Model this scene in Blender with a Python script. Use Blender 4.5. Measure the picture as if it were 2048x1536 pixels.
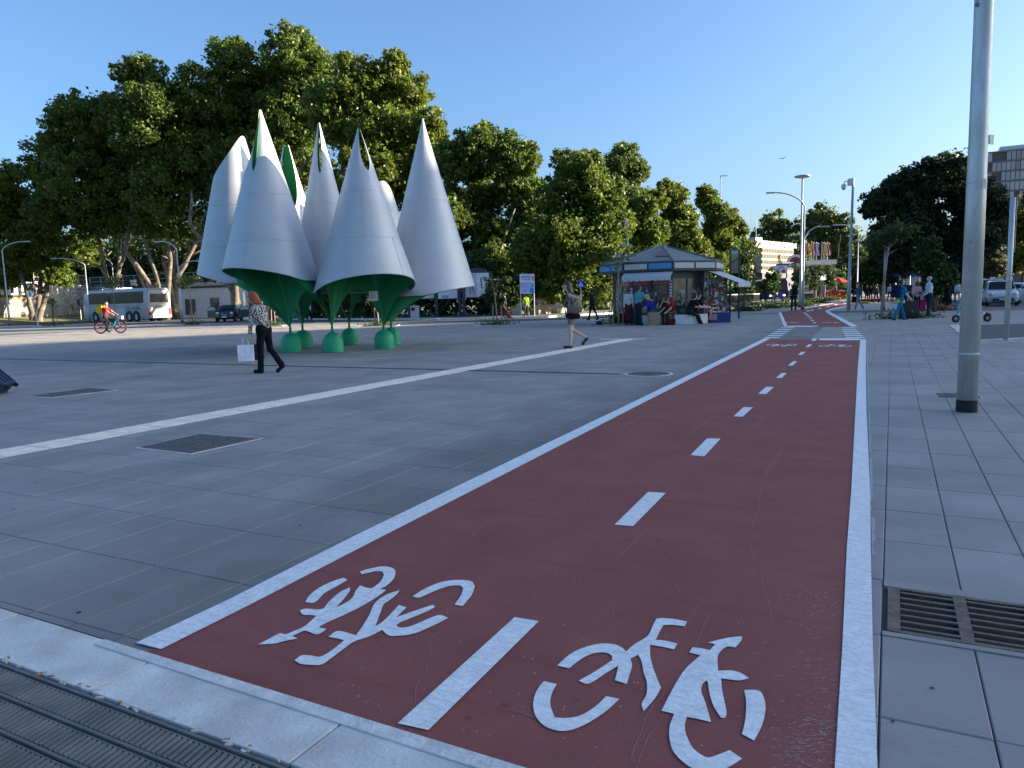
import bpy, bmesh, math, random
import numpy as np
from mathutils import Vector, Matrix

for o in list(bpy.data.objects):
    bpy.data.objects.remove(o, do_unlink=True)
S = bpy.context.scene
C = S.collection
R = math.radians

# ------------------------------------------------------------------ camera
CAM_H, FOC = 1.3, 1480.0
CAM_M = Matrix.Rotation(math.pi/2 - math.atan(170/1480), 3, 'X') @ Matrix.Rotation(-math.atan(0.027), 3, 'Z')
cam = bpy.data.cameras.new('camera'); camo = bpy.data.objects.new('camera', cam); C.objects.link(camo)
camo.location = (0, 0, CAM_H); camo.rotation_euler = CAM_M.to_euler()
cam.sensor_width = 36.0; cam.lens = 36.0*FOC/2048; cam.clip_start = 0.05; cam.clip_end = 4000
S.camera = camo

# ------------------------------------------------------------------ sky, sun, exposure
SUN_EL, SUN_AZ = R(15.0), R(86.0)          # azimuth clockwise from +Y (view direction)
W = bpy.data.worlds.new('World'); S.world = W; W.use_nodes = True
nt = W.node_tree; nt.nodes.clear()
sky = nt.nodes.new('ShaderNodeTexSky'); sky.sky_type = 'NISHITA'; sky.sun_disc = False
sky.sun_elevation = SUN_EL; sky.sun_rotation = SUN_AZ; sky.altitude = 30; sky.air_density = 1.0; sky.dust_density = 2.8; sky.ozone_density = 5.0
bgn = nt.nodes.new('ShaderNodeBackground'); bgn.inputs[1].default_value = 0.08
wo = nt.nodes.new('ShaderNodeOutputWorld'); nt.links.new(sky.outputs[0], bgn.inputs[0]); nt.links.new(bgn.outputs[0], wo.inputs[0])
sl = bpy.data.lights.new('sun', 'SUN'); sl.energy = 5.0; sl.angle = R(0.5); sl.color = (1.0, 0.87, 0.68)
so = bpy.data.objects.new('sun', sl); C.objects.link(so)
SUN_DIR = Vector((math.sin(SUN_AZ)*math.cos(SUN_EL), math.cos(SUN_AZ)*math.cos(SUN_EL), math.sin(SUN_EL)))
so.rotation_euler = SUN_DIR.to_track_quat('Z', 'Y').to_euler(); so.location = (60, -30, 60)
S.view_settings.view_transform = 'Standard'; S.view_settings.look = 'None'
S.view_settings.exposure = 2.0; S.view_settings.gamma = 1.0; S.view_settings.use_curve_mapping = False
S.render.engine = 'CYCLES'

# ------------------------------------------------------------------ survey helpers: plan positions read off the photograph
def ray(px, py):
    return CAM_M @ Vector((px-1024, 768-py, -FOC))
def gp(px, py, z=0.0):
    d = ray(px, py); t = (z-CAM_H)/d.z
    return Vector((d.x*t, d.y*t, z))
def at(px, py, D):
    d = ray(px, py); t = D/d.y
    return Vector((d.x*t, D, CAM_H+d.z*t))
def hz(px): return 598 - 0.027*(px-1024)
def col(px, D):
    p = at(px, hz(px), D); return Vector((p.x, p.y, 0))

# ------------------------------------------------------------------ materials
MATS = {}
def mat(name, c, rough=0.6, metal=0.0, var=0.12, scale=6.0, bump=0.0, bscale=None, rnd=0.0, spec=0.5, trans=0.0, coat=0.0, detail=6.0, stretch=None, world=False):
    if name in MATS: return MATS[name]
    m = bpy.data.materials.new(name); m.use_nodes = True; n = m.node_tree; b = n.nodes['Principled BSDF']
    b.inputs['Roughness'].default_value = rough; b.inputs['Metallic'].default_value = metal
    b.inputs['Specular IOR Level'].default_value = spec
    if coat: b.inputs['Coat Weight'].default_value = coat
    tc = n.nodes.new('ShaderNodeTexCoord'); src = tc.outputs['Object']
    if world: src = n.nodes.new('ShaderNodeNewGeometry').outputs['Position']
    if stretch:
        mp = n.nodes.new('ShaderNodeMapping'); mp.inputs['Scale'].default_value = stretch
        n.links.new(src, mp.inputs[0]); src = mp.outputs[0]
    nz = n.nodes.new('ShaderNodeTexNoise'); nz.inputs['Scale'].default_value = scale; nz.inputs['Detail'].default_value = detail
    n.links.new(src, nz.inputs['Vector'])
    mr = n.nodes.new('ShaderNodeMapRange'); mr.inputs[1].default_value = 0.3; mr.inputs[2].default_value = 0.7
    mr.inputs[3].default_value = 1-var; mr.inputs[4].default_value = 1+var
    n.links.new(nz.outputs['Fac'], mr.inputs[0]); fac = mr.outputs[0]
    if rnd:
        oi = n.nodes.new('ShaderNodeObjectInfo'); ge = n.nodes.new('ShaderNodeNewGeometry')
        ad = n.nodes.new('ShaderNodeMath'); ad.operation = 'ADD'; n.links.new(oi.outputs['Random'], ad.inputs[0]); n.links.new(ge.outputs['Random Per Island'], ad.inputs[1])
        fr = n.nodes.new('ShaderNodeMath'); fr.operation = 'FRACT'; n.links.new(ad.outputs[0], fr.inputs[0])
        m2 = n.nodes.new('ShaderNodeMapRange'); m2.inputs[3].default_value = 1-rnd; m2.inputs[4].default_value = 1+rnd
        n.links.new(fr.outputs[0], m2.inputs[0])
        mu = n.nodes.new('ShaderNodeMath'); mu.operation = 'MULTIPLY'; n.links.new(fac, mu.inputs[0]); n.links.new(m2.outputs[0], mu.inputs[1]); fac = mu.outputs[0]
    mx = n.nodes.new('ShaderNodeVectorMath'); mx.operation = 'SCALE'; mx.inputs[0].default_value = c[:3]
    n.links.new(fac, mx.inputs['Scale']); n.links.new(mx.outputs[0], b.inputs['Base Color'])
    if bump:
        bp = n.nodes.new('ShaderNodeBump'); bp.inputs['Strength'].default_value = bump; bp.inputs['Distance'].default_value = 0.02
        nb = n.nodes.new('ShaderNodeTexNoise'); nb.inputs['Scale'].default_value = bscale or scale*4; nb.inputs['Detail'].default_value = 6
        n.links.new(src, nb.inputs['Vector']); n.links.new(nb.outputs['Fac'], bp.inputs['Height']); n.links.new(bp.outputs[0], b.inputs['Normal'])
    if trans:
        tr = n.nodes.new('ShaderNodeBsdfTranslucent'); n.links.new(mx.outputs[0], tr.inputs[0])
        ms = n.nodes.new('ShaderNodeMixShader'); ms.inputs[0].default_value = trans
        n.links.new(b.outputs[0], ms.inputs[1]); n.links.new(tr.outputs[0], ms.inputs[2]); n.links.new(ms.outputs[0], n.nodes['Material Output'].inputs[0])
    MATS[name] = m
    return m
def paint(c, rough=0.45, metal=0.0, var=0.06):
    k = 'paint_%.3f_%.3f_%.3f_%.2f_%.1f' % (*c[:3], rough, metal)
    return mat(k, c, rough, metal, var, 9.0)
def cloth(c): return mat('cloth_%.3f_%.3f_%.3f' % tuple(c[:3]), c, 0.9, 0, 0.15, 14, bump=0.3, bscale=30, spec=0.15)
def leafmat(name, c, hue=0.25):
    if name in MATS: return MATS[name]
    m = bpy.data.materials.new(name); m.use_nodes = True; n = m.node_tree; b = n.nodes['Principled BSDF']
    b.inputs['Roughness'].default_value = 0.5; b.inputs['Specular IOR Level'].default_value = 0.3
    ge = n.nodes.new('ShaderNodeNewGeometry'); cr = n.nodes.new('ShaderNodeValToRGB')
    e = cr.color_ramp.elements; e[0].color = (c[0]*0.55, c[1]*0.6, c[2]*0.6, 1); e[1].color = (c[0]*1.5, c[1]*1.3, c[2]*0.9, 1)
    k = cr.color_ramp.elements.new(0.55); k.color = (*c, 1)
    n.links.new(ge.outputs['Random Per Island'], cr.inputs[0]); n.links.new(cr.outputs[0], b.inputs['Base Color'])
    tr = n.nodes.new('ShaderNodeBsdfTranslucent'); ms = n.nodes.new('ShaderNodeMixShader'); ms.inputs[0].default_value = 0.36
    hs = n.nodes.new('ShaderNodeHueSaturation'); hs.inputs['Value'].default_value = 1.45; hs.inputs['Hue'].default_value = 0.485
    n.links.new(cr.outputs[0], hs.inputs['Color']); n.links.new(hs.outputs[0], tr.inputs[0])
    n.links.new(b.outputs[0], ms.inputs[1]); n.links.new(tr.outputs[0], ms.inputs[2]); n.links.new(ms.outputs[0], n.nodes['Material Output'].inputs[0])
    MATS[name] = m
    return m
def glass(name, c=(0.02, 0.025, 0.03), rough=0.06):
    return mat(name, c, rough, 0.0, 0.3, 1.5, spec=0.9)

# ------------------------------------------------------------------ mesh building
class MB:
    def __init__(s): s.v = []; s.f = []; s.m = []
    def add(s, vs, fs, mi=0):
        o = len(s.v); s.v += [tuple(v) for v in vs]; s.f += [tuple(i+o for i in f) for f in fs]; s.m += [mi]*len(fs); return s
    def box(s, c, d, rz=0.0, mi=0, M=None):
        x, y, z = d[0]/2, d[1]/2, d[2]/2
        vs = [Vector((a*x, b*y, e*z)) for e in (-1, 1) for a, b in ((-1, -1), (1, -1), (1, 1), (-1, 1))]
        m = M or Matrix.Rotation(rz, 3, 'Z')
        return s.add([m @ v + Vector(c) for v in vs], [(3, 2, 1, 0), (4, 5, 6, 7), (0, 1, 5, 4), (1, 2, 6, 5), (2, 3, 7, 6), (3, 0, 4, 7)], mi)
    def tube(s, pts, rad, n=8, mi=0, cap=True, closed=False):
        pts = [Vector(p) for p in pts]; k = len(pts)
        if not hasattr(rad, '__len__'): rad = [rad]*k
        vs = []; prev = None
        for i, p in enumerate(pts):
            a = pts[(i-1) % k] if (i > 0 or closed) else p; b = pts[(i+1) % k] if (i < k-1 or closed) else p
            t = (b-a).normalized()
            if prev is None: u = t.orthogonal().normalized()
            else:
                u = (prev - t*prev.dot(t)); u = u.normalized() if u.length > 1e-6 else t.orthogonal().normalized()
            prev = u; w = t.cross(u)
            for j in range(n):
                q = 2*math.pi*j/n; vs.append(p + (u*math.cos(q)+w*math.sin(q))*rad[i])
        fs = []
        for i in range(k if closed else k-1):
            for j in range(n):
                a = i*n+j; b = i*n+(j+1) % n; i2 = (i+1) % k
                fs.append((a, b, i2*n+(j+1) % n, i2*n+j))
        if cap and not closed: fs += [tuple(range(n-1, -1, -1)), tuple((k-1)*n+j for j in range(n))]
        return s.add(vs, fs, mi)
    def cyl(s, p, q, r0, r1=None, n=12, mi=0): return s.tube([p, q], [r0, r0 if r1 is None else r1], n, mi)
    def lathe(s, prof, c=(0, 0, 0), n=24, mi=0):
        vs = []; fs = []; c = Vector(c)
        for r, z in prof:
            for j in range(n):
                a = 2*math.pi*j/n; vs.append(c+Vector((r*math.cos(a), r*math.sin(a), z)))
        for i in range(len(prof)-1):
            for j in range(n):
                fs.append((i*n+j, i*n+(j+1) % n, (i+1)*n+(j+1) % n, (i+1)*n+j))
        fs += [tuple(range(n-1, -1, -1)), tuple((len(prof)-1)*n+j for j in range(n))]
        return s.add(vs, fs, mi)
    def poly(s, pts, mi=0): return s.add(pts, [tuple(range(len(pts)))], mi)
    def prism(s, pts, dv, mi=0):
        n = len(pts); dv = Vector(dv); pts = [Vector(p) for p in pts]
        return s.add(pts+[p+dv for p in pts], [tuple(range(n-1, -1, -1)), tuple(range(n, 2*n))]+[(i, (i+1) % n, (i+1) % n+n, i+n) for i in range(n)], mi)
    def ball(s, c, r, n=10, mi=0):
        r = (r, r, r) if not hasattr(r, '__len__') else r
        c = Vector(c); vs = [c+Vector((0, 0, -r[2]))]; k = n//2
        for i in range(1, k):
            a = -math.pi/2+math.pi*i/k
            for j in range(n):
                b = 2*math.pi*j/n; vs.append(c+Vector((r[0]*math.cos(a)*math.cos(b), r[1]*math.cos(a)*math.sin(b), r[2]*math.sin(a))))
        vs.append(c+Vector((0, 0, r[2]))); fs = [(0, 1+(j+1) % n, 1+j) for j in range(n)]
        for i in range(k-2):
            for j in range(n): fs.append((1+i*n+j, 1+i*n+(j+1) % n, 1+(i+1)*n+(j+1) % n, 1+(i+1)*n+j))
        L = len(vs)-1; o = 1+(k-2)*n
        fs += [(o+j, o+(j+1) % n, L) for j in range(n)]
        return s.add(vs, fs, mi)
    def grid(s, P, mi=0, wrap=False):
        a = len(P); b = len(P[0]); vs = [p for r in P for p in r]; fs = []
        for i in range(a-1):
            for j in range(b if wrap else b-1): fs.append((i*b+j, i*b+(j+1) % b, (i+1)*b+(j+1) % b, (i+1)*b+j))
        return s.add(vs, fs, mi)
    def build(s, name, mats, parent=None, smooth=False, loc=None, bevel=0.0):
        me = bpy.data.meshes.new(name); me.from_pydata(s.v, [], s.f)
        for m in (mats if isinstance(mats, (list, tuple)) else [mats]): me.materials.append(m)
        if any(s.m): me.polygons.foreach_set('material_index', s.m)
        if smooth: me.polygons.foreach_set('use_smooth', [True]*len(s.f))
        if bevel:
            bm = bmesh.new(); bm.from_mesh(me)
            bmesh.ops.bevel(bm, geom=bm.edges[:], offset=bevel, segments=2, affect='EDGES', profile=0.6); bm.to_mesh(me); bm.free()
        me.update()
        return link(name, me, parent, loc)
def link(name, me, parent=None, loc=None):
    o = bpy.data.objects.new(name, me); C.objects.link(o)
    if parent is not None: o.parent = parent
    if loc is not None: o.location = loc
    return o
def smooth_by_angle(o, ang=40):
    me = o.data; me.polygons.foreach_set('use_smooth', [True]*len(me.polygons))
    try: me.set_sharp_from_angle(angle=R(ang))
    except Exception: pass
    return o
def tag(o, label, cat, group=None):
    o['label'] = label; o['category'] = cat
    if group: o['group'] = group
    return o
def thing(name, label, cat, loc=(0, 0, 0), rz=0.0, group=None):
    o = bpy.data.objects.new(name, None); C.objects.link(o); o.empty_display_size = 0.2
    o.location = loc; o.rotation_euler = (0, 0, rz)
    return tag(o, label, cat, group)
def struct(o): o['kind'] = 'structure'; return o
def stuff(o): o['kind'] = 'stuff'; return o
def dup(o, parent=None):
    c = o.copy(); C.objects.link(c)
    if parent is not None: c.parent = parent
    for ch in o.children: dup(ch, c)
    return c
def text(body, size, parent, loc, rot, m, name='lettering', align='CENTER', extrude=0.004, sx=1.0):
    cu = bpy.data.curves.new(name, 'FONT'); cu.body = body; cu.size = size; cu.align_x = align; cu.align_y = 'CENTER'; cu.extrude = extrude; cu.resolution_u = 2
    cu.materials.append(m); tmp = bpy.data.objects.new(name, cu); C.objects.link(tmp); bpy.context.view_layer.update()
    me = bpy.data.meshes.new_from_object(tmp.evaluated_get(bpy.context.evaluated_depsgraph_get())); bpy.data.objects.remove(tmp)
    o = bpy.data.objects.new(name, me); C.objects.link(o)
    o.parent = parent; o.location = loc; o.rotation_euler = rot; o.scale = (sx, 1, 1)
    return o
rng = np.random.default_rng(7); random.seed(7)
# ================================================================== GROUND, PLAZA, BIKE LANE
LA = R(27.2)                                            # paving direction, clockwise from the view
U = Vector((math.sin(LA), math.cos(LA), 0)); V = Vector((math.cos(LA), -math.sin(LA), 0))
def uv(u, v, z=0.0): return Vector((U.x*u+V.x*v, U.y*u+V.y*v, z))
def to_uv(p): return p.x*U.x+p.y*U.y, p.x*V.x+p.y*V.y

M_slab = mat('grey_stone_slab', (0.33, 0.305, 0.278), 0.68, 0, 0.14, 1.3, bump=0.10, bscale=60, rnd=0.07, spec=0.22, world=True)
M_bed = mat('slab_joint_mortar', (0.10, 0.098, 0.095), 0.9, 0, 0.2, 3)
M_far = mat('far_paving', (0.29, 0.272, 0.25), 0.6, 0, 0.12, 0.35, spec=0.3)
M_ground = mat('earth_ground', (0.12, 0.12, 0.09), 0.95, 0, 0.3, 0.05)
M_asph = mat('asphalt', (0.062, 0.065, 0.07), 0.8, 0, 0.22, 2.5, bump=0.4, bscale=90)
M_red = mat('red_lane_resin', (0.30, 0.100, 0.083), 0.8, 0, 0.12, 2.2, bump=0.10, bscale=160, spec=0.15, stretch=(1, 1, 1))
M_white = mat('white_road_paint', (0.88, 0.87, 0.84), 0.6, 0, 0.06, 9, bump=0.12, bscale=90)
M_conc = mat('pale_concrete_kerb', (0.66, 0.62, 0.56), 0.8, 0, 0.2, 4, bump=0.3, bscale=60, rnd=0.05, world=True)
M_iron = mat('cast_iron', (0.12, 0.11, 0.10), 0.7, 0.2, 0.4, 12, bump=0.4, bscale=60)
M_rubber = mat('dark_ribbed_grating', (0.16, 0.155, 0.145), 0.6, 0.1, 0.25, 6, bump=0.2)
M_tact = mat('beige_tactile_stone', (0.74, 0.69, 0.60), 0.75, 0, 0.14, 7, bump=0.4, bscale=50, rnd=0.07, world=True)
M_pit = mat('dark_soil', (0.045, 0.04, 0.035), 0.95, 0, 0.4, 8, bump=0.8, bscale=25)

def wear(m, c2, scale, lo, hi, stretch=None, world=True):
    """blend a second wear/dirt colour into a material through noise"""
    n = m.node_tree; b = n.nodes['Principled BSDF']; lk = b.inputs['Base Color'].links[0]; src = lk.from_socket
    v = n.nodes.new('ShaderNodeNewGeometry').outputs['Position'] if world else n.nodes.new('ShaderNodeTexCoord').outputs['Object']
    if stretch:
        m0 = n.nodes.new('ShaderNodeMapping'); m0.inputs['Rotation'].default_value = (0, 0, LA); n.links.new(v, m0.inputs[0])
        mp = n.nodes.new('ShaderNodeMapping'); mp.inputs['Scale'].default_value = stretch
        n.links.new(m0.outputs[0], mp.inputs[0]); v = mp.outputs[0]
    nz = n.nodes.new('ShaderNodeTexNoise'); nz.inputs['Scale'].default_value = scale; nz.inputs['Detail'].default_value = 8; nz.inputs['Roughness'].default_value = 0.65
    n.links.new(v, nz.inputs['Vector'])
    mr = n.nodes.new('ShaderNodeMapRange'); mr.inputs[1].default_value = lo; mr.inputs[2].default_value = hi; n.links.new(nz.outputs['Fac'], mr.inputs[0])
    mx = n.nodes.new('ShaderNodeMix'); mx.data_type = 'RGBA'; n.links.new(mr.outputs[0], mx.inputs[0]); n.links.new(src, mx.inputs[6]); mx.inputs[7].default_value = (*c2, 1)
    n.links.new(mx.outputs[2], b.inputs['Base Color'])
wear(M_red, (0.31, 0.115, 0.095), 1.1, 0.52, 0.78)
wear(M_red, (0.20, 0.052, 0.042), 14, 0.6, 0.75)
wear(M_red, (0.5, 0.36, 0.32), 30, 0.73, 0.8)
wear(M_red, (0.20, 0.058, 0.05), 220, 0.46, 0.72)
wear(M_red, (0.36, 0.145, 0.12), 1.0, 0.60, 0.80, stretch=(9, .22, 1))
wear(M_red, (0.24, 0.07, 0.058), 1.0, 0.55, 0.75, stretch=(.6, 7, 1))
wear(M_white, (0.42, 0.40, 0.41), 5.5, 0.62, 0.85)
wear(M_white, (0.64, 0.62, 0.60), 55, 0.42, 0.74)
wear(M_white, (0.36, 0.24, 0.22), 48, 0.66, 0.74)
wear(M_white, (0.60, 0.58, 0.56), 1.0, 0.5, 0.7, stretch=(10, 60, 1))
wear(M_conc, (0.47, 0.43, 0.39), 1.7, 0.5, 0.75)
wear(M_slab, (0.235, 0.218, 0.20), 0.6, 0.5, 0.72)
wear(M_slab, (0.37, 0.35, 0.325), 1.0, 0.60, 0.82, stretch=(1.6, 3.5, 1))
wear(M_slab, (0.235, 0.218, 0.20), 150, 0.5, 0.75)
wear(M_far, (0.24, 0.225, 0.206), 0.25, 0.45, 0.7, stretch=(1, 6, 1))

def dirt_band(m, p0, p1, w, k):
    n = m.node_tree; b = n.nodes['Principled BSDF']; src = b.inputs['Base Color'].links[0].from_socket
    d = (p1-p0).normalized(); q = Vector((-d.y, d.x, 0)); ge = n.nodes.new('ShaderNodeNewGeometry')
    sb_ = n.nodes.new('ShaderNodeVectorMath'); sb_.operation = 'SUBTRACT'; sb_.inputs[1].default_value = p0; n.links.new(ge.outputs['Position'], sb_.inputs[0])
    dt = n.nodes.new('ShaderNodeVectorMath'); dt.operation = 'DOT_PRODUCT'; dt.inputs[1].default_value = q; n.links.new(sb_.outputs[0], dt.inputs[0])
    nz = n.nodes.new('ShaderNodeTexNoise'); nz.inputs['Scale'].default_value = 1.1; nz.inputs['Detail'].default_value = 5; n.links.new(ge.outputs['Position'], nz.inputs['Vector'])
    ad = n.nodes.new('ShaderNodeMath'); ad.operation = 'MULTIPLY_ADD'; n.links.new(nz.outputs['Fac'], ad.inputs[0]); ad.inputs[1].default_value = -1.5*w; n.links.new(dt.outputs['Value'], ad.inputs[2])
    mr = n.nodes.new('ShaderNodeMapRange'); mr.inputs[1].default_value = -.8*w; mr.inputs[2].default_value = .35*w; mr.inputs[3].default_value = k; mr.inputs[4].default_value = 1.0; n.links.new(ad.outputs[0], mr.inputs[0])
    lt_ = n.nodes.new('ShaderNodeMath'); lt_.operation = 'LESS_THAN'; n.links.new(dt.outputs['Value'], lt_.inputs[0]); lt_.inputs[1].default_value = -1.2
    mxv = n.nodes.new('ShaderNodeMath'); mxv.operation = 'MAXIMUM'; n.links.new(mr.outputs[0], mxv.inputs[0]); n.links.new(lt_.outputs[0], mxv.inputs[1])
    sc = n.nodes.new('ShaderNodeVectorMath'); sc.operation = 'SCALE'; n.links.new(src, sc.inputs[0]); n.links.new(mxv.outputs[0], sc.inputs['Scale']); n.links.new(sc.outputs[0], b.inputs['Base Color'])
dirt_band(M_slab, gp(275, 1290), gp(1520, 682), 1.3, 0.66)
g = MB(); g.poly([(-1500, -600, -0.25), (1500, -600, -0.25), (1500, 2600, -0.25), (-1500, 2600, -0.25)])
struct(g.build('ground', M_ground))

# plaza bed with slabs
plaza = MB(); ring = [(-140, -30, -0.012), (120, -30, -0.012), (150, 210, -0.012), (-140, 210, -0.012)]
plaza.poly(ring)
plaza_o = struct(plaza.build('plaza_paving', M_bed))
SW, SL, GAP = 0.30, 0.60, 0.0045
# the kerb edge across the front of the plaza (line in plan)
K0, K1 = gp(0, 1215), gp(1050, 1536)
kd = (K1-K0).normalized(); kn = Vector((-kd.y, kd.x, 0))          # towards the plaza
if kn.y < 0: kn = -kn
def beyond_kerb(p): return (p-K0).dot(kn)
# bike lane outline
lane_lo, lane_lf = gp(275, 1290), gp(1520, 682); lane_rn, lane_rf = gp(1755, 1536), gp(1733, 680)
def inside_lane(p):
    a = (lane_lf-lane_lo).normalized(); b = (lane_rf-lane_rn).normalized()
    return (a.x*(p.y-lane_lo.y)-a.y*(p.x-lane_lo.x)) < -0.35 and (b.x*(p.y-lane_rn.y)-b.y*(p.x-lane_rn.x)) > 0.35 and p.y < 18.8
dr = [gp(1788, 1178), gp(2120, 1236), gp(2120, 1326), gp(1772, 1262)]     # opening of the near storm drain
d_uv = [to_uv(p) for p in dr]; du0, du1 = min(a for a, b in d_uv[:1]+d_uv[3:]), max(a for a, b in d_uv[:1]); dv0 = min(b for a, b in d_uv)
DR_U0, DR_U1, DR_V0, DR_V1 = 3.04, 3.52, 0.02, 0.56
slabs = []
for i in range(0, 78):
    for j in range(-150, 106):
        u0 = i*SL; v0 = j*SW
        c = uv(u0+SL/2, v0+SW/2)
        if c.y < 0.8 or beyond_kerb(c) < -0.36 or inside_lane(c): continue
        if abs(c.x) > 0.78*c.y+1.2 or c.y > 46: continue
        if DR_U0-0.02 < u0+SL and u0 < DR_U1+0.02 and v0+SW > DR_V0 and v0 < DR_V1: 
            continue
        q = CAM_M.transposed() @ (c-Vector((0, 0, CAM_H)))
        if q.z > -0.3: continue
        px = 1024-FOC*q.x/q.z; py = 768+FOC*q.y/q.z
        seen = -150 < px < 2200 and py < 1660
        slabs.append((c.length if seen else 999, u0, v0, c))
slabs.sort(key=lambda s: s[0])
slab_me = None; rest = MB()
def slab_geo(mb, u0, v0, dz):
    g2 = GAP/2
    a = [uv(u0+g2, v0+g2), uv(u0+g2, v0+SW-g2), uv(u0+SL-g2, v0+SW-g2), uv(u0+SL-g2, v0+g2)]
    t = [p+Vector((0, 0, dz)) for p in a]; b = [p+Vector((0, 0, -0.03)) for p in a]
    mb.add(t+b, [(3, 2, 1, 0), (0, 1, 5, 4), (1, 2, 6, 5), (2, 3, 7, 6), (3, 0, 4, 7)])
proto = MB(); g2 = GAP/2; bv = 0.004
hx, hy = SL/2-g2, SW/2-g2
top = [U*a*(hx-bv)+V*b*(hy-bv) for a, b in ((-1, -1), (-1, 1), (1, 1), (1, -1))]
mid = [U*a*hx+V*b*hy+Vector((0, 0, -bv)) for a, b in ((-1, -1), (-1, 1), (1, 1), (1, -1))]
low = [p+Vector((0, 0, -0.03)) for p in mid]
proto.add(top+mid+low, [(3, 2, 1, 0)]+[(k, (k+1) % 4, (k+1) % 4+4, k+4) for k in range(4)]+[(k+4, (k+1) % 4+4, (k+1) % 4+8, k+8) for k in range(4)])
first = None
def kcut(c):        # slabs that meet the kerb are kept in the joined field, which is clipped
    return min(beyond_kerb(c+U*a+V*b) for a in (-.3, .3) for b in (-.15, .15)) < 0
n_part = 0
for d, u0, v0, c in slabs:
    dz = random.uniform(-0.0015, 0.0008)
    if n_part < 300 and d < 900 and not kcut(c):
        if first is None:
            first = proto.build('slab', M_slab, plaza_o, loc=c+Vector((0, 0, dz)))
        else:
            o = first.copy(); C.objects.link(o); o.parent = plaza_o; o.location = c+Vector((0, 0, dz))
        n_part += 1
    elif kcut(c):
        corners = [uv(u0+g2, v0+g2), uv(u0+g2, v0+SW-g2), uv(u0+SL-g2, v0+SW-g2), uv(u0+SL-g2, v0+g2)]
        out = []
        for k in range(4):
            a, b = corners[k], corners[(k+1) % 4]; da, db = beyond_kerb(a)-0.004, beyond_kerb(b)-0.004
            if da >= 0: out.append(a)
            if da*db < 0: out.append(a+(b-a)*(da/(da-db)))
        if len(out) > 2: rest.poly([p+Vector((0, 0, dz)) for p in out][::-1])
    else:
        slab_geo(rest, u0, v0, dz)
stuff(rest.build('slab_field', M_slab, plaza_o))
far = MB()
def sheet(mb, pts, z): mb.poly([Vector((p[0], p[1], z)) for p in pts])
sheet(far, [(-140, 46.2), (150, 46.2), (150, 210), (-140, 210)], -0.004)
sheet(far, [(-140, 20), (-35.5, 46.2), (-140, 46.2)], -0.004); sheet(far, [(35.5, 45), (150, 10), (150, 46.2), (36, 46.2)], -0.004)
far.build('distant_slabs', M_far, plaza_o)['kind'] = 'stuff'

# ---------------- road beyond the plaza and far pavement
near_edge = [(-110, 84), (-47, 68), (-20.6, 58), (-8, 46.5), (-0.7, 42), (4.6, 43), (11, 50), (18, 62), (36, 97), (62, 150)]
far_edge = [(54, 152), (27, 97), (11.5, 62), (7.2, 54.5), (2.5, 49.5), (-4.8, 50.5), (-17, 63), (-25, 72), (-40, 95), (-110, 118)]
rd = MB(); sheet(rd, near_edge+far_edge, 0.004)
road_o = struct(rd.build('road', M_asph))
kb = MB()                                               # kerb lines of the road
for E_, zz in ((near_edge, 0.02), (far_edge, 0.12)):
    for a, b in zip(E_[:-1], E_[1:]):
        a3, b3 = Vector((*a, 0)), Vector((*b, 0)); L = (b3-a3).length; n = max(1, int(L/1.0)); d = (b3-a3)/n
        for k in range(n):
            kb.box((a3+d*(k+.5))+Vector((0, 0, zz/2)), ((L/n)-0.015, 0.2, zz), math.atan2(d.y, d.x))
stuff(kb.build('road_kerb', M_conc, road_o))
fp = MB(); fe = far_edge
sheet(fp, [(fe[i][0]-.0, fe[i][1]+.1) for i in range(len(fe))]+[(-130, 118), (-130, 200), (54, 200)], 0.1)
struct(fp.build('far_pavement', mat('worn_pavement', (0.16, 0.155, 0.145), 0.85, 0, 0.2, 0.6)))
# centre line painted on the road
ln = MB()
for k in range(16):
    a = Vector((-60+k*4.6, 84-k*2.4, 0)); 
    if k < 11: ln.box((a.x, a.y, 0.008), (2.2, 0.14, 0.002), -0.48)
ln.build('lane_line', M_white, road_o)['kind'] = 'stuff'
# taxi rank asphalt on the right, planting pit patch
tx = MB(); sheet(tx, [gp(1945, 615), gp(2048, 613), (60, 45), (80, 90), (45, 100), (34, 66)], 0.004)
struct(tx.build('taxi_lane', M_asph))
pit = MB(); P4 = [gp(1908, 651), gp(2100, 646), gp(2100, 674), gp(1949, 681)]
sheet(pit, P4, 0.006); pit_o = struct(pit.build('asphalt_patch', M_asph))
fr = MB()
for a, b in ((0, 1), (1, 2), (2, 3), (3, 0)):
    p, q = P4[a], P4[b]; d = q-p; n = max(1, int(d.length/0.9))
    for k in range(n):
        s_ = p+d*((k+.5)/n); MB.box(fr, s_+Vector((0, 0, 0.008)), (d.length/n-0.02, 0.28 if (a, b) == (3, 0) else 0.14, 0.016), math.atan2(d.y, d.x))
fr.build('patch_kerb', M_conc, pit_o)

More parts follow.
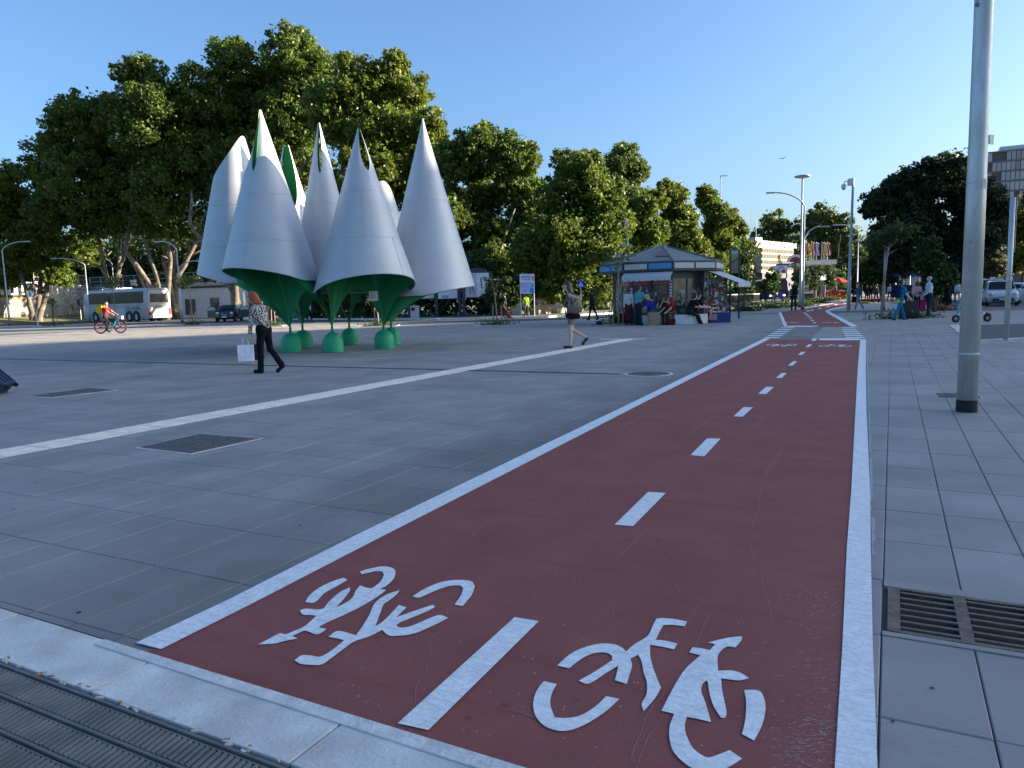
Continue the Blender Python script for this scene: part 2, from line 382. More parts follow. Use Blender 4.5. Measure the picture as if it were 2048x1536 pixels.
# ---------------- red cycle lane and its markings
lane = MB()
sheet(lane, [gp(285, 1310), gp(560, 1396), gp(1000, 1533), gp(1300, 1640), gp(1712, 1775), gp(1708, 1536), gp(1722, 760), gp(1725, 679), gp(1530, 679)], 0.004)
lane_o = struct(lane.build('cycle_lane', M_red))
lane2 = MB()
L2 = [(1568, 653.6), (1557, 625), (1590, 620), (1622, 615.5), (1690, 603), (1735, 596.5), (1785, 593), (1800, 595), (1765, 600), (1700, 612.5), (1664, 619), (1653, 623), (1708, 653.6)]
sheet(lane2, [gp(*p) for p in L2], 0.004)
lane2.build('far_lane_section', M_red, lane_o)
ZM = 0.008
def mark(name, pts, z=ZM):
    m = MB(); m.poly([gp(x, y, 0) + Vector((0, 0, z)) for x, y in pts]); o = m.build(name, M_white, lane_o)
    bm = bmesh.new(); bm.from_mesh(o.data); bmesh.ops.recalc_face_normals(bm, faces=bm.faces)
    for f in bm.faces:
        if f.normal.z < 0: f.normal_flip()
    bm.to_mesh(o.data); bm.free(); return o
def line_strip(name, inner, outer):
    jit = lambda p: (p[0]+random.uniform(-.6, .6), p[1])
    return mark(name, [jit(p) for p in inner]+[jit(p) for p in outer[::-1]])
def interp(a, b, n): return [(a[0]+(b[0]-a[0])*(k/n), a[1]+(b[1]-a[1])*(k/n)) for k in range(n+1)]
line_strip('edge_line', [(322, 1302), (498, 1214), (760, 1078), (1000, 955), (1290, 805), (1541, 677.5)], [(272, 1289), (450, 1206), (715, 1071), (965, 950), (1270, 803), (1527, 677.5)])
line_strip('edge_line', [(1664, 1640), (1670, 1536), (1684, 1300), (1694, 1100), (1703, 980), (1711, 820), (1715, 735), (1721, 679)], [(1757, 1640), (1755, 1536), (1746, 1300), (1742, 1100), (1740, 990), (1733, 820), (1731, 735), (1732.5, 679)])
mark('edge_line', [(1568, 653.6), (1557, 625), (1562.5, 625), (1575, 653.6)])
mark('edge_line', [(1702, 653.6), (1652, 625), (1650, 621.5), (1664, 617.5), (1700, 610), (1702, 611.5), (1668, 619), (1657, 622.5), (1716, 653.6)])
mark('edge_line', [(1590, 620), (1622, 615.5), (1690, 603), (1690, 602), (1622, 614), (1588, 618.8)])
Z2 = 3.303
dash_px = [[(480+x/Z2, 1100+y/Z2) for x, y in ((1042, 1160), (1815, 455), (1975, 482), (1245, 1205))],
           [(1229, 1052), (1296, 986), (1332, 988), (1266, 1055)], [(1381, 912), (1414, 878.5), (1441, 879), (1409, 914.5)],
           [(1467, 834), (1487, 815.5), (1506, 816), (1485, 835)], [(1516, 788.5), (1533, 774.5), (1548, 775), (1532, 789.5)],
           [(1552, 757), (1563, 747), (1573.5, 747), (1563.5, 757)], [(1576, 732), (1586, 723.3), (1594.5, 723.3), (1585, 732)],
           [(1595.5, 710.5), (1603, 704.3), (1611.5, 704.3), (1604, 710.5)], [(1610.5, 694.8), (1617, 689.3), (1624.5, 689.3), (1618.5, 694.8)],
           [(1622, 682), (1627, 677.3), (1635, 677.3), (1630.5, 682)]]
for p in dash_px: mark('centre_dash', p)
for x, y in ((1633, 652.3), (1629, 646), (1625, 641.4), (1621.5, 637.2), (1618, 633.4), (1614, 629.8), (1610, 626.5), (1616, 622), (1624, 620.5), (1640, 617), (1656, 613.5), (1672, 609.5), (1690, 606), (1708, 602.5)):
    mark('centre_dash', [(x-3.6, y+.9), (x-2.4, y-.9), (x+3.6, y-.9), (x+2.4, y+.9)])
mark('stop_line', [(1637, 681), (1641, 677.3), (1721, 677.3), (1719.5, 681)])
mark('stop_line', [(1571, 654), (1573, 651.8), (1629, 651.8), (1628, 654)])
for k in range(6):                                      # zebra bars, both sides of the crossing
    y = 655.2+k*3.85; h = 1.55+k*.1; x = 1563-k*6.6
    mark('zebra_bar', [(x-1.5-k*.3, y+h), (x, y), (x+26+k*.9, y), (x+24.5+k*.9, y+h)])
    x = 1683+k*1.6
    mark('zebra_bar', [(x+.5, y+h), (x, y), (x+26+k*2.2, y), (x+27.5+k*2.2, y+h)])
lsym = [[(430,355),(470,300),(560,240),(680,195),(710,208),(640,250),(560,295),(495,357)],
 [(398,408),(440,398),(540,402),(590,350),(660,290),(725,258),(728,275),(690,330),(635,390),(680,370),(740,330),(765,280),(795,245),(830,258),(870,262),(905,240),(935,210),(950,175),(940,152),(900,150),(805,170),(792,152),(870,130),(950,118),(1010,130),(1030,155),(1015,200),(970,245),(925,268),(968,275),(900,325),(800,385),(700,435),(600,480),(530,515),(525,525),(570,533),(545,555),(505,570),(430,545),(390,560),(345,580),(382,597),(290,615),(230,630),(120,637),(200,595),(265,562),(300,570),(350,550),(420,520),(470,480),(505,445),(470,442),(420,440),(402,425)],
 [(360,742),(410,708),(480,712),(530,718),(600,680),(690,608),(585,585),(635,550),(685,552),(765,575),(800,530),(850,450),(890,365),(960,310),(1055,275),(1040,300),(985,345),(950,370),(930,420),(895,515),(930,495),(975,455),(1050,375),(1100,390),(1055,435),(1035,455),(1270,375),(1290,388),(1230,420),(1060,490),(1030,510),(1060,525),(1130,515),(1310,442),(1378,460),(1300,500),(1150,565),(1030,580),(980,575),(940,540),(850,585),(750,620),(660,685),(600,730),(540,770),(480,773),(400,765)],
 [(1138,318),(1230,262),(1340,220),(1450,208),(1530,218),(1552,250),(1530,310),(1470,382),(1418,372),(1460,310),(1475,262),(1450,245),(1380,250),(1290,280),(1185,326)]]
rsym = [[(332,478),(420,400),(520,350),(640,322),(740,328),(790,350),(820,378),(880,325),(950,285),(985,250),(1010,190),(1035,145),(1075,140),(1160,148),(1250,165),(1235,200),(1150,190),(1085,190),(1060,230),(1030,295),(1100,302),(1182,322),(1160,363),(1080,345),(990,330),(990,400),(1010,490),(1040,570),(1067,635),(1020,715),(945,800),(930,750),(965,680),(965,590),(945,530),(930,450),(905,400),(850,430),(862,480),(845,540),(825,608),(740,582),(755,530),(765,478),(680,530),(555,607),(485,585),(600,520),(720,440),(722,410),(690,390),(620,385),(540,410),(470,455),(420,497)],
 [(240,588),(330,610),(298,670),(285,750),(315,845),(400,850),(500,830),(600,770),(680,695),(772,715),(680,800),(560,880),(450,930),(360,942),(260,915),(190,850),(165,770),(175,690),(205,630)],
 [(1265,385),(1290,347),(1350,355),(1410,368),(1450,325),(1398,315),(1450,300),(1540,280),(1640,270),(1630,305),(1590,350),(1530,345),(1480,385),(1465,430),(1470,515),(1560,512),(1630,530),(1690,568),(1620,583),(1540,575),(1490,570),(1500,660),(1530,810),(1520,850),(1490,848),(1440,770),(1410,680),(1398,600),(1385,583),(1360,610),(1350,660),(1380,740),(1420,880),(1350,862),(1250,842),(1235,900),(1245,970),(1290,1060),(1350,1110),(1400,1130),(1470,1110),(1550,1078),(1640,1138),(1560,1190),(1480,1225),(1400,1235),(1300,1210),(1220,1160),(1150,1080),(1125,980),(1130,900),(1160,820),(1070,798),(1120,700),(1180,590),(1240,500),(1345,405)],
 [(1655,650),(1755,655),(1790,700),(1805,780),(1780,900),(1725,1010),(1638,965),(1660,870),(1668,750)]]
def rounded(p):
    n = len(p); P = [Vector((x, y)) for x, y in p]; out = []
    def turn(i):
        a = P[i]-P[i-1]; b = P[(i+1) % n]-P[i]
        return a.angle(b) if a.length > 1e-6 and b.length > 1e-6 else 0
    sharp = [turn(i) > R(52) for i in range(n)]
    for i in range(n):
        p0, p1, p2, p3 = P[i-1], P[i], P[(i+1) % n], P[(i+2) % n]
        t1 = (p2-p0)*.5 if not sharp[i] else (p2-p1)*1.0; t2 = (p3-p1)*.5 if not sharp[(i+1) % n] else (p2-p1)*1.0
        L = (p2-p1).length; t1 = t1.normalized()*min(t1.length, L*1.1); t2 = t2.normalized()*min(t2.length, L*1.1)
        for k in range(5):
            t = k/5; h = (2*t**3-3*t*t+1, t**3-2*t*t+t, -2*t**3+3*t*t, t**3-t*t)
            out.append(tuple(p1*h[0]+t1*h[1]+p2*h[2]+t2*h[3]))
    return out
def symbol(polys, scale, ox, oy):
    m = MB()
    for p in polys: m.poly([gp(ox+x/scale, oy+y/scale)+Vector((0, 0, ZM)) for x, y in rounded(p)])
    o = m.build('bicycle_symbol', M_white, lane_o)
    bm = bmesh.new(); bm.from_mesh(o.data)
    for f in bm.faces:
        f.normal_update()
        if f.normal.z < 0: f.normal_flip()
    bm.to_mesh(o.data); bm.free(); return o
sL = symbol(lsym, 3.303, 480, 1100); sR = symbol(rsym, 3.531, 1020, 1200)
def centre(o): return sum((v.co for v in o.data.vertices), Vector())/len(o.data.vertices)
for src, px, py, k in ((sL, 1561, 691, 1.0), (sR, 1671, 692, 1.0), (sL, 1578, 645.5, 1.0), (sR, 1664, 645.5, 1.0)):
    o = src.copy(); C.objects.link(o); o.parent = lane_o; c = centre(src); t = gp(px, py); o.location = (t.x-c.x*k, t.y-c.y*k, 0); o.scale = (k, k, 1)

# ---------------- kerb band and ribbed grating in the foreground
kerb_o = thing('kerb_band', 'pale concrete kerb band between ribbed grating and red cycle lane', 'kerb', K0)
kw0 = 0.43; Lk = 0.92
for k in range(-2, 5):
    m = MB(); a = K0+kd*(k*Lk+0.16+.004)-kn*0.004; b = K0+kd*((k+1)*Lk+0.16-.004)-kn*0.004
    m.prism([a-K0+Vector((0, 0, -.06)), b-K0+Vector((0, 0, -.06)), b-kn*0.27-K0+Vector((0, 0, -.06)), a-kn*0.27-K0+Vector((0, 0, -.06))][::-1], (0, 0, 0.062))
    m.build('kerb_stone', M_conc, kerb_o, bevel=0.004)
st = MB(); st.prism([K0*0+kd*(0.75)-kn*0.006+Vector((0, 0, .0025)), kd*4-kn*0.006+Vector((0, 0, .0025)), kd*4-kn*0.075+Vector((0, 0, .0025)), kd*0.75-kn*0.05+Vector((0, 0, .0025))][::-1], (0, 0, 0.004))
st.build('cement_fillet', mat('pale_cement', (0.66, 0.63, 0.58), 0.85, 0, 0.15, 12, bump=0.4), kerb_o)
gr_o = thing('floor_grating', 'dark ribbed metal floor grating in long bands below the kerb', 'grating', K0-kn*0.29)
bw = 0.125
ribm = None
for bnd in range(12):
    for seg in range(-2, 5):
        off = 0.0 if bnd % 2 else 0.45
        a = kd*(seg*0.9+off)-kn*(bnd*bw)
        q = K0-kn*0.29+a
        if q.y < 0.75 or q.x < -3.2 or q.x > 1.6: continue
        if ribm is None:
            m = MB()
            m.box((0.45, -bw/2, -0.022), (0.896, bw-0.004, 0.012))
            m.box((0.45, -0.006, -0.008), (0.896, 0.010, 0.02)); m.box((0.45, -0.022, -0.010), (0.896, 0.006, 0.014))
            for t in range(36):
                x = 0.012+t*0.025
                m.add([(x, -.028, 0.0), (x+.012, -.028, 0.0), (x+.030, -bw+.006, 0.0), (x+.018, -bw+.006, 0.0), (x-.003, -.028, -.018), (x+.015, -.028, -.018), (x+.033, -bw+.006, -.018), (x+.015, -bw+.006, -.018)],
                      [(3, 2, 1, 0), (0, 1, 5, 4), (1, 2, 6, 5), (2, 3, 7, 6), (3, 0, 4, 7)])
            ribm = m.build('grate_panel', M_rubber, gr_o); o = ribm
        else:
            o = ribm.copy(); C.objects.link(o); o.parent = gr_o
        o.location = a; o.rotation_euler = (0, 0, math.atan2(kd.y, kd.x))
tr = MB()                                               # crumbs and butts caught in the gap
for k in range(90):
    p = kd*random.uniform(-.6, 3.2)-kn*(random.gauss(0.275, 0.008)-0.29)-kn*0.29+kn*0.0
    tr.box(p+Vector((0, 0, -0.004)), (random.uniform(.008, .035), random.uniform(.005, .01), .007), random.uniform(-.9, .3), mi=random.choice((0, 0, 1)))
o = tr.build('litter_crumbs', [mat('pale_crumb', (0.55, 0.52, 0.45), 0.9), mat('tan_crumb', (0.42, 0.25, 0.12), 0.9)], loc=K0+Vector((0, 0, 0.004))); stuff(o)
tag(o, 'tiny crumbs and cigarette ends caught along the kerb and grating gap', 'litter')

# ---------------- storm drain beside the lane
dn = thing('storm_drain', 'rusty storm drain grate with two rows of bars beside white lane edge', 'drain grate', uv(0, 0, 0))
M_rust = mat('rusty_steel', (0.17, 0.135, 0.105), 0.75, 0.5, 0.35, 14, bump=0.4)
dk = MB(); dk.poly([uv(a, b, -0.011) for a, b in ((DR_U0, DR_V0), (DR_U0, DR_V1), (DR_U1, DR_V1), (DR_U1, DR_V0))][::-1]); dk.build('shaft', mat('drain_shade_black', (0.008, 0.008, 0.008), 0.9), dn)  # flat black sheet under the bars, shade of the depth put into its colour
rimm = MB()
for u0, u1, v0, v1 in ((3.0, DR_U0, DR_V0-.02, 1.2), (DR_U1, 3.6, DR_V0-.02, 1.2), (DR_U0, DR_U1, DR_V1, 1.2)):
    c = uv((u0+u1)/2, (v0+v1)/2, -0.005); rimm.box(c, (v1-v0-.006, u1-u0-.006, 0.016), -LA)
rimm.build('cement_surround', M_slab, dn)
fm = MB()
for v in (DR_V0+.022, DR_V0+.265, DR_V0+.515): fm.box(uv((DR_U0+DR_U1)/2, v, 0.002), (0.045, DR_U1-DR_U0, 0.006), -LA)
for u in (DR_U0+.012, DR_U1-.012): fm.box(uv(u, (DR_V0+DR_V1)/2, 0.0015), (DR_V1-DR_V0, 0.024, 0.005), -LA)
fm.build('frame', M_rust, dn)
for k in range(7):
    for v in (DR_V0+.143, DR_V0+.39):
        m = MB(); m.box((0, 0, 0.003), (0.205, 0.017, 0.004)); o = m.build('bar', M_rust, dn, loc=uv(DR_U0+.055+k*.0615, v, -0.001)); o.rotation_euler = (0, 0, -LA)

# ---------------- covers, slot drain, tactile path
def cover(label, pts, name='manhole_cover'):
    ps = [gp(*p) for p in pts]; c = sum(ps, Vector())/4; e = thing(name, label, 'manhole cover', c)
    m = MB(); m.prism([p-c for p in ps], (0, 0, 0.004)); o = m.build('frame', M_conc, e)
    m = MB(); q = [(p-c)*0.94+Vector((0, 0, .004)) for p in ps]; m.prism(q, (0, 0, 0.003)); m.build('plate', M_iron, e)
    m = MB(); du = q[1]-q[0]; dv = q[3]-q[0]
    for a in range(14):
        for b in range(12):
            p = q[0]+du*((a+.5)/14)+dv*((b+.5)/12)+Vector((0, 0, .004)); m.box(p, (.03, .012, .004), 0.6 if (a+b) % 2 else -0.9)
    stuff(m.build('tread_studs', M_iron, e)); return e
cover('rectangular cast iron cover in paving beside the tactile strip', [(270, 896), (400, 868), (527, 877), (382, 909)])
cover('dusty rectangular iron cover in the paving near the blue suitcase', [(55, 793), (182, 776), (237, 780), (98, 796)])
cover('small rectangular iron cover at the foot of the big pole', [(1876, 796), (1868, 787), (1955, 788), (1966, 797.5)])
cc = gp(1297, 748); e = thing('round_manhole', 'round grey iron manhole cover in paving beside the cycle lane', 'manhole cover', cc)
m = MB(); m.lathe([(0.40, 0.0), (0.40, 0.005), (0.36, 0.006)], n=32); m.build('ring', M_conc, e)
m = MB(); m.lathe([(0.355, 0.006), (0.35, 0.009)], n=32)
for k in range(5):
    for a in range(6+k*6): m.box(((.03+k*.065)*math.cos(a*6.283/(6+k*6)), (.03+k*.065)*math.sin(a*6.283/(6+k*6)), .011), (.03, .012, .004), a)
m.build('plate', M_iron, e)
s0, s1 = gp(-60, 716.5), gp(1240, 748.5); sd = s1-s0; slot = thing('slot_drain', 'long thin dark slot drain crossing the paving', 'drain', s0, math.atan2(sd.y, sd.x))
n = 18
for k in range(n):
    m = MB(); L = sd.length/n; m.box((L*(k+.5), -.045, .003), (L-.01, .02, .006)); m.box((L*(k+.5), .045, .003), (L-.01, .02, .006)); m.build('edge_rail', M_iron, slot)
m = MB(); m.box((sd.length/2, 0, 0.001), (sd.length, .07, .002)); m.build('channel', mat('drain_shade_black', (0.008, 0.008, 0.008)), slot)  # flat black strip, the slot's inner shade painted as colour
t0, t1 = gp(-120, 930), gp(1262, 677.5); td = t1-t0; tact = thing('tactile_strip', 'beige tactile paving strip crossing the grey plaza', 'tactile strip', t0, math.atan2(td.y, td.x))
n = int(td.length/0.4); L = td.length/n
m = MB(); m.box((0, 0, 0.002), (L-.006, .44, .006))
for k in range(7): m.box((0, -.19+k*.063, .0065), (L-.03, .028, .004))
tp = m.build('tactile_tile', M_tact, tact, loc=(L*.5, 0, 0))
for k in range(1, n):
    o = tp.copy(); C.objects.link(o); o.parent = tact; o.location = (L*(k+.5), 0, 0)
m = MB(); a, b = gp(1200, 679), gp(1290, 678.3)
m.box(((a+b)/2)+Vector((0, 0, .0075)), ((b-a).length, .3, .006), math.atan2((b-a).y, (b-a).x)); o = m.build('tactile_landing', M_tact); o['kind'] = 'structure'
# loose paving marks: gum spots
m = MB()
for k in range(70):
    px, py = random.uniform(0, 2048), random.uniform(700, 1500); p = gp(px, py)
    if beyond_kerb(p) < .1 or p.length > 16: continue
    r = random.uniform(.005, .012); m.poly([p+Vector((r*math.cos(a)*random.uniform(.7, 1.4), r*math.sin(a), .0022)) for a in np.linspace(0, 6.283, 8)[:-1]])
o = stuff(m.build('gum_spots', mat('black_gum', (0.03, 0.03, 0.032), 0.8))); tag(o, 'small dark trodden gum spots scattered over paving', 'gum')

# hairline cracks and scuffs in the lane coating
ck = MB()
def crack(px, py, dx, dy, n, w=.0015):
    P = [gp(px, py)]
    for k in range(n):
        px += dx+random.uniform(-10, 10); py += dy+random.uniform(-7, 7); P.append(gp(px, py))
    for a, b in zip(P[:-1], P[1:]):
        d = (b-a); q = Vector((-d.y, d.x, 0)).normalized()*w*random.uniform(.5, 1.2)
        ck.poly([a+q+Vector((0, 0, .0058)), a-q+Vector((0, 0, .0058)), b-q*.7+Vector((0, 0, .0058)), b+q*.7+Vector((0, 0, .0058))])
for a in ((870, 1270, -8, 16, 8), (1420, 1230, -16, 34, 9), (1330, 1390, -14, 26, 5), (1150, 1060, 26, 10, 7), (1500, 1080, 10, 22, 9), (1120, 960, -22, 16, 8), (700, 1130, 20, 6, 6), (1560, 900, -6, 22, 8), (1000, 1420, 30, 6, 6)): crack(*a)
stuff(ck.build('hairline_cracks', mat('crack_dust', (.34, .18, .155), .9), lane_o))
sf = MB()
for (cx, cy, sx, sy, n) in ((1655, 1215, 22, 18, 26), (1640, 1330, 30, 22, 18), (1620, 1480, 30, 26, 30), (1660, 1440, 18, 40, 16), (1610, 1195, 26, 10, 12), (1590, 1500, 22, 14, 16)):
    for k in range(n*7):
        x, y = random.gauss(cx, sx*1.3), random.gauss(cy, sy*1.5)
        if x > 1676: continue
        c = gp(x, y); L = random.uniform(.002, .013); w = random.uniform(.0004, .0022); a0 = random.uniform(-.5, .4); d = Vector((math.cos(a0), math.sin(a0), 0))*L; q = Vector((-d.y, d.x, 0)).normalized()*w
        sf.poly([c-d+Vector((0, 0, .0056)), c+q*random.uniform(.4, 1)+Vector((0, 0, .0056)), c+d+Vector((0, 0, .0056)), c-q+Vector((0, 0, .0056))])
for k in range(160):
    c = gp(random.uniform(600, 1650), random.uniform(1000, 1500)); r = random.uniform(.0015, .004); sf.poly([c+Vector((r*math.cos(t), r*math.sin(t), .0056)) for t in (0, 1.2, 2.6, 3.9, 5.2)])
stuff(sf.build('scuff_marks', mat('pale_scuff', (.46, .32, .29), .8), lane_o))

ov = MB()                                               # pale smear of lane paint on the slabs right of the edge line
yy = list(np.linspace(1110, 690, 40)); L_ = [gp(1744-(1110-y)*.026, y) for y in yy]; R_ = [gp(1744-(1110-y)*.026+random.uniform(1.5, 7)*(y-560)/400, y) for y in yy]
for k in range(39):
    if random.random() < .8: ov.poly([p+Vector((0, 0, .0032)) for p in (L_[k], R_[k], R_[k+1], L_[k+1])])
stuff(ov.build('paint_smear', mat('paint_smear', (.40, .385, .36), .7, 0, .2, 30), lane_o))
# ================================================================== STATION BUILDING behind the viewer's right, whose shade covers the plaza
SH_T = math.tan(SUN_EL)
sd2 = Vector((SUN_DIR.x, SUN_DIR.y, 0)).normalized()
HB = 45.0
def roof_over(p): return p + sd2*(HB/SH_T)
shade = [(-27, -26), (-26, 4), (-24.5, 14), (-22.6, 21.5), (-20.8, 30.1), (-12.5, 36.5), (-5, 41.0), (15, 55), (40, 73)]
rp_ = [roof_over(Vector((*p, 0))) for p in shade]
st = MB(); st.prism((rp_+[rp_[-1]+Vector((50, -20, 0)), rp_[0]+Vector((70, -10, 0))])[::-1], (0, 0, HB))
sb = st.build('station_building', mat('station_concrete', (0.42, 0.40, 0.38), 0.8, 0, 0.1, 0.3))
tag(sb, 'long pale station building outside the view whose shade covers the plaza', 'building')
wn = glass('station_glass')
for f in range(11):
    m = MB()
    for a, b in zip(rp_[:-1], rp_[1:]):
        d = b-a; n = int(d.length/5); nn = Vector((-d.y, d.x, 0)).normalized()*.03
        for k in range(n): m.box(a+d*((k+.5)/n)+nn+Vector((0, 0, 2.5+f*3.9)), (3.6, .08, 2.0), math.atan2(d.y, d.x))
    m.build('window_row', wn, sb)

# ================================================================== THE CONE PAVILION
M_zinc = mat('brushed_zinc', (0.50, 0.51, 0.52), 0.5, 0.25, 0.03, 2.0, bump=0.06, bscale=14, stretch=(1, 1, 5), spec=0.5)
wear(M_zinc, (0.44, 0.46, 0.42), 0.9, 0.45, 0.8)
M_grn = mat('green_enamel', (0.025, 0.26, 0.10), 0.5, 0, 0.1, 3, spec=0.4)
M_foot = mat('green_foot_enamel', (0.018, 0.34, 0.16), 0.5, 0, 0.1, 5, spec=0.4)
pav = thing('cone_pavilion', 'pavilion of tall silver metal cones with green lining on green dome feet', 'pavilion', (-5.1, 21.6, 0))
PC = Vector((-4.91, 21.58, 0)); POFF = Vector((-5.1, 21.6, 0))
feet = [Vector(p) for p in ((-6.07, 20.45, 0), (-4.80, 19.98, 0), (-3.57, 20.88, 0), (-3.65, 22.7, 0), (-5.06, 23.3, 0), (-6.33, 22.6, 0))]
FR = 0.28
for p in feet:
    m = MB(); m.lathe([(FR, 0), (FR*1.01, 0.02), (FR, 0.26), (FR*.93, 0.35), (FR*.75, 0.44), (FR*.45, 0.51), (FR*.16, 0.535), (0.035, 0.54)], n=32)
    m.build('foot_dome', M_foot, pav, smooth=True, loc=p-POFF)
    m = MB(); m.cyl((0, 0, 0.52), (0, 0, 0.95), 0.034, 0.026, 10); q = (PC-p)*0.0
    m.build('leg_stem', M_grn, pav, smooth=True, loc=p-POFF)
def cone(c, Rb, zt, ztop, zrim, slits, fl, fr, tilt=0.0, cutang=None, rim_amp=0.35, vault=True):
    """c centre, Rb radius at z=2, zt apex height, slits: (angle, z0, half width in radians at top)"""
    c = Vector((c[0], c[1], 0)); out = math.atan2(c.y-PC.y, c.x-PC.x)
    rad = lambda z: max(0.012, Rb*(zt-z)/(zt-2.0))
    def rim(th):                                          # lower edge: high outside, dropping towards the neighbours
        d = (th-out+math.pi) % (2*math.pi)-math.pi; return zrim - rim_amp*min(1.0, abs(d)/1.7)**2
    def pt(th, z, dr=0.0): r = rad(z)-dr; return Vector((c.x+r*math.cos(th)-POFF.x, c.y+r*math.sin(th)-POFF.y, z))
    z0 = min([s[1] for s in slits], default=ztop)
    def topz(th):
        if cutang is None: return ztop
        return ztop-0.9*(1-math.cos(th-cutang))*.75
    N = 72
    def shell(dr, mi, mb, flip):
        ths = [2*math.pi*k/N for k in range(N)]; rows = []
        for i in range(15):
            f = i/14; rows.append([pt(t, rim(t)+(min(z0, topz(t))-rim(t))*f, dr) for t in ths])
        mb.grid(rows, mi, wrap=True)
        if slits:
            ss = sorted(slits); k = len(ss)
            for q in range(k):
                s_a, s_b = ss[q], ss[(q+1) % k]; b_ang = s_b[0]+(2*math.pi if q == k-1 else 0)
                rows = []
                for i in range(22):
                    z = z0+(ztop-z0)*i/21
                    wa = s_a[2]*max(0, (z-s_a[1])/(ztop-s_a[1]))**0.45 if z > s_a[1] else 0
                    wb = s_b[2]*max(0, (z-s_b[1])/(ztop-s_b[1]))**0.45 if z > s_b[1] else 0
                    a_, b_ = s_a[0]+wa, b_ang-wb
                    if b_ < a_: a_ = b_ = (a_+b_)/2
                    rows.append([pt(a_+(b_-a_)*j/18, z, dr) for j in range(19)])
                mb.grid(rows, mi)
    o_ = MB(); shell(0.0, 0, o_, False)
    co = o_.build('cone', M_zinc, pav, smooth=True)
    i_ = MB(); shell(0.022, 0, i_, True)
    ths = [2*math.pi*k/N for k in range(N)]
    i_.build('lining', M_grn, co, smooth=True)
    rm = MB(); rm.tube([pt(t, rim(t), 0.011) for t in ths], 0.016, 6, closed=True); rm.build('rim', M_zinc, co, smooth=True)
    for z in (2.95, 4.15):
        if z < z0-.1:
            sm = MB(); sm.tube([pt(t, z, 0.0) for t in ths], 0.007, 5, closed=True); sm.build('seam', M_zinc, co, smooth=True)
    vs = MB(); va = out+0.5; vs.tube([pt(va, z, -0.002) for z in np.linspace(rim(va), 2.95, 5)], 0.006, 4); va = out-0.35
    vs.tube([pt(va, z, -0.002) for z in np.linspace(2.95, 4.15, 5)], 0.006, 4); vs.build('upright_seam', M_zinc, co)
    if not vault: return co
    # green vault between this cone and its two feet
    A = out+1.25; B = out+2*math.pi-1.25; n = 60; T = []; Bt = []
    pl, pr = (fl, fr)
    def ang(p):
        return (math.atan2(p.y-c.y, p.x-c.x)-out) % (2*math.pi)
    if ang(pl) > ang(pr): pl, pr = pr, pl
    zf = 0.60
    for k in range(n+1):
        v = k/n; th = A+(B-A)*v; T.append(pt(th, 2.5, 0.03))
        if v < 0.36:
            t = 1-v/0.36; r0 = pt(A, rim(A), 0.02); f = pl-POFF; x = f.lerp(r0, t); x.z = zf+(r0.z-zf)*max(0, 1-(1-t)**1.6)**.8
        elif v > 0.64:
            t = (v-0.64)/0.36; r0 = pt(B, rim(B), 0.02); f = pr-POFF; x = f.lerp(r0, t); x.z = zf+(r0.z-zf)*max(0, 1-(1-t)**1.6)**.8
        else:
            t = (v-0.36)/0.28; x = (pl-POFF).lerp(pr-POFF, t); x.z = zf+1.12*max(0, 1-abs(2*t-1)**1.6)**.8
        Bt.append(x)
    rows = [[T[k].lerp(Bt[k], s/10) for k in range(n+1)] for s in range(11)]
    vm = MB(); vm.grid(rows); vm.build('vault', M_grn, co, smooth=True)
    rb = MB()
    for p in (pl, pr):
        f = p-POFF; topp = Vector((c.x-POFF.x, c.y-POFF.y, 2.9)); q = f.lerp(topp, 0.78)
        rb.tube([f+Vector((0, 0, .8)), f.lerp(q, .4)+Vector((0, 0, .8)), Vector((q.x, q.y, 2.6))], [.026, .022, .02], 6)
    rb.build('rib', M_grn, co)
    return co
d2 = math.radians
cone((-6.36, 19.95), 1.28, 6.46, 6.36, 2.28, [(d2(-158), 4.72, 1.0), (d2(-104), 4.75, .34), (d2(70), 4.8, .45)], feet[0], feet[1])
cone((-3.78, 19.75), 1.24, 5.86, 5.78, 2.02, [(d2(-50), 4.70, 0.72), (d2(60), 4.4, .8)], feet[1], feet[2], rim_amp=0.42)
cone((-2.35, 21.9), 1.26, 6.5, 6.5, 1.72, [], feet[2], feet[3], rim_amp=0.25)
cone((-4.05, 24.1), 1.2, 6.2, 5.1, 2.1, [], feet[3], feet[4], cutang=d2(-60))
cone((-6.9, 24.0), 1.2, 6.6, 6.3, 2.1, [(d2(-72), 4.25, .95), (d2(40), 5.0, .25), (d2(150), 5.0, .3)], feet[4], feet[5])
cone((-7.85, 22.0), 1.28, 7.6, 6.15, 2.3, [], feet[5], feet[0], cutang=d2(-10))
cone((-5.32, 21.9), 1.0, 6.55, 6.45, 2.1, [(d2(-84), 5.0, .42), (d2(100), 4.9, .4), (d2(176), 5.1, .3)], feet[4], feet[1], vault=False)
pq = at(747, 592, 20.2); m = MB(); m.box((0, 0, 0), (0.24, 0.02, 0.26)); po = m.build('plaque', paint((0.62, 0.63, 0.62)), pav, loc=pq-POFF)
ink = paint((0.05, 0.05, 0.05))
m = MB()
for k, w in enumerate((.10, .05, .16, .16, .15, .06)): m.box((-.1+w/2, -.0115, .09-k*.035), (w, .003, .01))
m.build('print_lines', ink, po)

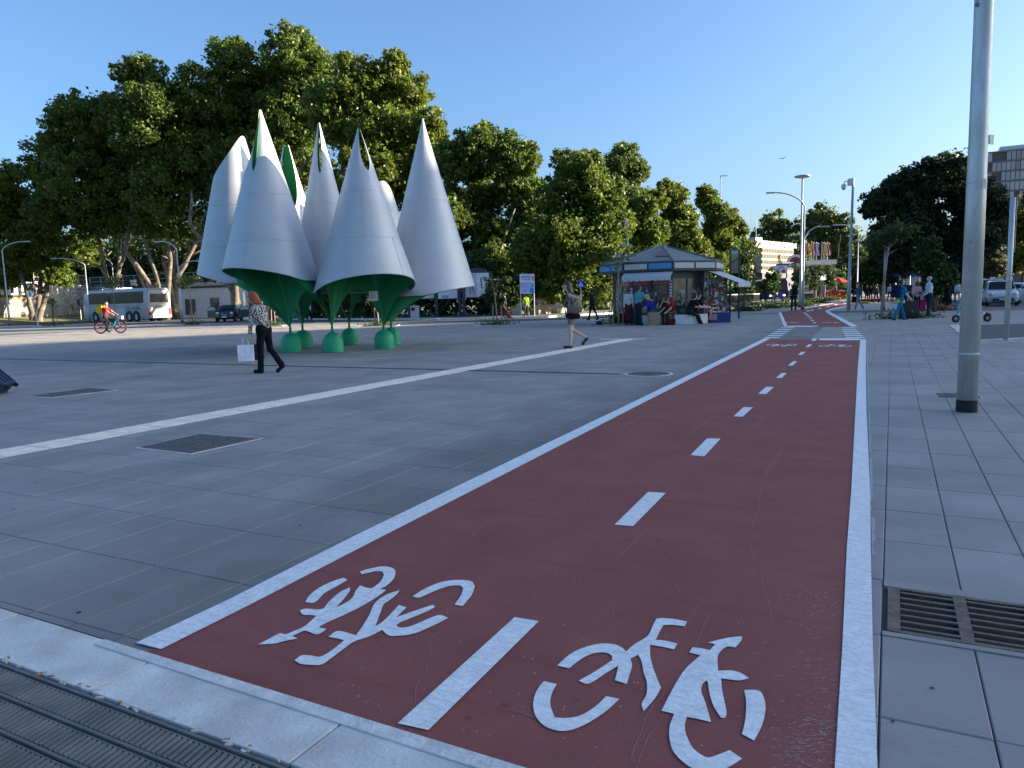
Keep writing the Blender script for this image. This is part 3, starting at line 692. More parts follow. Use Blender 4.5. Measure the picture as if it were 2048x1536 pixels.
# ================================================================== POLES AND LAMPS
M_galv = mat('galvanised_steel', (0.55, 0.56, 0.55), 0.42, 0.4, 0.16, 5, bump=0.08, bscale=20, stretch=(3, 3, .6))
wear(M_galv, (0.46, 0.49, 0.38), 1.2, 0.42, 0.72)
wear(M_galv, (0.20, 0.20, 0.19), 6, 0.64, 0.8)
M_lampgrey = mat('lamp_grey_paint', (0.42, 0.44, 0.46), 0.5, 0.3, 0.06, 3)
M_black = paint((0.015, 0.016, 0.018), 0.5)
pb = gp(1933, 823); bp = thing('mast_pole', 'thick galvanised steel mast with black foot beside the cycle lane', 'pole', pb)
m = MB(); m.tube([(0, 0, .12), (0, 0, 2.4), (0, 0, 2.42), (-.005, 0, 5.0), (-.01, 0, 9.0)], [.096, .089, .0865, .083, .072], 32); m.build('shaft', M_galv, bp, smooth=True)
m = MB(); m.tube([(0, 0, 0), (0, 0, .125)], [.1005, .099], 32); m.build('foot_sleeve', mat('black_bitumen', (0.012, 0.013, 0.016), .8, 0, .4, 20, bump=.6), bp)
m = MB(); m.lathe([(.0968, .60), (.0975, .605), (.0975, .615), (.0968, .62)], n=32); m.lathe([(.0905, 2.335), (.0915, 2.34), (.0915, 2.35), (.0905, 2.355)], n=32); m.build('weld_ring', M_galv, bp)
m = MB(); m.box((-.10, -.02, 4.62), (.06, .05, .055)); m.box((-.093, -.03, 4.05), (.02, .03, .03)); m.build('bracket', paint((.16, .15, .13)), bp)
m = MB(); m.tube([(-.088, -.028, 4.6), (-.090, -.028, 4.3), (-.088, -.028, 4.05)], .006, 6); m.build('cable', paint((.35, .36, .36)), bp)
m = MB(); m.box((.115, -.02, 2.76), (.07, .015, .09), .5); m.build('torn_sticker', paint((.7, .7, .68)), bp)
m = MB()
for k, (a, z) in enumerate(((-1.6, 2.37), (-1.9, 2.36), (-1.3, 2.36))):
    m.box((.0905*math.cos(a), .0905*math.sin(a), z-.04), (.05, .004, .10 if k else .06), a+math.pi/2)
m.build('sticker_scraps', paint((.52, .53, .50)), bp)

tp_ = gp(2012, 680); zt = at(2020, 395, tp_.y).z
t = thing('sign_pole', 'thin bare grey steel pole standing at the asphalt patch', 'pole', tp_)
m = MB(); m.tube([(0, 0, 0), (.0, 0, zt)], [.062, .058], 16); m.build('shaft', M_galv, t, smooth=True)
m = MB(); m.tube([(.075, .03, zt*.62), (.075, .03, zt+.02)], .045, 10); m.build('strapped_tube', paint((.03, .03, .035)), t)
m = MB(); m.lathe([(.11, 0), (.11, .01), (.07, .02)], n=16); m.lathe([(.066, zt*.42), (.07, zt*.425), (.07, zt*.44), (.066, zt*.445)], n=16); m.build('collar', M_galv, t)

def arm_pts(h, reach, rise, side): 
    P = []
    for k in range(11):
        s = k/10; P.append(Vector((side*reach*(s**1.35), 0, h+rise*math.sin(s*math.pi/2)**0.85)))
    return P
def lamp(label, base, h, arms, r=.08, rz=0.0, group=None, top=None, name='street_lamp'):
    t = thing(name, label, 'street lamp', base, rz, group)
    m = MB(); m.tube([(0, 0, 0), (0, 0, h*.28), (0, 0, h*.285), (0, 0, h)], [r*1.15, r*1.05, r*.8, r*.6], 12); m.build('mast', M_lampgrey, t, smooth=True)
    m = MB(); m.lathe([(r*1.5, 0), (r*1.5, .12), (r*1.2, .16)], n=12); m.build('base_collar', M_black, t)
    for (ha, reach, rise, side) in arms:
        P = arm_pts(ha, reach, rise, side); m = MB(); m.tube(P, [r*.6]*10+[r*.5], 8); ao = m.build('arm', M_lampgrey, t, smooth=True)
        e = P[-1]; m = MB(); m.box(e+Vector((side*.28, 0, .0)), (.62, .2, .09)); hd = m.build('lamp_head', M_lampgrey, ao, bevel=.02)
        m = MB(); m.box(e+Vector((side*.3, 0, -.05)), (.4, .15, .015)); m.build('lens', paint((.7, .72, .7), .2), ao)
    if top == 'disc':
        m = MB(); m.lathe([(.1, h-.05), (.5, h+.0), (.64, h+.06), (.6, h+.12), (.35, h+.18), (.08, h+.2)], n=28); m.build('disc_lantern', M_lampgrey, t, smooth=True)
    if top == 'cobra':
        m = MB(); m.box((.5, 0, h), (1.1, .3, .1)); m.build('lamp_head', M_lampgrey, t)
    return t
def top_of(px, py, D): return at(px, py, D).z
b0 = col(1601, 60); lamp('tall mast with a flat disc lantern on top beside far cycle lane', b0, top_of(1600, 355, 60), [], .11, top='disc')
b1 = col(1606, 52); hh = top_of(1604, 412, 52)
lamp('grey lamp with a long upper arm and a low curved arm at the lane bend', b1, hh, [(hh-.05, 2.05, 1.0, -1), (top_of(1606, 482, 52), 1.1, .95, 1)], .085)
b2 = gp(1697, 620); hc = top_of(1702, 356, b2.y)
t = thing('camera_mast', 'straight grey mast carrying a white box and dome security camera', 'camera mast', b2)
m = MB(); m.tube([(0, 0, 0), (0, 0, hc*.26), (0, 0, hc*.265), (0.1, 0, hc)], [.125, .115, .09, .075], 12); m.build('mast', M_lampgrey, t, smooth=True)
m = MB(); m.box((-.08, 0, hc-.25), (.26, .3, .42)); m.build('box', paint((.62, .65, .66)), t, bevel=.01)
m = MB(); m.tube([(-.1, 0, hc-.3), (-.3, 0, hc-.2), (-.45, 0, hc-.22), (-.5, 0, hc-.35)], .03, 8); m.build('bracket', M_lampgrey, t)
m = MB(); m.lathe([(.06, hc-.36), (.13, hc-.4), (.15, hc-.55), (.13, hc-.66), (.05, hc-.74)][::-1], (-.5, 0, 0), n=14); m.build('dome_camera', paint((.55, .58, .6)), t, smooth=True)
G_L = 'street lamps along the far cycle lane'
for px, D, ytop, arms, lab in ((1714, 70, 462, [(0, 1.8, .6, -1), (-1.1, 1.9, .9, 1)], 'grey double-arm street lamp just behind the camera mast'),
                     (1768, 46, 440, [(-2.4, 1.3, .7, 1)], 'slim grey lamp with one short curved arm beside the young tree'),
                     (1799, 62, 497, [(-.4, 1.4, .55, 1)], 'thin lamp with one curved arm rising above the person in white top'),
                     (1819, 70, 497, [(-.6, 1.4, .5, 1)], 'thin one-arm lamp just left of the grey booth'),
                     (1811, 82, 495, [], 'thin armless pole between the two one-arm lamps')):
    h = top_of(px, ytop, D); lamp(lab, col(px, D), h, [(h+a[0], *a[1:]) for a in arms], .07 if D < 75 else .06, 0, G_L)
h = top_of(1838, 470, 58); lamp('pale mast pole standing behind the man in white shirt', col(1838, 58), h, [], .08)
h = top_of(1440, 352, 120); lamp('tall distant lamp rising behind the lime trees', col(1440, 120), h, [], .1, top='cobra')
G_R = 'street lamps along the left road'
for px, D, yt, reach, side, lab in ((17, 74, 500, 2.2, 1, 'curved lamp in front of the black and white mural wall'), (178, 80, 530, 2.9, -1, 'dark curved lamp standing just in front of the coach'),
                             (232, 98, 527, 1.6, -1, 'thin curved lamp rising behind the coach roof'), (362, 66, 500, 1.3, -1, 'tall leaning lamp beside the coach rear'), (362.5, 68, 540, 1.6, 1, 'low curved lamp beside the coach rear')):
    h = top_of(px, yt, D); lamp(lab, col(px, D), h, [(h-.02, reach, .8, side)], .085, 0, G_R)
t = thing('flag_mast', 'thin bare pole rising above the lime trees', 'mast', col(1494, 150)); m = MB(); m.tube([(0, 0, 0), (0, 0, top_of(1494, 425, 150))], [.1, .04], 8); m.build('pole', M_lampgrey, t)
t = thing('flag_mast', 'thin bare pole beside the bus station roof sign', 'mast', col(1511, 150)); m = MB(); m.tube([(0, 0, 0), (0, 0, top_of(1511, 430, 150))], [.09, .04], 8); m.build('pole', M_lampgrey, t)
# ================================================================== TREES AND PLANTS
L_plane = leafmat('plane_leaf', (0.085, 0.135, 0.026)); L_lime = leafmat('lime_leaf', (0.095, 0.14, 0.022)); L_dark = leafmat('dark_leaf', (0.032, 0.050, 0.022))
L_young = leafmat('young_leaf', (0.085, 0.135, 0.03)); L_weed = leafmat('weed_leaf', (0.05, 0.10, 0.025)); L_ivy = leafmat('ivy_leaf', (0.042, 0.075, 0.022))
L_dry = leafmat('dry_leaf', (0.17, 0.12, 0.05)); L_cyp = leafmat('cypress_leaf', (0.028, 0.048, 0.02)); L_far = leafmat('far_leaf', (0.085, 0.13, 0.045))
M_bark = mat('plane_bark', (0.12, 0.10, 0.075), 0.85, 0, 0.35, 2.2, bump=0.5, bscale=12); wear(M_bark, (0.22, 0.185, 0.13), 1.4, 0.5, 0.62)
M_dbark = mat('dark_bark', (0.07, 0.055, 0.042), 0.9, 0, 0.3, 4, bump=0.6)
M_pbark = mat('pale_sapling_bark', (0.30, 0.24, 0.16), 0.85, 0, 0.25, 8, bump=0.3)

def leaves(name, centres, sizes, m, parent=None, up=0.25, loc=None, aspect=0.62):
    """one quad per leaf clump, foreach-filled mesh"""
    n = len(centres); nr = rng.normal(size=(n, 3)); nr[:, 2] += up*1.2; nr /= np.linalg.norm(nr, axis=1)[:, None]
    a = rng.normal(size=(n, 3)); a -= nr*(a*nr).sum(1)[:, None]; a /= np.linalg.norm(a, axis=1)[:, None]; b = np.cross(nr, a)
    s = sizes[:, None]; fold = nr*s*0.18
    P = np.stack([centres-a*s, centres-b*s*aspect+fold, centres+a*s, centres+b*s*aspect+fold], 1).reshape(-1, 3)
    me = bpy.data.meshes.new(name); me.vertices.add(4*n); me.vertices.foreach_set('co', P.astype(np.float32).ravel())
    me.loops.add(4*n); me.loops.foreach_set('vertex_index', np.arange(4*n, dtype=np.int32))
    me.polygons.add(n); me.polygons.foreach_set('loop_start', np.arange(0, 4*n, 4, dtype=np.int32))
    try: me.polygons.foreach_set('loop_total', np.full(n, 4, dtype=np.int32))
    except Exception: pass
    me.materials.append(m); me.update(calc_edges=True); me.validate()
    return link(name, me, parent, loc)
def clumps(blobs, n, sub=0.27, nsub=34, flat=0.85):
    """leaf centres: every blob is broken into sub-clumps near its surface"""
    tot = sum(b[3]**2 for b in blobs); out = []
    for (x, y, z, r) in blobs:
        k = max(6, int(n*r*r/tot)); ns = nsub
        d = rng.normal(size=(ns, 3)); d /= np.linalg.norm(d, axis=1)[:, None]
        rr = r*(0.32+0.80*rng.random(ns)**0.7); c = np.array([x, y, z])+d*rr[:, None]*np.array([1, 1, flat])
        sr = r*sub*(0.6+0.8*rng.random(ns)); w = sr**2; w /= w.sum()
        idx = rng.choice(ns, size=k, p=w); e = rng.normal(size=(k, 3)); e /= np.linalg.norm(e, axis=1)[:, None]
        out.append(c[idx]+e*(sr[idx]*rng.random(k)**0.42)[:, None]*np.array([1, 1, .8]))
        kk = k//9; e = rng.normal(size=(kk, 3)); e /= np.linalg.norm(e, axis=1)[:, None]
        out.append(np.array([x, y, z])+e*(r*(.7+.5*rng.random(kk)))[:, None]*np.array([1, 1, flat]))
    return np.concatenate(out)
def tree(name, label, base, D, blobs_px, n, leaf, m, stems, bark=None, group=None, depth_sp=0.55, nsub=46, sub=.24, cat='tree'):
    """base: plan position; blobs_px: (px, py, r px) crown masses measured at distance D; stems: polylines (px, py) from base"""
    k = D/FOC; base = Vector(base); t = thing(name, label, cat, base, 0, group)
    bl = []
    for i, (x, y, r) in enumerate(blobs_px):
        p = at(x, y, D)-base; R_ = r*k*.9
        for s in (0, 1):
            q = random.uniform(-1, 1)*depth_sp*R_*2.2
            bl.append((p.x+(random.uniform(-.25, .25)*R_ if s else 0), p.y+q, p.z, R_*(1 if s == 0 else .85)))
    for q in range(len(bl)//3):
        a_, b_ = random.sample(bl, 2)
        if (Vector(a_[:3])-Vector(b_[:3])).length < 2.6*(a_[3]+b_[3]): bl.append(tuple((a_[i]+b_[i])/2 for i in range(3))+(min(a_[3], b_[3])*.8,))
    c = clumps(bl, n, sub, nsub); c = c[c[:, 2] > 0.4]
    leaves('crown', c, leaf*(0.6+0.8*rng.random(len(c))), m, t)
    tb = MB()
    for st_ in stems:
        r0 = st_[0]*.78; P = []
        for i, (x, y) in enumerate(st_[1:]):
            p = at(x, y, D)-base
            if i == 0 and y > 560: p.z = -0.05
            P.append(p+Vector((0, (random.uniform(-1, 1)*i*k*14 if i else 0), 0)))
        Q = []                                            # subdivide with a little wander
        for a, b in zip(P[:-1], P[1:]):
            for s in range(4): Q.append(a.lerp(b, s/4)+Vector((random.uniform(-1, 1), random.uniform(-1, 1), 0))*r0*.22*(1 if Q else 0))
        Q.append(P[-1]); rr = [r0*(1-0.78*(i/(len(Q)-1)))*(1.35 if i == 0 else 1) for i in range(len(Q))]
        tb.tube(Q, rr, 9)
        for i in range(3, len(Q)-2):                          # side limbs
            if random.random() < .55:
                d = Vector((random.uniform(-1, 1), random.uniform(-1, 1), random.uniform(.3, 1))).normalized()*r0*random.uniform(4, 8)
                tb.tube([Q[i], Q[i]+d*.5+Vector((0, 0, .1*r0)), Q[i]+d], [rr[i]*.55, rr[i]*.38, rr[i]*.12], 6)
    tb.build('trunk', bark or M_bark, t, smooth=True)
    return t
GP = 'big plane trees behind the coach'
tree('plane_tree', 'broad dark plane tree forked low above the coach front', col(222, 88), 88, [(140,310,58),(195,255,68),(128,385,46),(195,370,72),(250,320,76),(85,345,30),(262,425,48),(150,245,34),(112,430,36),(230,440,40),(180,450,36)], 82650, .19, L_plane,
     [(.44, (222,640),(212,560),(188,480),(150,400),(120,320)), (.36, (226,640),(232,540),(228,470),(240,380),(215,290)), (.35, (232,560),(246,500),(262,420))], group=GP)
tree('plane_tree', 'tall plane tree with pale leaning trunks rising directly behind the coach', col(318, 84), 84, [(300,185,56),(330,260,84),(268,238,66),(402,200,72),(392,310,84),(330,385,66),(425,400,54),(300,445,40),(380,450,44),(285,130,32),(262,150,30)], 88160, .19, L_plane,
     [(.44, (322,640),(305,575),(262,500),(240,430),(270,330)), (.38, (326,640),(318,570),(285,470),(300,360),(320,250)), (.4, (330,600),(338,520),(336,420),(360,320)), (.3, (318,570),(270,535),(243,495))], group=GP)
tree('plane_tree', 'tallest plane tree with open branching crown behind the silver cones', col(356, 86), 86, [(480,135,58),(590,118,58),(540,185,82),(470,240,84),(602,240,84),(520,330,76),(640,165,66),(452,112,34),(600,340,60),(455,350,56),(440,430,44),(520,420,50),(600,90,30),(470,95,26)], 93670, .19, L_plane,
     [(.44, (352,640),(348,575),(352,500),(368,420),(420,310),(470,220)), (.45, (352,560),(386,500),(430,400),(520,280)), (.4, (350,580),(330,520),(345,440),(390,330))], group=GP)
tree('plane_tree', 'sunlit yellow-green plane tree with thick pale leaning trunk by white hut', col(478, 76), 76, [(722,165,62),(790,182,60),(680,232,76),(770,262,80),(838,285,56),(730,350,78),(822,370,60),(862,255,34),(680,395,50),(790,132,28),(896,315,34),(850,420,40)], 93670, .19, leafmat('lit_plane_leaf', (0.11, 0.155, 0.026)),  # brighter copy of the plane leaf, sunlight put into its colour
     [(.58, (478,640),(466,585),(430,520),(396,450),(380,380)), (.45, (468,585),(470,540),(520,440),(600,340),(680,260)), (.4, (440,540),(415,480),(440,400),(520,320))], group=GP)
tree('plane_tree', 'light green tree with many upright stems in front of mural wall', col(70, 92), 92, [(16,385,44),(80,410,46),(14,445,48),(92,475,50),(140,500,40),(40,515,44),(112,535,30),(0,410,40),(-30,390,36),(30,350,26),(10,560,24),(120,555,22)], 49300, .19, L_lime,
     [(.5, (68,650),(62,600),(48,540),(35,470)), (.5, (72,650),(74,590),(70,520),(60,440)), (.5, (78,650),(84,590),(92,520),(110,460))], group=None)
tree('broad_tree', 'big full green tree behind the advertising panels', col(965, 66), 66, [(960,300,52),(1028,322,50),(908,322,50),(940,390,72),(1040,392,64),(900,432,56),(980,470,76),(880,500,46),(1072,435,44),(1000,540,56),(930,545,46),(970,270,26),(1010,285,26)], 78000, .155, L_plane,
     [(.45, (965,640),(962,560),(950,470),(930,380)), (.35, (968,600),(1000,500),(1030,420)), (.3, (1040,640),(1045,560),(1060,490))])
tree('poplar_tree', 'taller pale green tree rising above the row of limes', col(1225, 92), 92, [(1240,328,40),(1208,362,36),(1272,342,32),(1240,400,42),(1180,345,34),(1132,322,32),(1282,392,26),(1250,300,20),(1150,360,36)], 38000, .18, leafmat('poplar_leaf', (0.09, 0.14, 0.04)),
     [(.4, (1225,640),(1228,520),(1235,420),(1240,350)), (.3, (1180,640),(1170,480),(1160,380))])
GL_ = 'lime trees along the far pavement'
for lab, bx, D, bl, n in (('big round lime tree sunlit on its side next to the blue pedestrian sign', 1150, 57, [(1160,350,50),(1120,400,54),(1190,402,52),(1212,452,48),(1110,470,68),(1180,500,66),(1062,512,48),(1232,520,38),(1130,560,60),(1062,562,36),(1165,325,26),(1200,570,40)], 80000),
                          ('dense lime tree rising directly behind the news kiosk roof peak', 1285, 70, [(1280,420,36),(1300,470,40),(1270,500,40),(1310,402,26),(1290,550,42),(1255,540,30)], 32000),
                          ('lime tree behind the kiosk right roof slope', 1352, 80, [(1340,390,30),(1362,430,40),(1350,480,44),(1380,510,40),(1350,552,40),(1330,372,16)], 32000),
                          ('tall narrow lime tree behind the kiosk awning', 1425, 92, [(1412,400,26),(1430,440,36),(1412,482,40),(1452,490,34),(1422,535,40),(1410,382,16)], 28000),
                          ('last and smallest lime tree of the row next to bus station', 1474, 105, [(1470,462,22),(1482,500,26),(1462,530,26),(1490,530,20)], 12000)):
    tree('lime_tree', lab, col(bx, D), D, bl, n, .14 if D < 60 else .165, L_lime, [(.3, (bx, 640), (bx, 560), (bx+4, 480), (bx-4, 420))], M_dbark, GL_)
tree('holm_oak', 'large dark evergreen oak behind the crowd on the right pavement', col(1868, 47), 47, [(1770,402,40),(1832,372,54),(1890,352,50),(1932,402,54),(1782,462,48),(1850,452,62),(1920,482,54),(1972,422,36),(1748,482,24),(1812,518,40),(1902,535,36),(1905,318,14),(1992,470,30),(1800,360,22),(1742,425,18),(1850,330,18)], 85000, .105, L_dark,
     [(.3, (1868,625),(1864,560),(1830,490),(1800,430)), (.2, (1875,600),(1905,545),(1930,470)), (.16, (1866,590),(1850,500),(1860,420)), (.14, (1862,560),(1800,535),(1770,480))], M_dbark)
tree('small_tree', 'dense narrow green tree behind the man in white shirt', col(1866, 40), 40, [(1866,488,20),(1860,520,28),(1872,550,28),(1858,575,22)], 9000, .12, L_ivy, [(.12, (1868,640),(1868,560),(1866,490))], M_dbark)
tree('small_tree', 'dark leafy tree shading the far pavement beside double-arm lamp', col(1760, 80), 80, [(1745,545,28),(1775,520,32),(1790,560,28),(1752,500,24)], 7000, .22, L_ivy, [(.2, (1765,620),(1765,560),(1770,510))], M_dbark)
tree('broad_tree', 'yellow-green sunlit tree behind the taxi rank', col(2040, 88), 88, [(2032,440,34),(2050,500,44),(2075,440,44),(2010,520,30),(2060,400,24)], 13000, .28, leafmat('gold_leaf', (0.12, 0.125, 0.02)), [(.3, (2040,620),(2040,540),(2045,470))], M_dbark)
tree('broad_tree', 'grey-green bush-like tree between thick mast and taxi rank', col(1975, 78), 78, [(1965,530,30),(1990,545,26),(1955,560,24),(1985,510,20)], 7000, .22, leafmat('olive_leaf', (0.07, 0.085, 0.04)), [(.2, (1975,620),(1973,560),(1975,520))], M_dbark)
GF = 'distant trees behind the bus station'
for lab, bx, D, bl, n in (('distant tree left of the bus station roof sign', 1540, 190, [(1545,440,24),(1522,468,20),(1572,478,28),(1550,500,24),(1560,450,16)], 6000), ('distant tree behind the tall disc lantern mast', 1632, 185, [(1640,445,34),(1618,480,32),(1608,440,20),(1650,490,32),(1640,415,14)], 12000),
                          ('distant tree behind the security camera mast', 1690, 180, [(1680,465,32),(1700,500,32),(1665,510,26),(1690,440,16)], 7000), ('distant tree behind the flags', 1590, 175, [(1595,500,24),(1610,525,24),(1585,480,16)], 4000),
                          ('distant dark tree closing the view along the cycle lane', 1735, 150, [(1730,520,30),(1722,550,26),(1760,550,26),(1690,540,26)], 6000), ('distant dark tree behind the waiting crowd', 1815, 130, [(1800,540,30),(1835,535,32),(1820,565,22),(1780,565,20)], 7000),
                          ('distant dark tree behind the red market stall', 1670, 150, [(1660,545,24),(1640,535,22),(1680,560,20)], 5000), ('distant dark tree behind the thick steel mast', 1930, 120, [(1925,545,30),(1950,525,26),(1900,565,24)], 6000)):
    tree('distant_tree', lab, col(bx, D), D, bl+[(b_[0]+random.uniform(-18, 18), b_[1]+24, b_[2]) for b_ in bl[:3]], int(n*2), .34, L_far if D > 160 else L_ivy, [(.3, (bx, 600), (bx, 520), (bx+3, 470))], M_dbark, GF, nsub=14)
cyp = None
for k, (px, D, yt) in enumerate(((238, 128, 442), (262, 126, 452), (285, 130, 434), (315, 127, 447), (340, 129, 427), (372, 126, 442), (400, 130, 434), (425, 127, 452), (160, 127, 462), (188, 130, 472), (455, 128, 442), (490, 130, 452))):
    H = top_of(px, yt, D); t = thing('cypress_tree', 'dark cypress standing behind the wall among the plane trunks', 'tree', col(px, D), 0, 'cypresses behind the wall')
    n = 2600; z = rng.random(n)**.8; w = 1.5*np.sin(np.clip(z*1.05+.12, 0, 1)*math.pi)**.8*(1-z*.55); a = rng.random(n)*6.283
    c = np.stack([w*np.cos(a), w*np.sin(a), .5+z*(H-.5)], 1)+rng.normal(size=(n, 3))*.12
    leaves('crown', c, .4*(.6+.8*rng.random(n)), L_cyp, t); m = MB(); m.tube([(0, 0, -.1), (0, 0, H*.6)], [.25, .05], 6); m.build('trunk', M_dbark, t)

def hedge(name, label, pts, h, w, n, leaf, m, cat='hedge', z0=0.1):
    """leafy mass along a plan polyline"""
    P = [Vector((p[0], p[1], 0)) for p in pts]; base = P[0]; out = []; L = [0]
    for a, b in zip(P[:-1], P[1:]): L.append(L[-1]+(b-a).length)
    u = rng.random(n)*L[-1]
    for x in u:
        k = max(i for i in range(len(P)-1) if L[i] <= x+1e-9); q = P[k].lerp(P[k+1], (x-L[k])/(L[k+1]-L[k])); out.append((q.x-base.x, q.y-base.y, 0))
    c = np.array(out); hh = h*(0.8+0.25*np.sin(u*.9)+0.15*np.sin(u*2.7+1)); c[:, 2] = z0+hh*rng.random(n)**.75; c[:, :2] += rng.normal(size=(n, 2))*w*.35
    o = leaves(name, c, leaf*(.6+.8*rng.random(n)), m, None, loc=base); tag(o, label, cat); return o
hedge('ivy_hedge', 'dark ivy hedge filling the view under the advertising panels', [tuple(col(560, 70))[:2], tuple(col(760, 60))[:2], tuple(col(1000, 58))[:2], tuple(col(1190, 66))[:2], tuple(col(1290, 78))[:2], tuple(col(1500, 112))[:2]], 4.6, 1.6, 30000, .24, L_ivy)
hedge('ivy_hedge', 'dark undergrowth behind the far wall between the plane trunks', [tuple(col(20, 122))[:2], tuple(col(300, 118))[:2], tuple(col(560, 100))[:2]], 13, 4, 30000, .36, L_ivy)
o = thing('shrub', 'rounded dark green shrub beside the blue and white poster', 'shrub', col(1012, 52.5)); k = 52.5/FOC
c = clumps([( (x-1012)*k, 0, 1.3+(598-y)*k, r*k) for x, y, r in ((1010,580,30),(985,590,18),(1035,585,24),(1005,605,22),(1045,560,14))], 5000); leaves('foliage', c, .13*(.6+.8*rng.random(len(c))), L_ivy, o)
m = MB(); m.tube([(0, 0, 0), (0, 0, 1.2)], [.08, .04], 6); m.build('stem', M_dbark, o)

# ---- young trees with weedy planting squares
def sapling(label, base, H, lean=0.0, leafy=1.0, m=L_young, stake=True, n=420, rr=.035, spread=.75, umbrella=True):
    t = thing('young_tree', label, 'young tree', base, 0, 'young trees set in the paving')
    tb = MB(); top = Vector((lean, 0, H*.72)); tb.tube([(0, 0, -.02), (lean*.3, 0.02, H*.3), (lean*.6, -.02, H*.55), top], [rr*1.3, rr, rr*.9, rr*.7], 8)
    cs = []
    for k in range(8):
        a = k*2.4+random.random(); d = Vector((math.cos(a)*spread, math.sin(a)*spread, H*.22*random.uniform(.3, 1.2)))*random.uniform(.6, 1.1)
        p = top-Vector((0, 0, H*.12*random.random())); q = p+d; tb.tube([p, p.lerp(q, .5)+Vector((0, 0, .1)), q], [rr*.5, rr*.35, rr*.15], 5)
        for s in range(int(n/8)):
            f = random.uniform(.45, 1.15); cs.append(p+d*f+Vector((random.gauss(0, .16), random.gauss(0, .16), random.gauss(0, .10))))
    tb.build('trunk', M_pbark, t, smooth=True); cs = np.array([tuple(c) for c in cs]); leaves('crown', cs, .075*leafy*(.6+.8*rng.random(len(cs))), m, t, up=.8, aspect=.4)
    if stake:
        for s in (-1, 1):
            mb = MB(); mb.cyl((s*.22, .1, 0), (s*.20, .1, 1.0), .03, n=7); mb.build('stake', mat('stake_wood', (.30, .22, .13), .9), t)
    return t
def patch(label, c, w, d, h=.28, n=500, m=L_weed, rz=0.0, leaf=.07):
    mb = MB(); mb.box((0, 0, .006), (w, d, .012)); o = mb.build('planting_square', M_pit, loc=c); o.rotation_euler = (0, 0, rz); tag(o, label, 'weed patch', 'planting squares')
    cc = np.stack([rng.normal(size=n)*w*.26, rng.normal(size=n)*d*.26, np.abs(rng.normal(size=n))*h*.5+.03], 1); cc[:, 0] = np.clip(cc[:, 0], -w*.55, w*.55); cc[:, 1] = np.clip(cc[:, 1], -d*.6, d*.6)
    stuff(leaves('weeds', cc, leaf*(.5+rng.random(n)), m, o, up=0.1, aspect=.3))
    fr_ = MB()
    for s in (-1, 1): fr_.box((s*(w/2+.06), 0, .012), (.1, d+.2, .024)); fr_.box((0, s*(d/2+.06), .012), (w, .1, .024))
    fr_.build('stone_edging', M_conc, o); return o
def gd(px, py): return gp(px, py)
SAP = [((108, 653), 3.6, 'bare thin sapling with dark stake beside the round no-entry disc', .6, 2.6, .55, L_weed), ((232, 645), 6.2, 'sapling with feathery top in front of the coach side', 1.4, 1.2, 1.1, L_young), ((386, 650), 5.2, 'bright sapling with pale trunk between coach and dark car', 1.6, 1.6, 1.1, L_young),
       ((543, 652), 2.0, 'short pale stake-like sapling seen behind red-haired woman', .2, .8, .4, L_young), ((757, 655), 2.4, 'short sapling in a sunny weed patch behind the green feet', .3, 2.0, .5, L_young),
       ((995, 650), 3.2, 'dead-looking bare sapling in front of the ivy shrub', .25, 2.0, .5, L_ivy), ((1237, 651), 4.6, 'leaning pair of grey sapling stems at the kiosk corner', .5, 1.6, .6, L_young)]
for (px, py), H, lab, lf, w, sp, mm in SAP:
    b = gd(px, min(py, 652)); sapling(lab, b, H*.82, random.uniform(-.15, .1), 1.5, mm, n=int(300*lf), spread=sp)
    if px != 1237: patch('weedy planting square under the ' + ' '.join(lab.split(' in front')[0].split(' beside')[0].split(' seen')[0].split(' between')[0].split()[:8]), b, max(1.6, w), 1.2, .3, 300)
for px, py, H, lab, mm in ((1488, 623, 4.2, 'small leafy tree in grass clump beside kiosk awning', L_ivy), (1544, 617, 3.0, 'small leafy tree in grass clump in front of blue bus', L_ivy), (1600, 613, 3.4, 'small leafy tree behind the man with green shirt', L_ivy), (1630, 607, 3.8, 'small leafy tree in front of white umbrellas', L_ivy),
                      (1661, 601.5, 4.0, 'small leafy tree in front of the red market stall', L_ivy), (1682, 598.5, 4.2, 'small leafy tree just left of the camera mast', L_ivy), (1723, 601, 5.2, 'narrow yellowish young tree right of the camera mast', leafmat('yellow_leaf', (.25, .21, .05)))):
    b = gd(px, py); t = thing('young_tree', lab, 'young tree', b, 0, 'small trees in grass clumps along the far lane')
    mb = MB(); mb.tube([(0, 0, -.02), (.03, 0, H*.5), (0, 0, H*.9)], [.06, .05, .02], 7); mb.build('trunk', M_dbark, t)
    yw = 'yellowish' in lab; bl = [(random.uniform(-.3, .3)*(0.4 if yw else 1), random.uniform(-.3, .3), H*f, H*(.10 if yw else .17)) for f in (.5, .6, .7, .82, .92)]
    c = clumps(bl, 1100, .45, 10); leaves('crown', c, .11*(.6+.8*rng.random(len(c))), mm, t)
    if not yw: patch('grass clump at the foot of the small tree ' + ' '.join(lab.replace(' in grass clump', '').split(' ')[3:]), b, 2.6, 1.5, .5, 700, L_weed, -LA, .12)
b = gd(1762, 640); sapling('young umbrella-crowned tree on leaning thin trunk beside worker in blue', b, 4.6, .25, 1.5, L_ivy, False, 900, .05, 1.0); patch('long weedy planting strip at the feet of the worker in blue', b+Vector((1.0, .15, 0)), 2.8, .7, .3, 500, L_weed, -.15, .08)
patch('dry reddish planting square behind the man in white shirt', gd(1885, 622), 1.5, 1.0, .35, 500, leafmat('russet_leaf', (.16, .08, .04)), -.1, .07)
patch('weedy kiosk corner planting around cardboard boxes', gd(1245, 648), 1.7, .7, .45, 600, leafmat('kiosk_weed', (.03, .07, .02)), 0, .09)
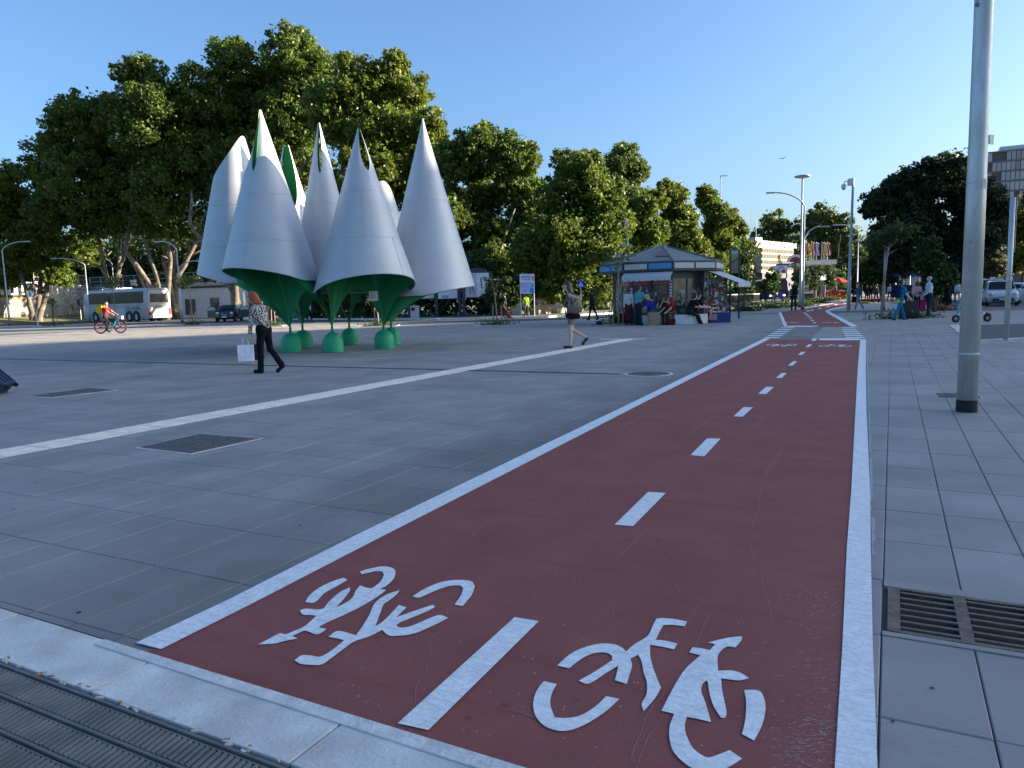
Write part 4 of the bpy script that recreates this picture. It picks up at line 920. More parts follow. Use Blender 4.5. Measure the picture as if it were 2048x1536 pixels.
patch('dark soil square with weeds next to the tree behind the crowd', gd(1725, 608), 2.2, 1.2, .2, 250, L_weed, 0, .08)
# ================================================================== WALLS, HUT, BILLBOARDS
M_plaster = mat('stained_plaster', (0.46, 0.42, 0.34), 0.9, 0, 0.2, 0.8, bump=.3); wear(M_plaster, (0.30, 0.27, 0.22), .5, .45, .7)
M_grwall = mat('grey_render_wall', (0.20, 0.19, 0.18), 0.9, 0, 0.25, 1.2)
M_hut = mat('white_render', (0.66, 0.66, 0.66), 0.85, 0, 0.08, 2)
M_whitepaint = paint((0.78, 0.78, 0.76)); M_dgreen = paint((0.018, 0.045, 0.045), .4); M_dark = paint((0.02, 0.022, 0.027), .5); M_post = paint((0.03, 0.038, 0.06), .5)
def wall_frame(p0, p1):
    d = (p1-p0); d.z = 0; return math.atan2(d.y, d.x), d.length
def facing(px): return 0
# retaining wall on the left: a grey muralled stretch and a sunlit stretch
wp = [col(-60, 88), col(78, 98), col(182, 113), col(520, 100)]
for k, (lab, h, mm) in enumerate((('grey retaining wall with black and white mural band and bubble graffiti', 5.0, M_grwall), ('sunlit cream retaining wall covered in coloured graffiti beside the coach front', 4.9, M_plaster), ('long low retaining wall with fence behind the coach', 4.6, M_plaster))):
    p0, p1 = wp[k], wp[k+1]; rz, L = wall_frame(p0, p1); t = thing('retaining_wall', lab, 'wall', p0, rz)
    m = MB(); m.box((L/2, .25, h/2), (L-.01, .5, h)); m.build('wall_face', mm, t)
    m = MB(); m.box((L/2, .25, h+.08), (L-.01, .62, .16)); m.build('coping', M_conc, t)
    if k == 0:
        m = MB(); m.box((L/2, -.02, 4.1), (L-.4, .03, 1.75)); bd = m.build('mural_band', paint((.012, .013, .02)), t)
        m = MB(); m.box((L/2, -.03, 3.08), (L-.4, .03, .26)); m.build('ochre_stripe', paint((.42, .24, .04)), t)
        x = L-14                                           # blocky mural glyphs
        m = MB(); gl = [(0, .4, 3.5, 4.7), (.4, 1.1, 3.5, 3.7), (.4, 1.1, 4.0, 4.2), (.4, 1.1, 4.5, 4.7), (1.35, 1.55, 3.5, 3.7), (1.9, 2.15, 3.5, 4.7), (2.4, 2.65, 3.5, 4.7), (2.9, 3.15, 3.5, 4.7), (2.15, 2.9, 3.5, 3.7), (3.4, 3.65, 3.95, 4.7), (3.4, 3.65, 3.5, 3.7), (3.95, 4.2, 3.5, 4.7), (4.2, 4.5, 4.5, 4.7), (4.45, 4.7, 3.5, 4.7), (4.7, 5.0, 3.5, 3.7), (4.95, 5.2, 3.5, 4.7), (5.5, 5.75, 3.95, 4.7), (5.5, 5.75, 3.5, 3.7)]
        for a, b, c_, d_ in gl: m.box((x+(a+b)/2*2.1, -.04, (c_+d_)/2), ((b-a)*2.1, .012, d_-c_))
        m.build('mural_glyphs', M_whitepaint, bd)
        for s_, xx, sz in (('o', L-11.5, 2.4), ('y', L-9.0, 2.6), ('2', L-6.3, 2.4), ('u', L-4, 1.2)): text(s_, sz, t, (xx, -.02, 1.35), (R(90), 0, 0), paint((.42, .42, .42)), 'graffiti_letter')
    if k == 1:
        text('AUMEFF', 1.9, t, (L*.5, -.02, 4.0), (R(90), 0, 0), paint((.62, .58, .50)), 'graffiti_letter', sx=1.9); text('NUCAPE', 1.9, t, (L*.5, -.02, 2.6), (R(90), 0, 0), paint((.60, .57, .49)), 'graffiti_letter', sx=1.8)
        for c_, n in (((.62, .12, .18), 5), ((.75, .30, .12), 4), ((.18, .42, .60), 5), ((.75, .70, .35), 4), ((.15, .15, .16), 3), ((.30, .5, .2), 2)):
            for q in range(n):
                cx, cz = L*random.uniform(.28, .93), random.uniform(.5, 1.9); a = random.random()*6; P = [(cx+.14*s*math.cos(a+s*.9), -.015, cz+.11*s*math.sin(a*2+s*1.3)) for s in range(7)]
                mb = MB(); mb.tube(P, .07, 5); mb.build('graffiti_scrawl', paint(c_), t)
        c0 = (L*.86, -.06, 1.9); mb = MB(); mb.tube([(c0[0]+.3*math.cos(q), -.05, c0[2]+.3*math.sin(q)) for q in np.linspace(0, 6.283, 13)[:-1]], .08, 6, closed=True); mb.build('graffiti_ring', paint((.02, .03, .06)), t)
    fn = MB()
    n = int(L/2.2)
    for q in range(n+1): fn.box((q*L/n, .25, h+.9), (.08, .08, 1.5))
    for z in (.35, .95, 1.6): fn.box((L/2, .25, h+z), (L, .05, .06))
    if k: fn.build('fence_frame', paint((.46, .44, .38)), t)
    if k:
        ms = MB(); 
        for q in range(int(L/.35)): ms.box((q*.35+.1, .27, h+.95), (.02, .02, 1.3))
        stuff(ms.build('fence_mesh', paint((.30, .28, .24)), t))
vb = MB(); vb.poly([(*tuple(col(-60, 82))[:2], .05), (*tuple(col(185, 100))[:2], .05), (*tuple(col(181, 112.6))[:2], .7), (*tuple(col(78, 97.8))[:2], .7), (*tuple(col(-60, 87.8))[:2], .7)])
struct(vb.build('grass_verge', mat('dry_grass_verge', (.16, .15, .06), .95, 0, .35, 1.5)))
# small sign group at the left
def round_sign(label, base, h, r, face, ring=None, lean=0.0, rz=0.0):
    t = thing('road_sign', label, 'road sign', base, rz); m = MB(); m.tube([(0, 0, 0), (lean, 0, h+r*.3)], .04, 8); m.build('post', paint((.55, .56, .55)), t)
    m = MB(); m.tube([(lean, -.045, h), (lean, -.07, h)], r, 24); d = m.build('disc', paint(face), t)
    if ring: m = MB(); m.box((lean, -.08, h), (ring[0], .01, ring[1])); m.build('bar', paint(ring[2]), d)
    return t
b = gp(77, 653); round_sign('white round sign disc with dark bar on leaning post before mural wall', b, top_of(66, 588, b.y), .28, (.70, .70, .68), (.09, .34, (.02, .02, .02)), -.42)
b = col(161, 96); round_sign('dark blue round sign in front of the graffiti wall', b, top_of(161, 616, 96)+.0, .24, (.02, .03, .09), (.18, .2, (.6, .62, .65)))
b = col(106, 62); t = thing('bollard_post', 'thin dark post standing before the graffiti wall', 'post', b); m = MB(); m.tube([(0, 0, 0), (0, 0, top_of(106, 610, 62))], [.07, .06], 8); m.build('post', M_dark, t)
# black billboard behind the coach
p = col(272, 94); t = thing('billboard', 'black billboard with white blossom emblem behind the coach roof', 'billboard', p, .05)
z1, z0 = top_of(272, 556, 94), top_of(272, 576, 94); m = MB(); m.box((0, 0, (z1+z0)/2), (2.35, .15, z1-z0)); bd = m.build('panel', paint((.012, .012, .014)), t)
m = MB(); 
for s in (-.8, .8): m.box((s, .1, z0/2), (.12, .1, z0))
m.build('post', M_dark, t)
m = MB()
for dx, dz, r in ((-.22, .22, .2), (.18, .25, .2), (-.2, -.15, .16), (.12, -.1, .2), (.3, -.25, .14)): m.tube([(dx, -.08, (z1+z0)/2+dz), (dx, -.1, (z1+z0)/2+dz)], r, 14)
m.build('emblem', M_whitepaint, bd)
# white hut
p0, p1 = col(352, 92), col(498, 88); rz, L = wall_frame(p0, p1); t = thing('gate_hut', 'low white rendered hut with dark lattice window behind the dark car', 'hut', p0, rz)
zr = top_of(420, 572, 90); m = MB(); m.box((L/2, 1.5, zr/2), (L, 3, zr)); m.build('wall', M_hut, t)
m = MB(); m.box((L/2, 1.3, zr+.14), (L+.7, 3.6, .22)); m.build('roof_slab', paint((.40, .41, .42)), t); m = MB(); m.box((L/2, 1.4, zr-.1), (L+.3, 3.4, .18)); m.build('fascia', paint((.03, .03, .035)), t)
for x, w, z, h_ in ((.28, .14, .36, .5), (.62, .12, .38, .5)):
    m = MB(); m.box((x*L-.8, -.03, zr*z), (w*L, .06, zr*h_)); wd = m.build('window', glass('hut_glass'), t); mb = MB()
    for q in range(6): mb.box((x*L-.8, -.07, zr*(z-h_/2)+zr*h_*(q+.5)/6), (w*L, .03, .03))
    for q in range(6): mb.box((x*L-.8-w*L/2+w*L*(q+.5)/6, -.07, zr*z), (.03, .03, zr*h_))
    mb.build('lattice', paint((.22, .22, .22)), wd)
m = MB(); m.box((L*.86, -.04, zr*.42), (L*.09, .08, zr*.82)); m.build('door', paint((.03, .035, .05)), t)
for q in (.78, .95): m = MB(); m.box((L*q, -.3, zr*.45), (.5, .5, zr*.9)); m.build('gate_pier', M_hut, t)
m = MB(); m.tube([(L*.87+1.5*math.cos(a), -.3, zr*.82+.5*math.sin(a)) for a in np.linspace(0, math.pi, 12)], .22, 6); m.build('gate_arch', M_hut, t)
p = col(512, 85); t = thing('metal_gate', 'green slatted metal gate beside the white hut', 'gate', p, -.1)
for k in range(9): m = MB(); m.box((k*.22, 0, 1.6), (.12, .05, 3.2)); m.build('slat', paint((.02, .15, .10)), t)
m = MB(); m.box((-.45, 0, 1.7), (.6, .5, 3.4)); m.build('pier', mat('brick_pier', (.10, .07, .05), .9, 0, .3, 6), t)
# advertising hoardings on dark posts
def hoarding(label, px0, px1, yt, yb, D, seed):
    k = D/FOC; p = col((px0+px1)/2, D); w = (px1-px0)*k; t = thing('billboard', label, 'billboard', p, 0, 'advertising hoardings on dark posts'); z1, z0 = top_of((px0+px1)/2, yt, D), top_of((px0+px1)/2, yb, D)
    for s in (-1, 1):
        m = MB(); m.box((s*(w/2+.16), .05, z1/2+.05), (.22, .2, z1+.1)); m.build('post', M_post, t)
    m = MB(); m.box((0, .05, (z0+z1)/2), (w+.1, .12, z1-z0+.1)); m.build('frame', M_post, t)
    m = MB(); m.box((0, -.03, (z0+z1)/2), (w, .04, z1-z0)); return t, m.build('poster', paint((.68, .69, .71)), t), w, z0, z1
DH = 55
t, po, w, z0, z1 = hoarding('hoarding with poster of a figure in white suit and palm emblem', 932, 979, 546, 594, DH, 1)
m = MB(); m.box((-w*.25, -.053, (z0+z1)/2), (w*.47, .006, (z1-z0)*.98)); m.build('poster_photo', mat('grey_poster_photo', (.46, .46, .50), .5, 0, .25, 1.3), po)
fgm = MB(); cx = -w*.27; H = z1-z0; fgm.ball((cx, -.06, z1-.09*H), (.05, .008, .065)); fgm.build('figure_head', paint((.05, .04, .04)), po)
m = MB(); m.prism([(cx-.12, -.062, z0+.46*H), (cx+.14, -.062, z0+.46*H), (cx+.12, -.062, z1-.17*H), (cx-.06, -.062, z1-.17*H)], (0, -.004, 0)); m.build('figure_coat', paint((.78, .78, .80)), po)
m = MB(); m.prism([(cx-.10, -.062, z0+.46*H), (cx-.02, -.062, z0+.46*H), (cx-.03, -.062, z0+.1*H), (cx-.08, -.062, z0+.1*H)], (0, -.004, 0)); m.prism([(cx+.04, -.062, z0+.46*H), (cx+.13, -.062, z0+.44*H), (cx+.30, -.062, z0+.12*H), (cx+.24, -.062, z0+.12*H)], (0, -.004, 0)); m.build('figure_legs', paint((.06, .06, .07)), po)
m = MB()
for x in (.16, .36): m.prism([(w*x-.05, -.055, z1-.2*H), (w*x+.03, -.055, z1-.2*H), (w*x+.10, -.055, z0+.34*H), (w*x+.02, -.055, z0+.34*H)], (0, -.004, 0))
for a in range(7): m.tube([(w*.3, -.06, z1-.22*H), (w*.3+.2*math.cos(a*.9), -.06, z1-.22*H+.2*math.sin(a*.9))], [.03, .008], 4)
m.build('palm_emblem', ink, po)
m = MB()
for q in range(3): m.box((w*.27, -.055, z0+(.28-.07*q)*H), (w*.36, .004, .018))
m.build('print_lines', paint((.25, .25, .27)), po)
m = MB(); m.tube([(.75*math.cos(a), .05, z1+.05+.32*math.sin(a)) for a in np.linspace(0, math.pi, 12)], .03, 5); m.prism([(.75*math.cos(a), .03, z1+.05+.32*math.sin(a)) for a in np.linspace(0, math.pi, 12)], (0, .04, 0)); m.build('arched_crest', M_post, t)
t, po, w, z0, z1 = hoarding('pale hoarding mostly hidden behind the right silver cone', 877, 915, 548, 597, DH+1, 2)
m = MB(); m.box((-.2, -.055, z0+.15), (.5, .006, .2)); m.build('poster_print', paint((.25, .35, .38)), po)
t, po, w, z0, z1 = hoarding('pale hoarding behind the two silver cones by grey waste box', 822, 868, 548, 597, DH+2, 3)
m = MB(); m.box((0, -.055, z0+.5), (w*.7, .006, .3)); m.build('poster_print', paint((.45, .5, .52)), po)
b = col(829, 53.5); t = thing('waste_box', 'pale grey street waste box with dark opening under hoarding', 'waste box', b); m = MB(); m.box((0, 0, .5), (.6, .5, 1.0)); bx = m.build('box', paint((.42, .43, .42)), t, bevel=.03); m = MB(); m.box((-.1, -.26, .78), (.26, .03, .26)); m.build('opening', M_black, t)
# blue-and-white poster on two posts
D = 50; k = D/FOC; p = col(1055, D); t = thing('notice_board', 'white notice board with blue and violet print on two posts', 'notice board', p, .05); z1, z0 = top_of(1055, 548, D), top_of(1055, 587, D); w = 29*k; H = z1-z0
for s in (-.46, .46): m = MB(); m.tube([(s*w, .03, 0), (s*w, .03, z1)], .03, 8); m.build('post', paint((.5, .5, .5)), t)
m = MB(); m.box((0, 0, (z0+z1)/2), (w, .05, H)); bd = m.build('board', paint((.74, .74, .78)), t)
m = MB(); m.box((-.1, -.03, z1-.10*H), (w*.6, .006, .06)); m.box((-.04, -.03, z1-.17*H), (w*.7, .006, .06)); m.build('headline_print', paint((.22, .20, .55)), bd)
m = MB(); m.box((-.08, -.03, z1-.26*H), (w*.66, .006, .05)); m.box((.02, -.03, z1-.31*H), (w*.4, .006, .035)); m.build('print_lines', paint((.25, .2, .55)), bd)
m = MB(); m.box((w*.4, -.03, z1-.22*H), (w*.12, .006, .25*H)); m.build('red_mark', paint((.6, .15, .2)), bd)
m = MB(); m.box((-.0, -.03, z0+.31*H), (w*.92, .006, .54*H)); m.build('poster_photo', mat('lilac_photo', (.42, .45, .72), .5, 0, .25, 1.2), bd)
m = MB(); m.box((w*.32, -.036, z0+.16*H), (w*.28, .006, .26*H)); m.box((w*.38, -.036, z0+.4*H), (w*.14, .006, .2*H)); m.box((-.16, -.036, z0+.16*H), (.12, .006, .08)); m.build('blue_figure', paint((.04, .25, .62)), bd)
# louvred fence and low lit wall
p0, p1 = col(1072, 56), col(1136, 60); rz, L = wall_frame(p0, p1); t = thing('boundary_wall', 'low cream wall catching the sun with grey louvre fence above', 'wall', p0, rz)
zw = top_of(1100, 612, 57); m = MB(); m.box((L/2, .15, zw/2+.05), (L, .3, zw-.1+.1)); m.build('low_wall', M_plaster, t); m = MB(); m.box((L/2, .15, zw+.08), (L+.1, .4, .08)); m.build('coping', M_plaster, t)
zf = top_of(1100, 578, 57)
for q in range(9): m = MB(); m.box((L*.42, .2, zw+.14+(zf-zw-.14)*(q+.5)/9), (L*.82, .03, .10)); m.build('louvre', paint((.20, .22, .22)), t)
for q in range(4): m = MB(); m.box((L*.02+L*.8*q/3, .24, (zw+zf)/2+.04), (.07, .07, zf-zw)); m.build('fence_post', paint((.12, .13, .13)), t)
p0, p1 = col(1022, 55), col(1044, 55); rz, L = wall_frame(p0, p1); m = MB(); m.box((L/2, .15, .55), (L, .3, 1.1)); o = m.build('wall_stub', mat('grey_wall', (.4, .4, .4), .9), loc=p0); tag(o, 'short grey wall stub behind the pink suitcase', 'wall')
# pedestrian crossing sign
D = 44; b = col(1162, D); t = thing('pedestrian_sign', 'square blue pedestrian crossing sign with white triangle on thin post', 'road sign', b); z = top_of(1162, 568, D); m = MB(); m.tube([(0, .03, 0), (0, .03, z)], .03, 8); m.build('post', paint((.55, .56, .52)), t)
m = MB(); m.box((0, 0, z), (.40, .02, .42)); bd = m.build('panel', paint((.015, .05, .36), .35), t); m = MB(); m.prism([(-.14, -.012, z-.14), (.14, -.012, z-.14), (0, -.012, z+.15)], (0, -.004, 0)); m.build('triangle', M_whitepaint, bd)
m = MB(); m.ball((0.0, -.02, z+.045), (.02, .004, .022), 8); m.tube([(0, -.018, z+.02), (0, -.018, z-.04)], .018, 5); m.tube([(0, -.018, z-.04), (-.045, -.018, z-.11)], .011, 5); m.tube([(0, -.018, z-.04), (.045, -.018, z-.11)], .011, 5); m.build('walking_figure', paint((.015, .05, .36), .35), bd)
# guard railing on the road's far side
p0, p1 = col(1446, 78), col(1519, 92); rz, L = wall_frame(p0, p1); t = thing('guard_railing', 'dark metal railing with pale top rail along road behind kiosk', 'railing', p0, rz)
m = MB(); m.box((L/2, 0, 1.12), (L, .1, .1)); m.build('top_rail', paint((.5, .5, .5)), t)
for q in range(int(L/.42)): m = MB(); m.box((q*.42+.2, 0, .58), (.06, .06, 1.0)); m.build('baluster', M_dark, t)
m = MB(); m.box((L/2, 0, .2), (L, .06, .06)); m.build('bottom_rail', M_dark, t)

# ================================================================== BUS STATION
bst = thing('bus_station', 'bus station office block with banded sunlit facade and roof lettering', 'building', col(1523, 118)); b0 = col(1523, 118); p0, p1 = col(1523, 118), col(1586, 127); rz, L = wall_frame(p0, p1); bst.rotation_euler = (0, 0, rz)
zt, zb = top_of(1523, 494, 118), top_of(1523, 541, 118); M_band = mat('cream_spandrel', (.36, .32, .23), .8, 0, .1, 1); M_wing = mat('dark_wing', (.05, .05, .055), .7)
m = MB(); m.box((L/2, 6, zt/2), (L, 11.9, zt-.02)); m.build('wall', M_band, bst)
n = 4; fh = (zt-zb)/n
for q in range(n):
    z = zb+fh*(q+.5); 
    for c_ in range(13):
        m = MB(); m.box((L*(c_+.5)/13, -.03, z), (L/13-.10, .06, fh*.58)); m.build('window', mat('office_glass', (.055, .05, .035), .35, 0, .3, 1.5, spec=.2), bst)
m = MB(); m.box((L/2, 1.0, zb/2-.2), (L, 2.2, zb-.3)); m.build('ground_floor', M_wing, bst)
m = MB(); m.box((-.9, 1.8, top_of(1514, 487, 120)), (2.3, 3.4, 1.55)); m.build('stair_head', paint((.42, .43, .44)), bst)
m = MB(); m.box((-2.6, 4, zt*.36), (4.6, 6, zt*.72)); m.build('side_wing', M_wing, bst); m = MB(); m.box((-2.6, .96, zt*.62), (4.6, .1, .7)); m.build('side_band', M_band, bst)
zs = top_of(1550, 489, 121); text('AUTOSTAZIONE TIBUS', 1.15, bst, (L*.5, -.1, zs), (R(90), 0, 0), paint((.70, .60, .66)), 'roof_lettering', extrude=.08, sx=.82*L/8.6)
m = MB()
for q in range(9): m.box((L*(q+.5)/9, 0, zt+.25), (.07, .07, .6))
m.box((L/2, .12, zs), (L, .05, 1.0)); m.build('sign_frame', paint((.62, .55, .58)), bst)
can = thing('station_canopy', 'long white-edged station canopy on columns with blue ticket office fascia', 'canopy', col(1612, 108)); c0 = col(1612, 108)
def loc_px(px, py, D, o): return at(px, py, D)-o
za, zb2 = top_of(1640, 521, 108), top_of(1640, 530, 108); k = 108/FOC
m = MB(); m.box((24*k, 0, (za+zb2)/2), (48*k, 4, za-zb2)); m.build('roof_edge', paint((.66, .64, .58)), can); m = MB(); m.box((20*k, 1, zb2/2), (64*k, .4, zb2-.1)); m.build('shop_front', mat('dark_shopfront', (.05, .045, .04), .5, 0, .5, .8), can)
for x in (4, 22, 44): m = MB(); m.box((x*k, -1.7, zb2/2), (.35, .35, zb2)); m.build('column', paint((.14, .14, .14)), can)
m = MB(); zc = top_of(1575, 531, 106); m.box((-38*k, -1.5, zc), (58*k, .3, 8*k)); fb = m.build('blue_fascia', paint((.03, .07, .30)), can); text('BIGLIETTERIA', .62, can, (-22*k, -1.68, zc), (R(90), 0, 0), M_whitepaint, sx=.85)
m = MB(); m.prism([(-28*k+1.05*math.cos(a), -1.2, top_of(1598, 523, 107)+1.0*math.sin(a)) for a in np.linspace(0, math.pi, 14)], (0, .6, 0)); ar = m.build('arched_sign', paint((.72, .66, .52)), can)
m = MB(); m.prism([(-28*k+.82*math.cos(a), -1.23, top_of(1598, 524, 107)+.72*math.sin(a)) for a in np.linspace(0, math.pi, 14)], (0, -.05, 0)); m.build('red_panel', paint((.16, .03, .03)), can)
t = thing('roof_sign', 'white panel with car picture above the blue bus', 'sign', col(1561, 103)); z1, z0 = top_of(1561, 531, 103), top_of(1561, 547, 103); k3 = 103/FOC; m = MB(); m.box((0, 0, (z0+z1)/2), (26*k3, .2, z1-z0)); bd = m.build('panel', paint((.60, .62, .66)), t)
m = MB(); m.box((.35, -.12, z0+.28), (.5, .03, .42)); m.build('red_block', paint((.35, .04, .06)), bd); m = MB(); m.tube([(.55*math.cos(a)+.1, -.12, z0+.35+.5*math.sin(a)) for a in np.linspace(.3, 2.9, 9)], .05, 5); m.box((-.5, -.12, z0+.28), (.3, .03, .4)); m.build('print', paint((.05, .06, .1)), bd)
for s in (-.8, .8): m = MB(); m.box((s, 0, z0/2), (.12, .12, z0)); m.build('post', M_dark, t)
for k_, (px, cs, lab) in enumerate(((1611, ((.55, .03, .02), (.75, .45, .02)), 'red and yellow flag nearest the arched shop sign'), (1621, ((.62, .04, .06), (.75, .72, .72)), 'large red and white flag on the canopy'), (1626, ((.45, .05, .04), (.35, .25, .05)), 'small dark red flag beside the large red and white one'), (1631, ((.70, .70, .72), (.15, .25, .5)), 'white and blue flag on the canopy'),
                              (1642, ((.75, .40, .03), (.6, .15, .02)), 'orange-yellow flag on the canopy'), (1646.5, ((.6, .45, .2), (.7, .65, .5)), 'pale tan flag beside the orange one'), (1653, ((.03, .25, .08), (.75, .75, .72), (.6, .04, .05)), 'green white and red flag at the canopy end'), (1556, ((.72, .30, .02), (.75, .36, .03)), 'orange flag hanging before the office block facade'))):
    D = 107; b = col(px, D); b.z = top_of(px, 522 if k_ < 7 else 545, D); t = thing('flag', lab, 'flag', b, 0, 'flags on the station canopy'); h = 2.7; m = MB(); m.tube([(0, 0, -.3), (0, 0, h)], .035, 6); m.build('pole', paint((.6, .6, .6)), t)
    for q, c_ in enumerate(cs):
        n = len(cs); w = .40/n; m = MB(); P = [[(.03+w*(q+i/3)-.1*math.sin(j*.7), .07*math.sin(i*1.7+q*2+j*.6), h-.1-1.75*j/8-.28*w*(q+i/3)) for i in range(4)] for j in range(9)]; m.grid(P)
        o = m.build('stripe', cloth(c_), t, smooth=True); sm = o.modifiers.new('thick', 'SOLIDIFY'); sm.thickness = .01
for px, D, r, c_, lab in ((1632, 97, 1.3, (.66, .64, .60), 'white market umbrella nearest the canopy column'), (1650, 99, 1.45, (.62, .60, .56), 'white market umbrella beside the red stall'), (1673, 101, 1.5, (.42, .05, .05), 'red market umbrella over the red stall')):
    b = col(px, D); zt_ = top_of(px, 549 if px < 1660 else 554, D); t = thing('market_umbrella', lab, 'umbrella', b); m = MB(); m.tube([(0, 0, 0), (0, 0, zt_)], .04, 6); m.build('pole', paint((.4, .4, .4)), t); m = MB(); m.lathe([(r, zt_-.75), (r*.98, zt_-.6), (r*.5, zt_-.2), (.04, zt_)], n=8); m.build('canopy', cloth(c_), t)
b = col(1668, 100); t = thing('market_stall', 'red draped market stall under the red umbrella', 'stall', b); m = MB(); m.box((0, 0, .55), (2.4, 1.2, 1.1)); m.build('counter', cloth((.35, .03, .03)), t)
for q in range(6): m = MB(); m.box((-1+q*.4, -.2, 1.22), (.3, .4, .22)); m.build('goods', paint(random.choice(((.5, .05, .05), (.6, .5, .4), (.2, .02, .02)))), t)
b = col(1609, 104); t = thing('drink_stall', 'white lit snack stall under the canopy', 'stall', b); m = MB(); m.box((0, 0, 1.1), (1.9, 1.2, 2.2)); m.build('booth', paint((.66, .66, .64)), t); m = MB(); m.box((0, -.62, .5), (1.9, .06, .9)); m.build('counter_front', M_dark, t); m = MB(); m.box((0, -.62, 1.5), (1.4, .06, .6)); m.build('hatch', mat('hatch', (.25, .2, .15), .7, 0, .5, 3), t)
# booth far right lane
b = col(1831, 78); t = thing('sentry_booth', 'small grey booth with blue roof band behind the crowd', 'booth', b); m = MB(); m.box((0, 0, 1.2), (2.4, 2, 2.4)); m.build('cabin', paint((.42, .42, .40)), t); m = MB(); m.box((-.3, 0, 2.75), (3.0, 2.4, .5)); m.build('roof_band', paint((.03, .05, .22)), t); m = MB(); m.box((.1, -1.03, 1.5), (1.1, .05, .9)); m.build('window', glass('booth_glass'), t)
# station tower far right
D = 232; p0 = col(1964, D); t = thing('apartment_tower', 'grey tower block with staggered vertical panels on each floor', 'building', p0, -.5); k = D/FOC; Wt = 24; fh = 19*k; zt = top_of(1964, 306, D)
m = MB(); m.box((Wt/2, 8.1, zt/2), (Wt-.4, 15, zt-.3)); m.build('core', mat('tower_core', (.13, .12, .11), .8, 0, .2, .3), t)
m = MB(); m.box((Wt/2+1.6, 7, zt+.9), (Wt-3, 12, 1.4)); m.build('roof_plant', paint((.55, .56, .56)), t)
pm = None; shades = [paint((.30, .31, .33)), paint((.36, .37, .38)), paint((.26, .24, .20)), paint((.32, .29, .23))]; pms = {}
for f in range(7):
    m = MB(); m.box((Wt/2, .2, zt-f*fh), (Wt+.3, 1.2, .35)); m.build('floor_slab', paint((.14, .15, .17)), t)
    for c_ in range(20):
        s = random.choice((0, 0, 1, 1, 2, 3, None))
        if s is None or (c_ < 3 and s > 1): continue
        if s not in pms: m = MB(); m.box((0, 0, 0), (Wt/20-.18, .12, fh-.55)); pms[s] = o = m.build('panel', shades[s], t)
        else: o = pms[s].copy(); C.objects.link(o); o.parent = t
        o.location = (Wt*(c_+.5)/20, -.25, zt-(f+.5)*fh)

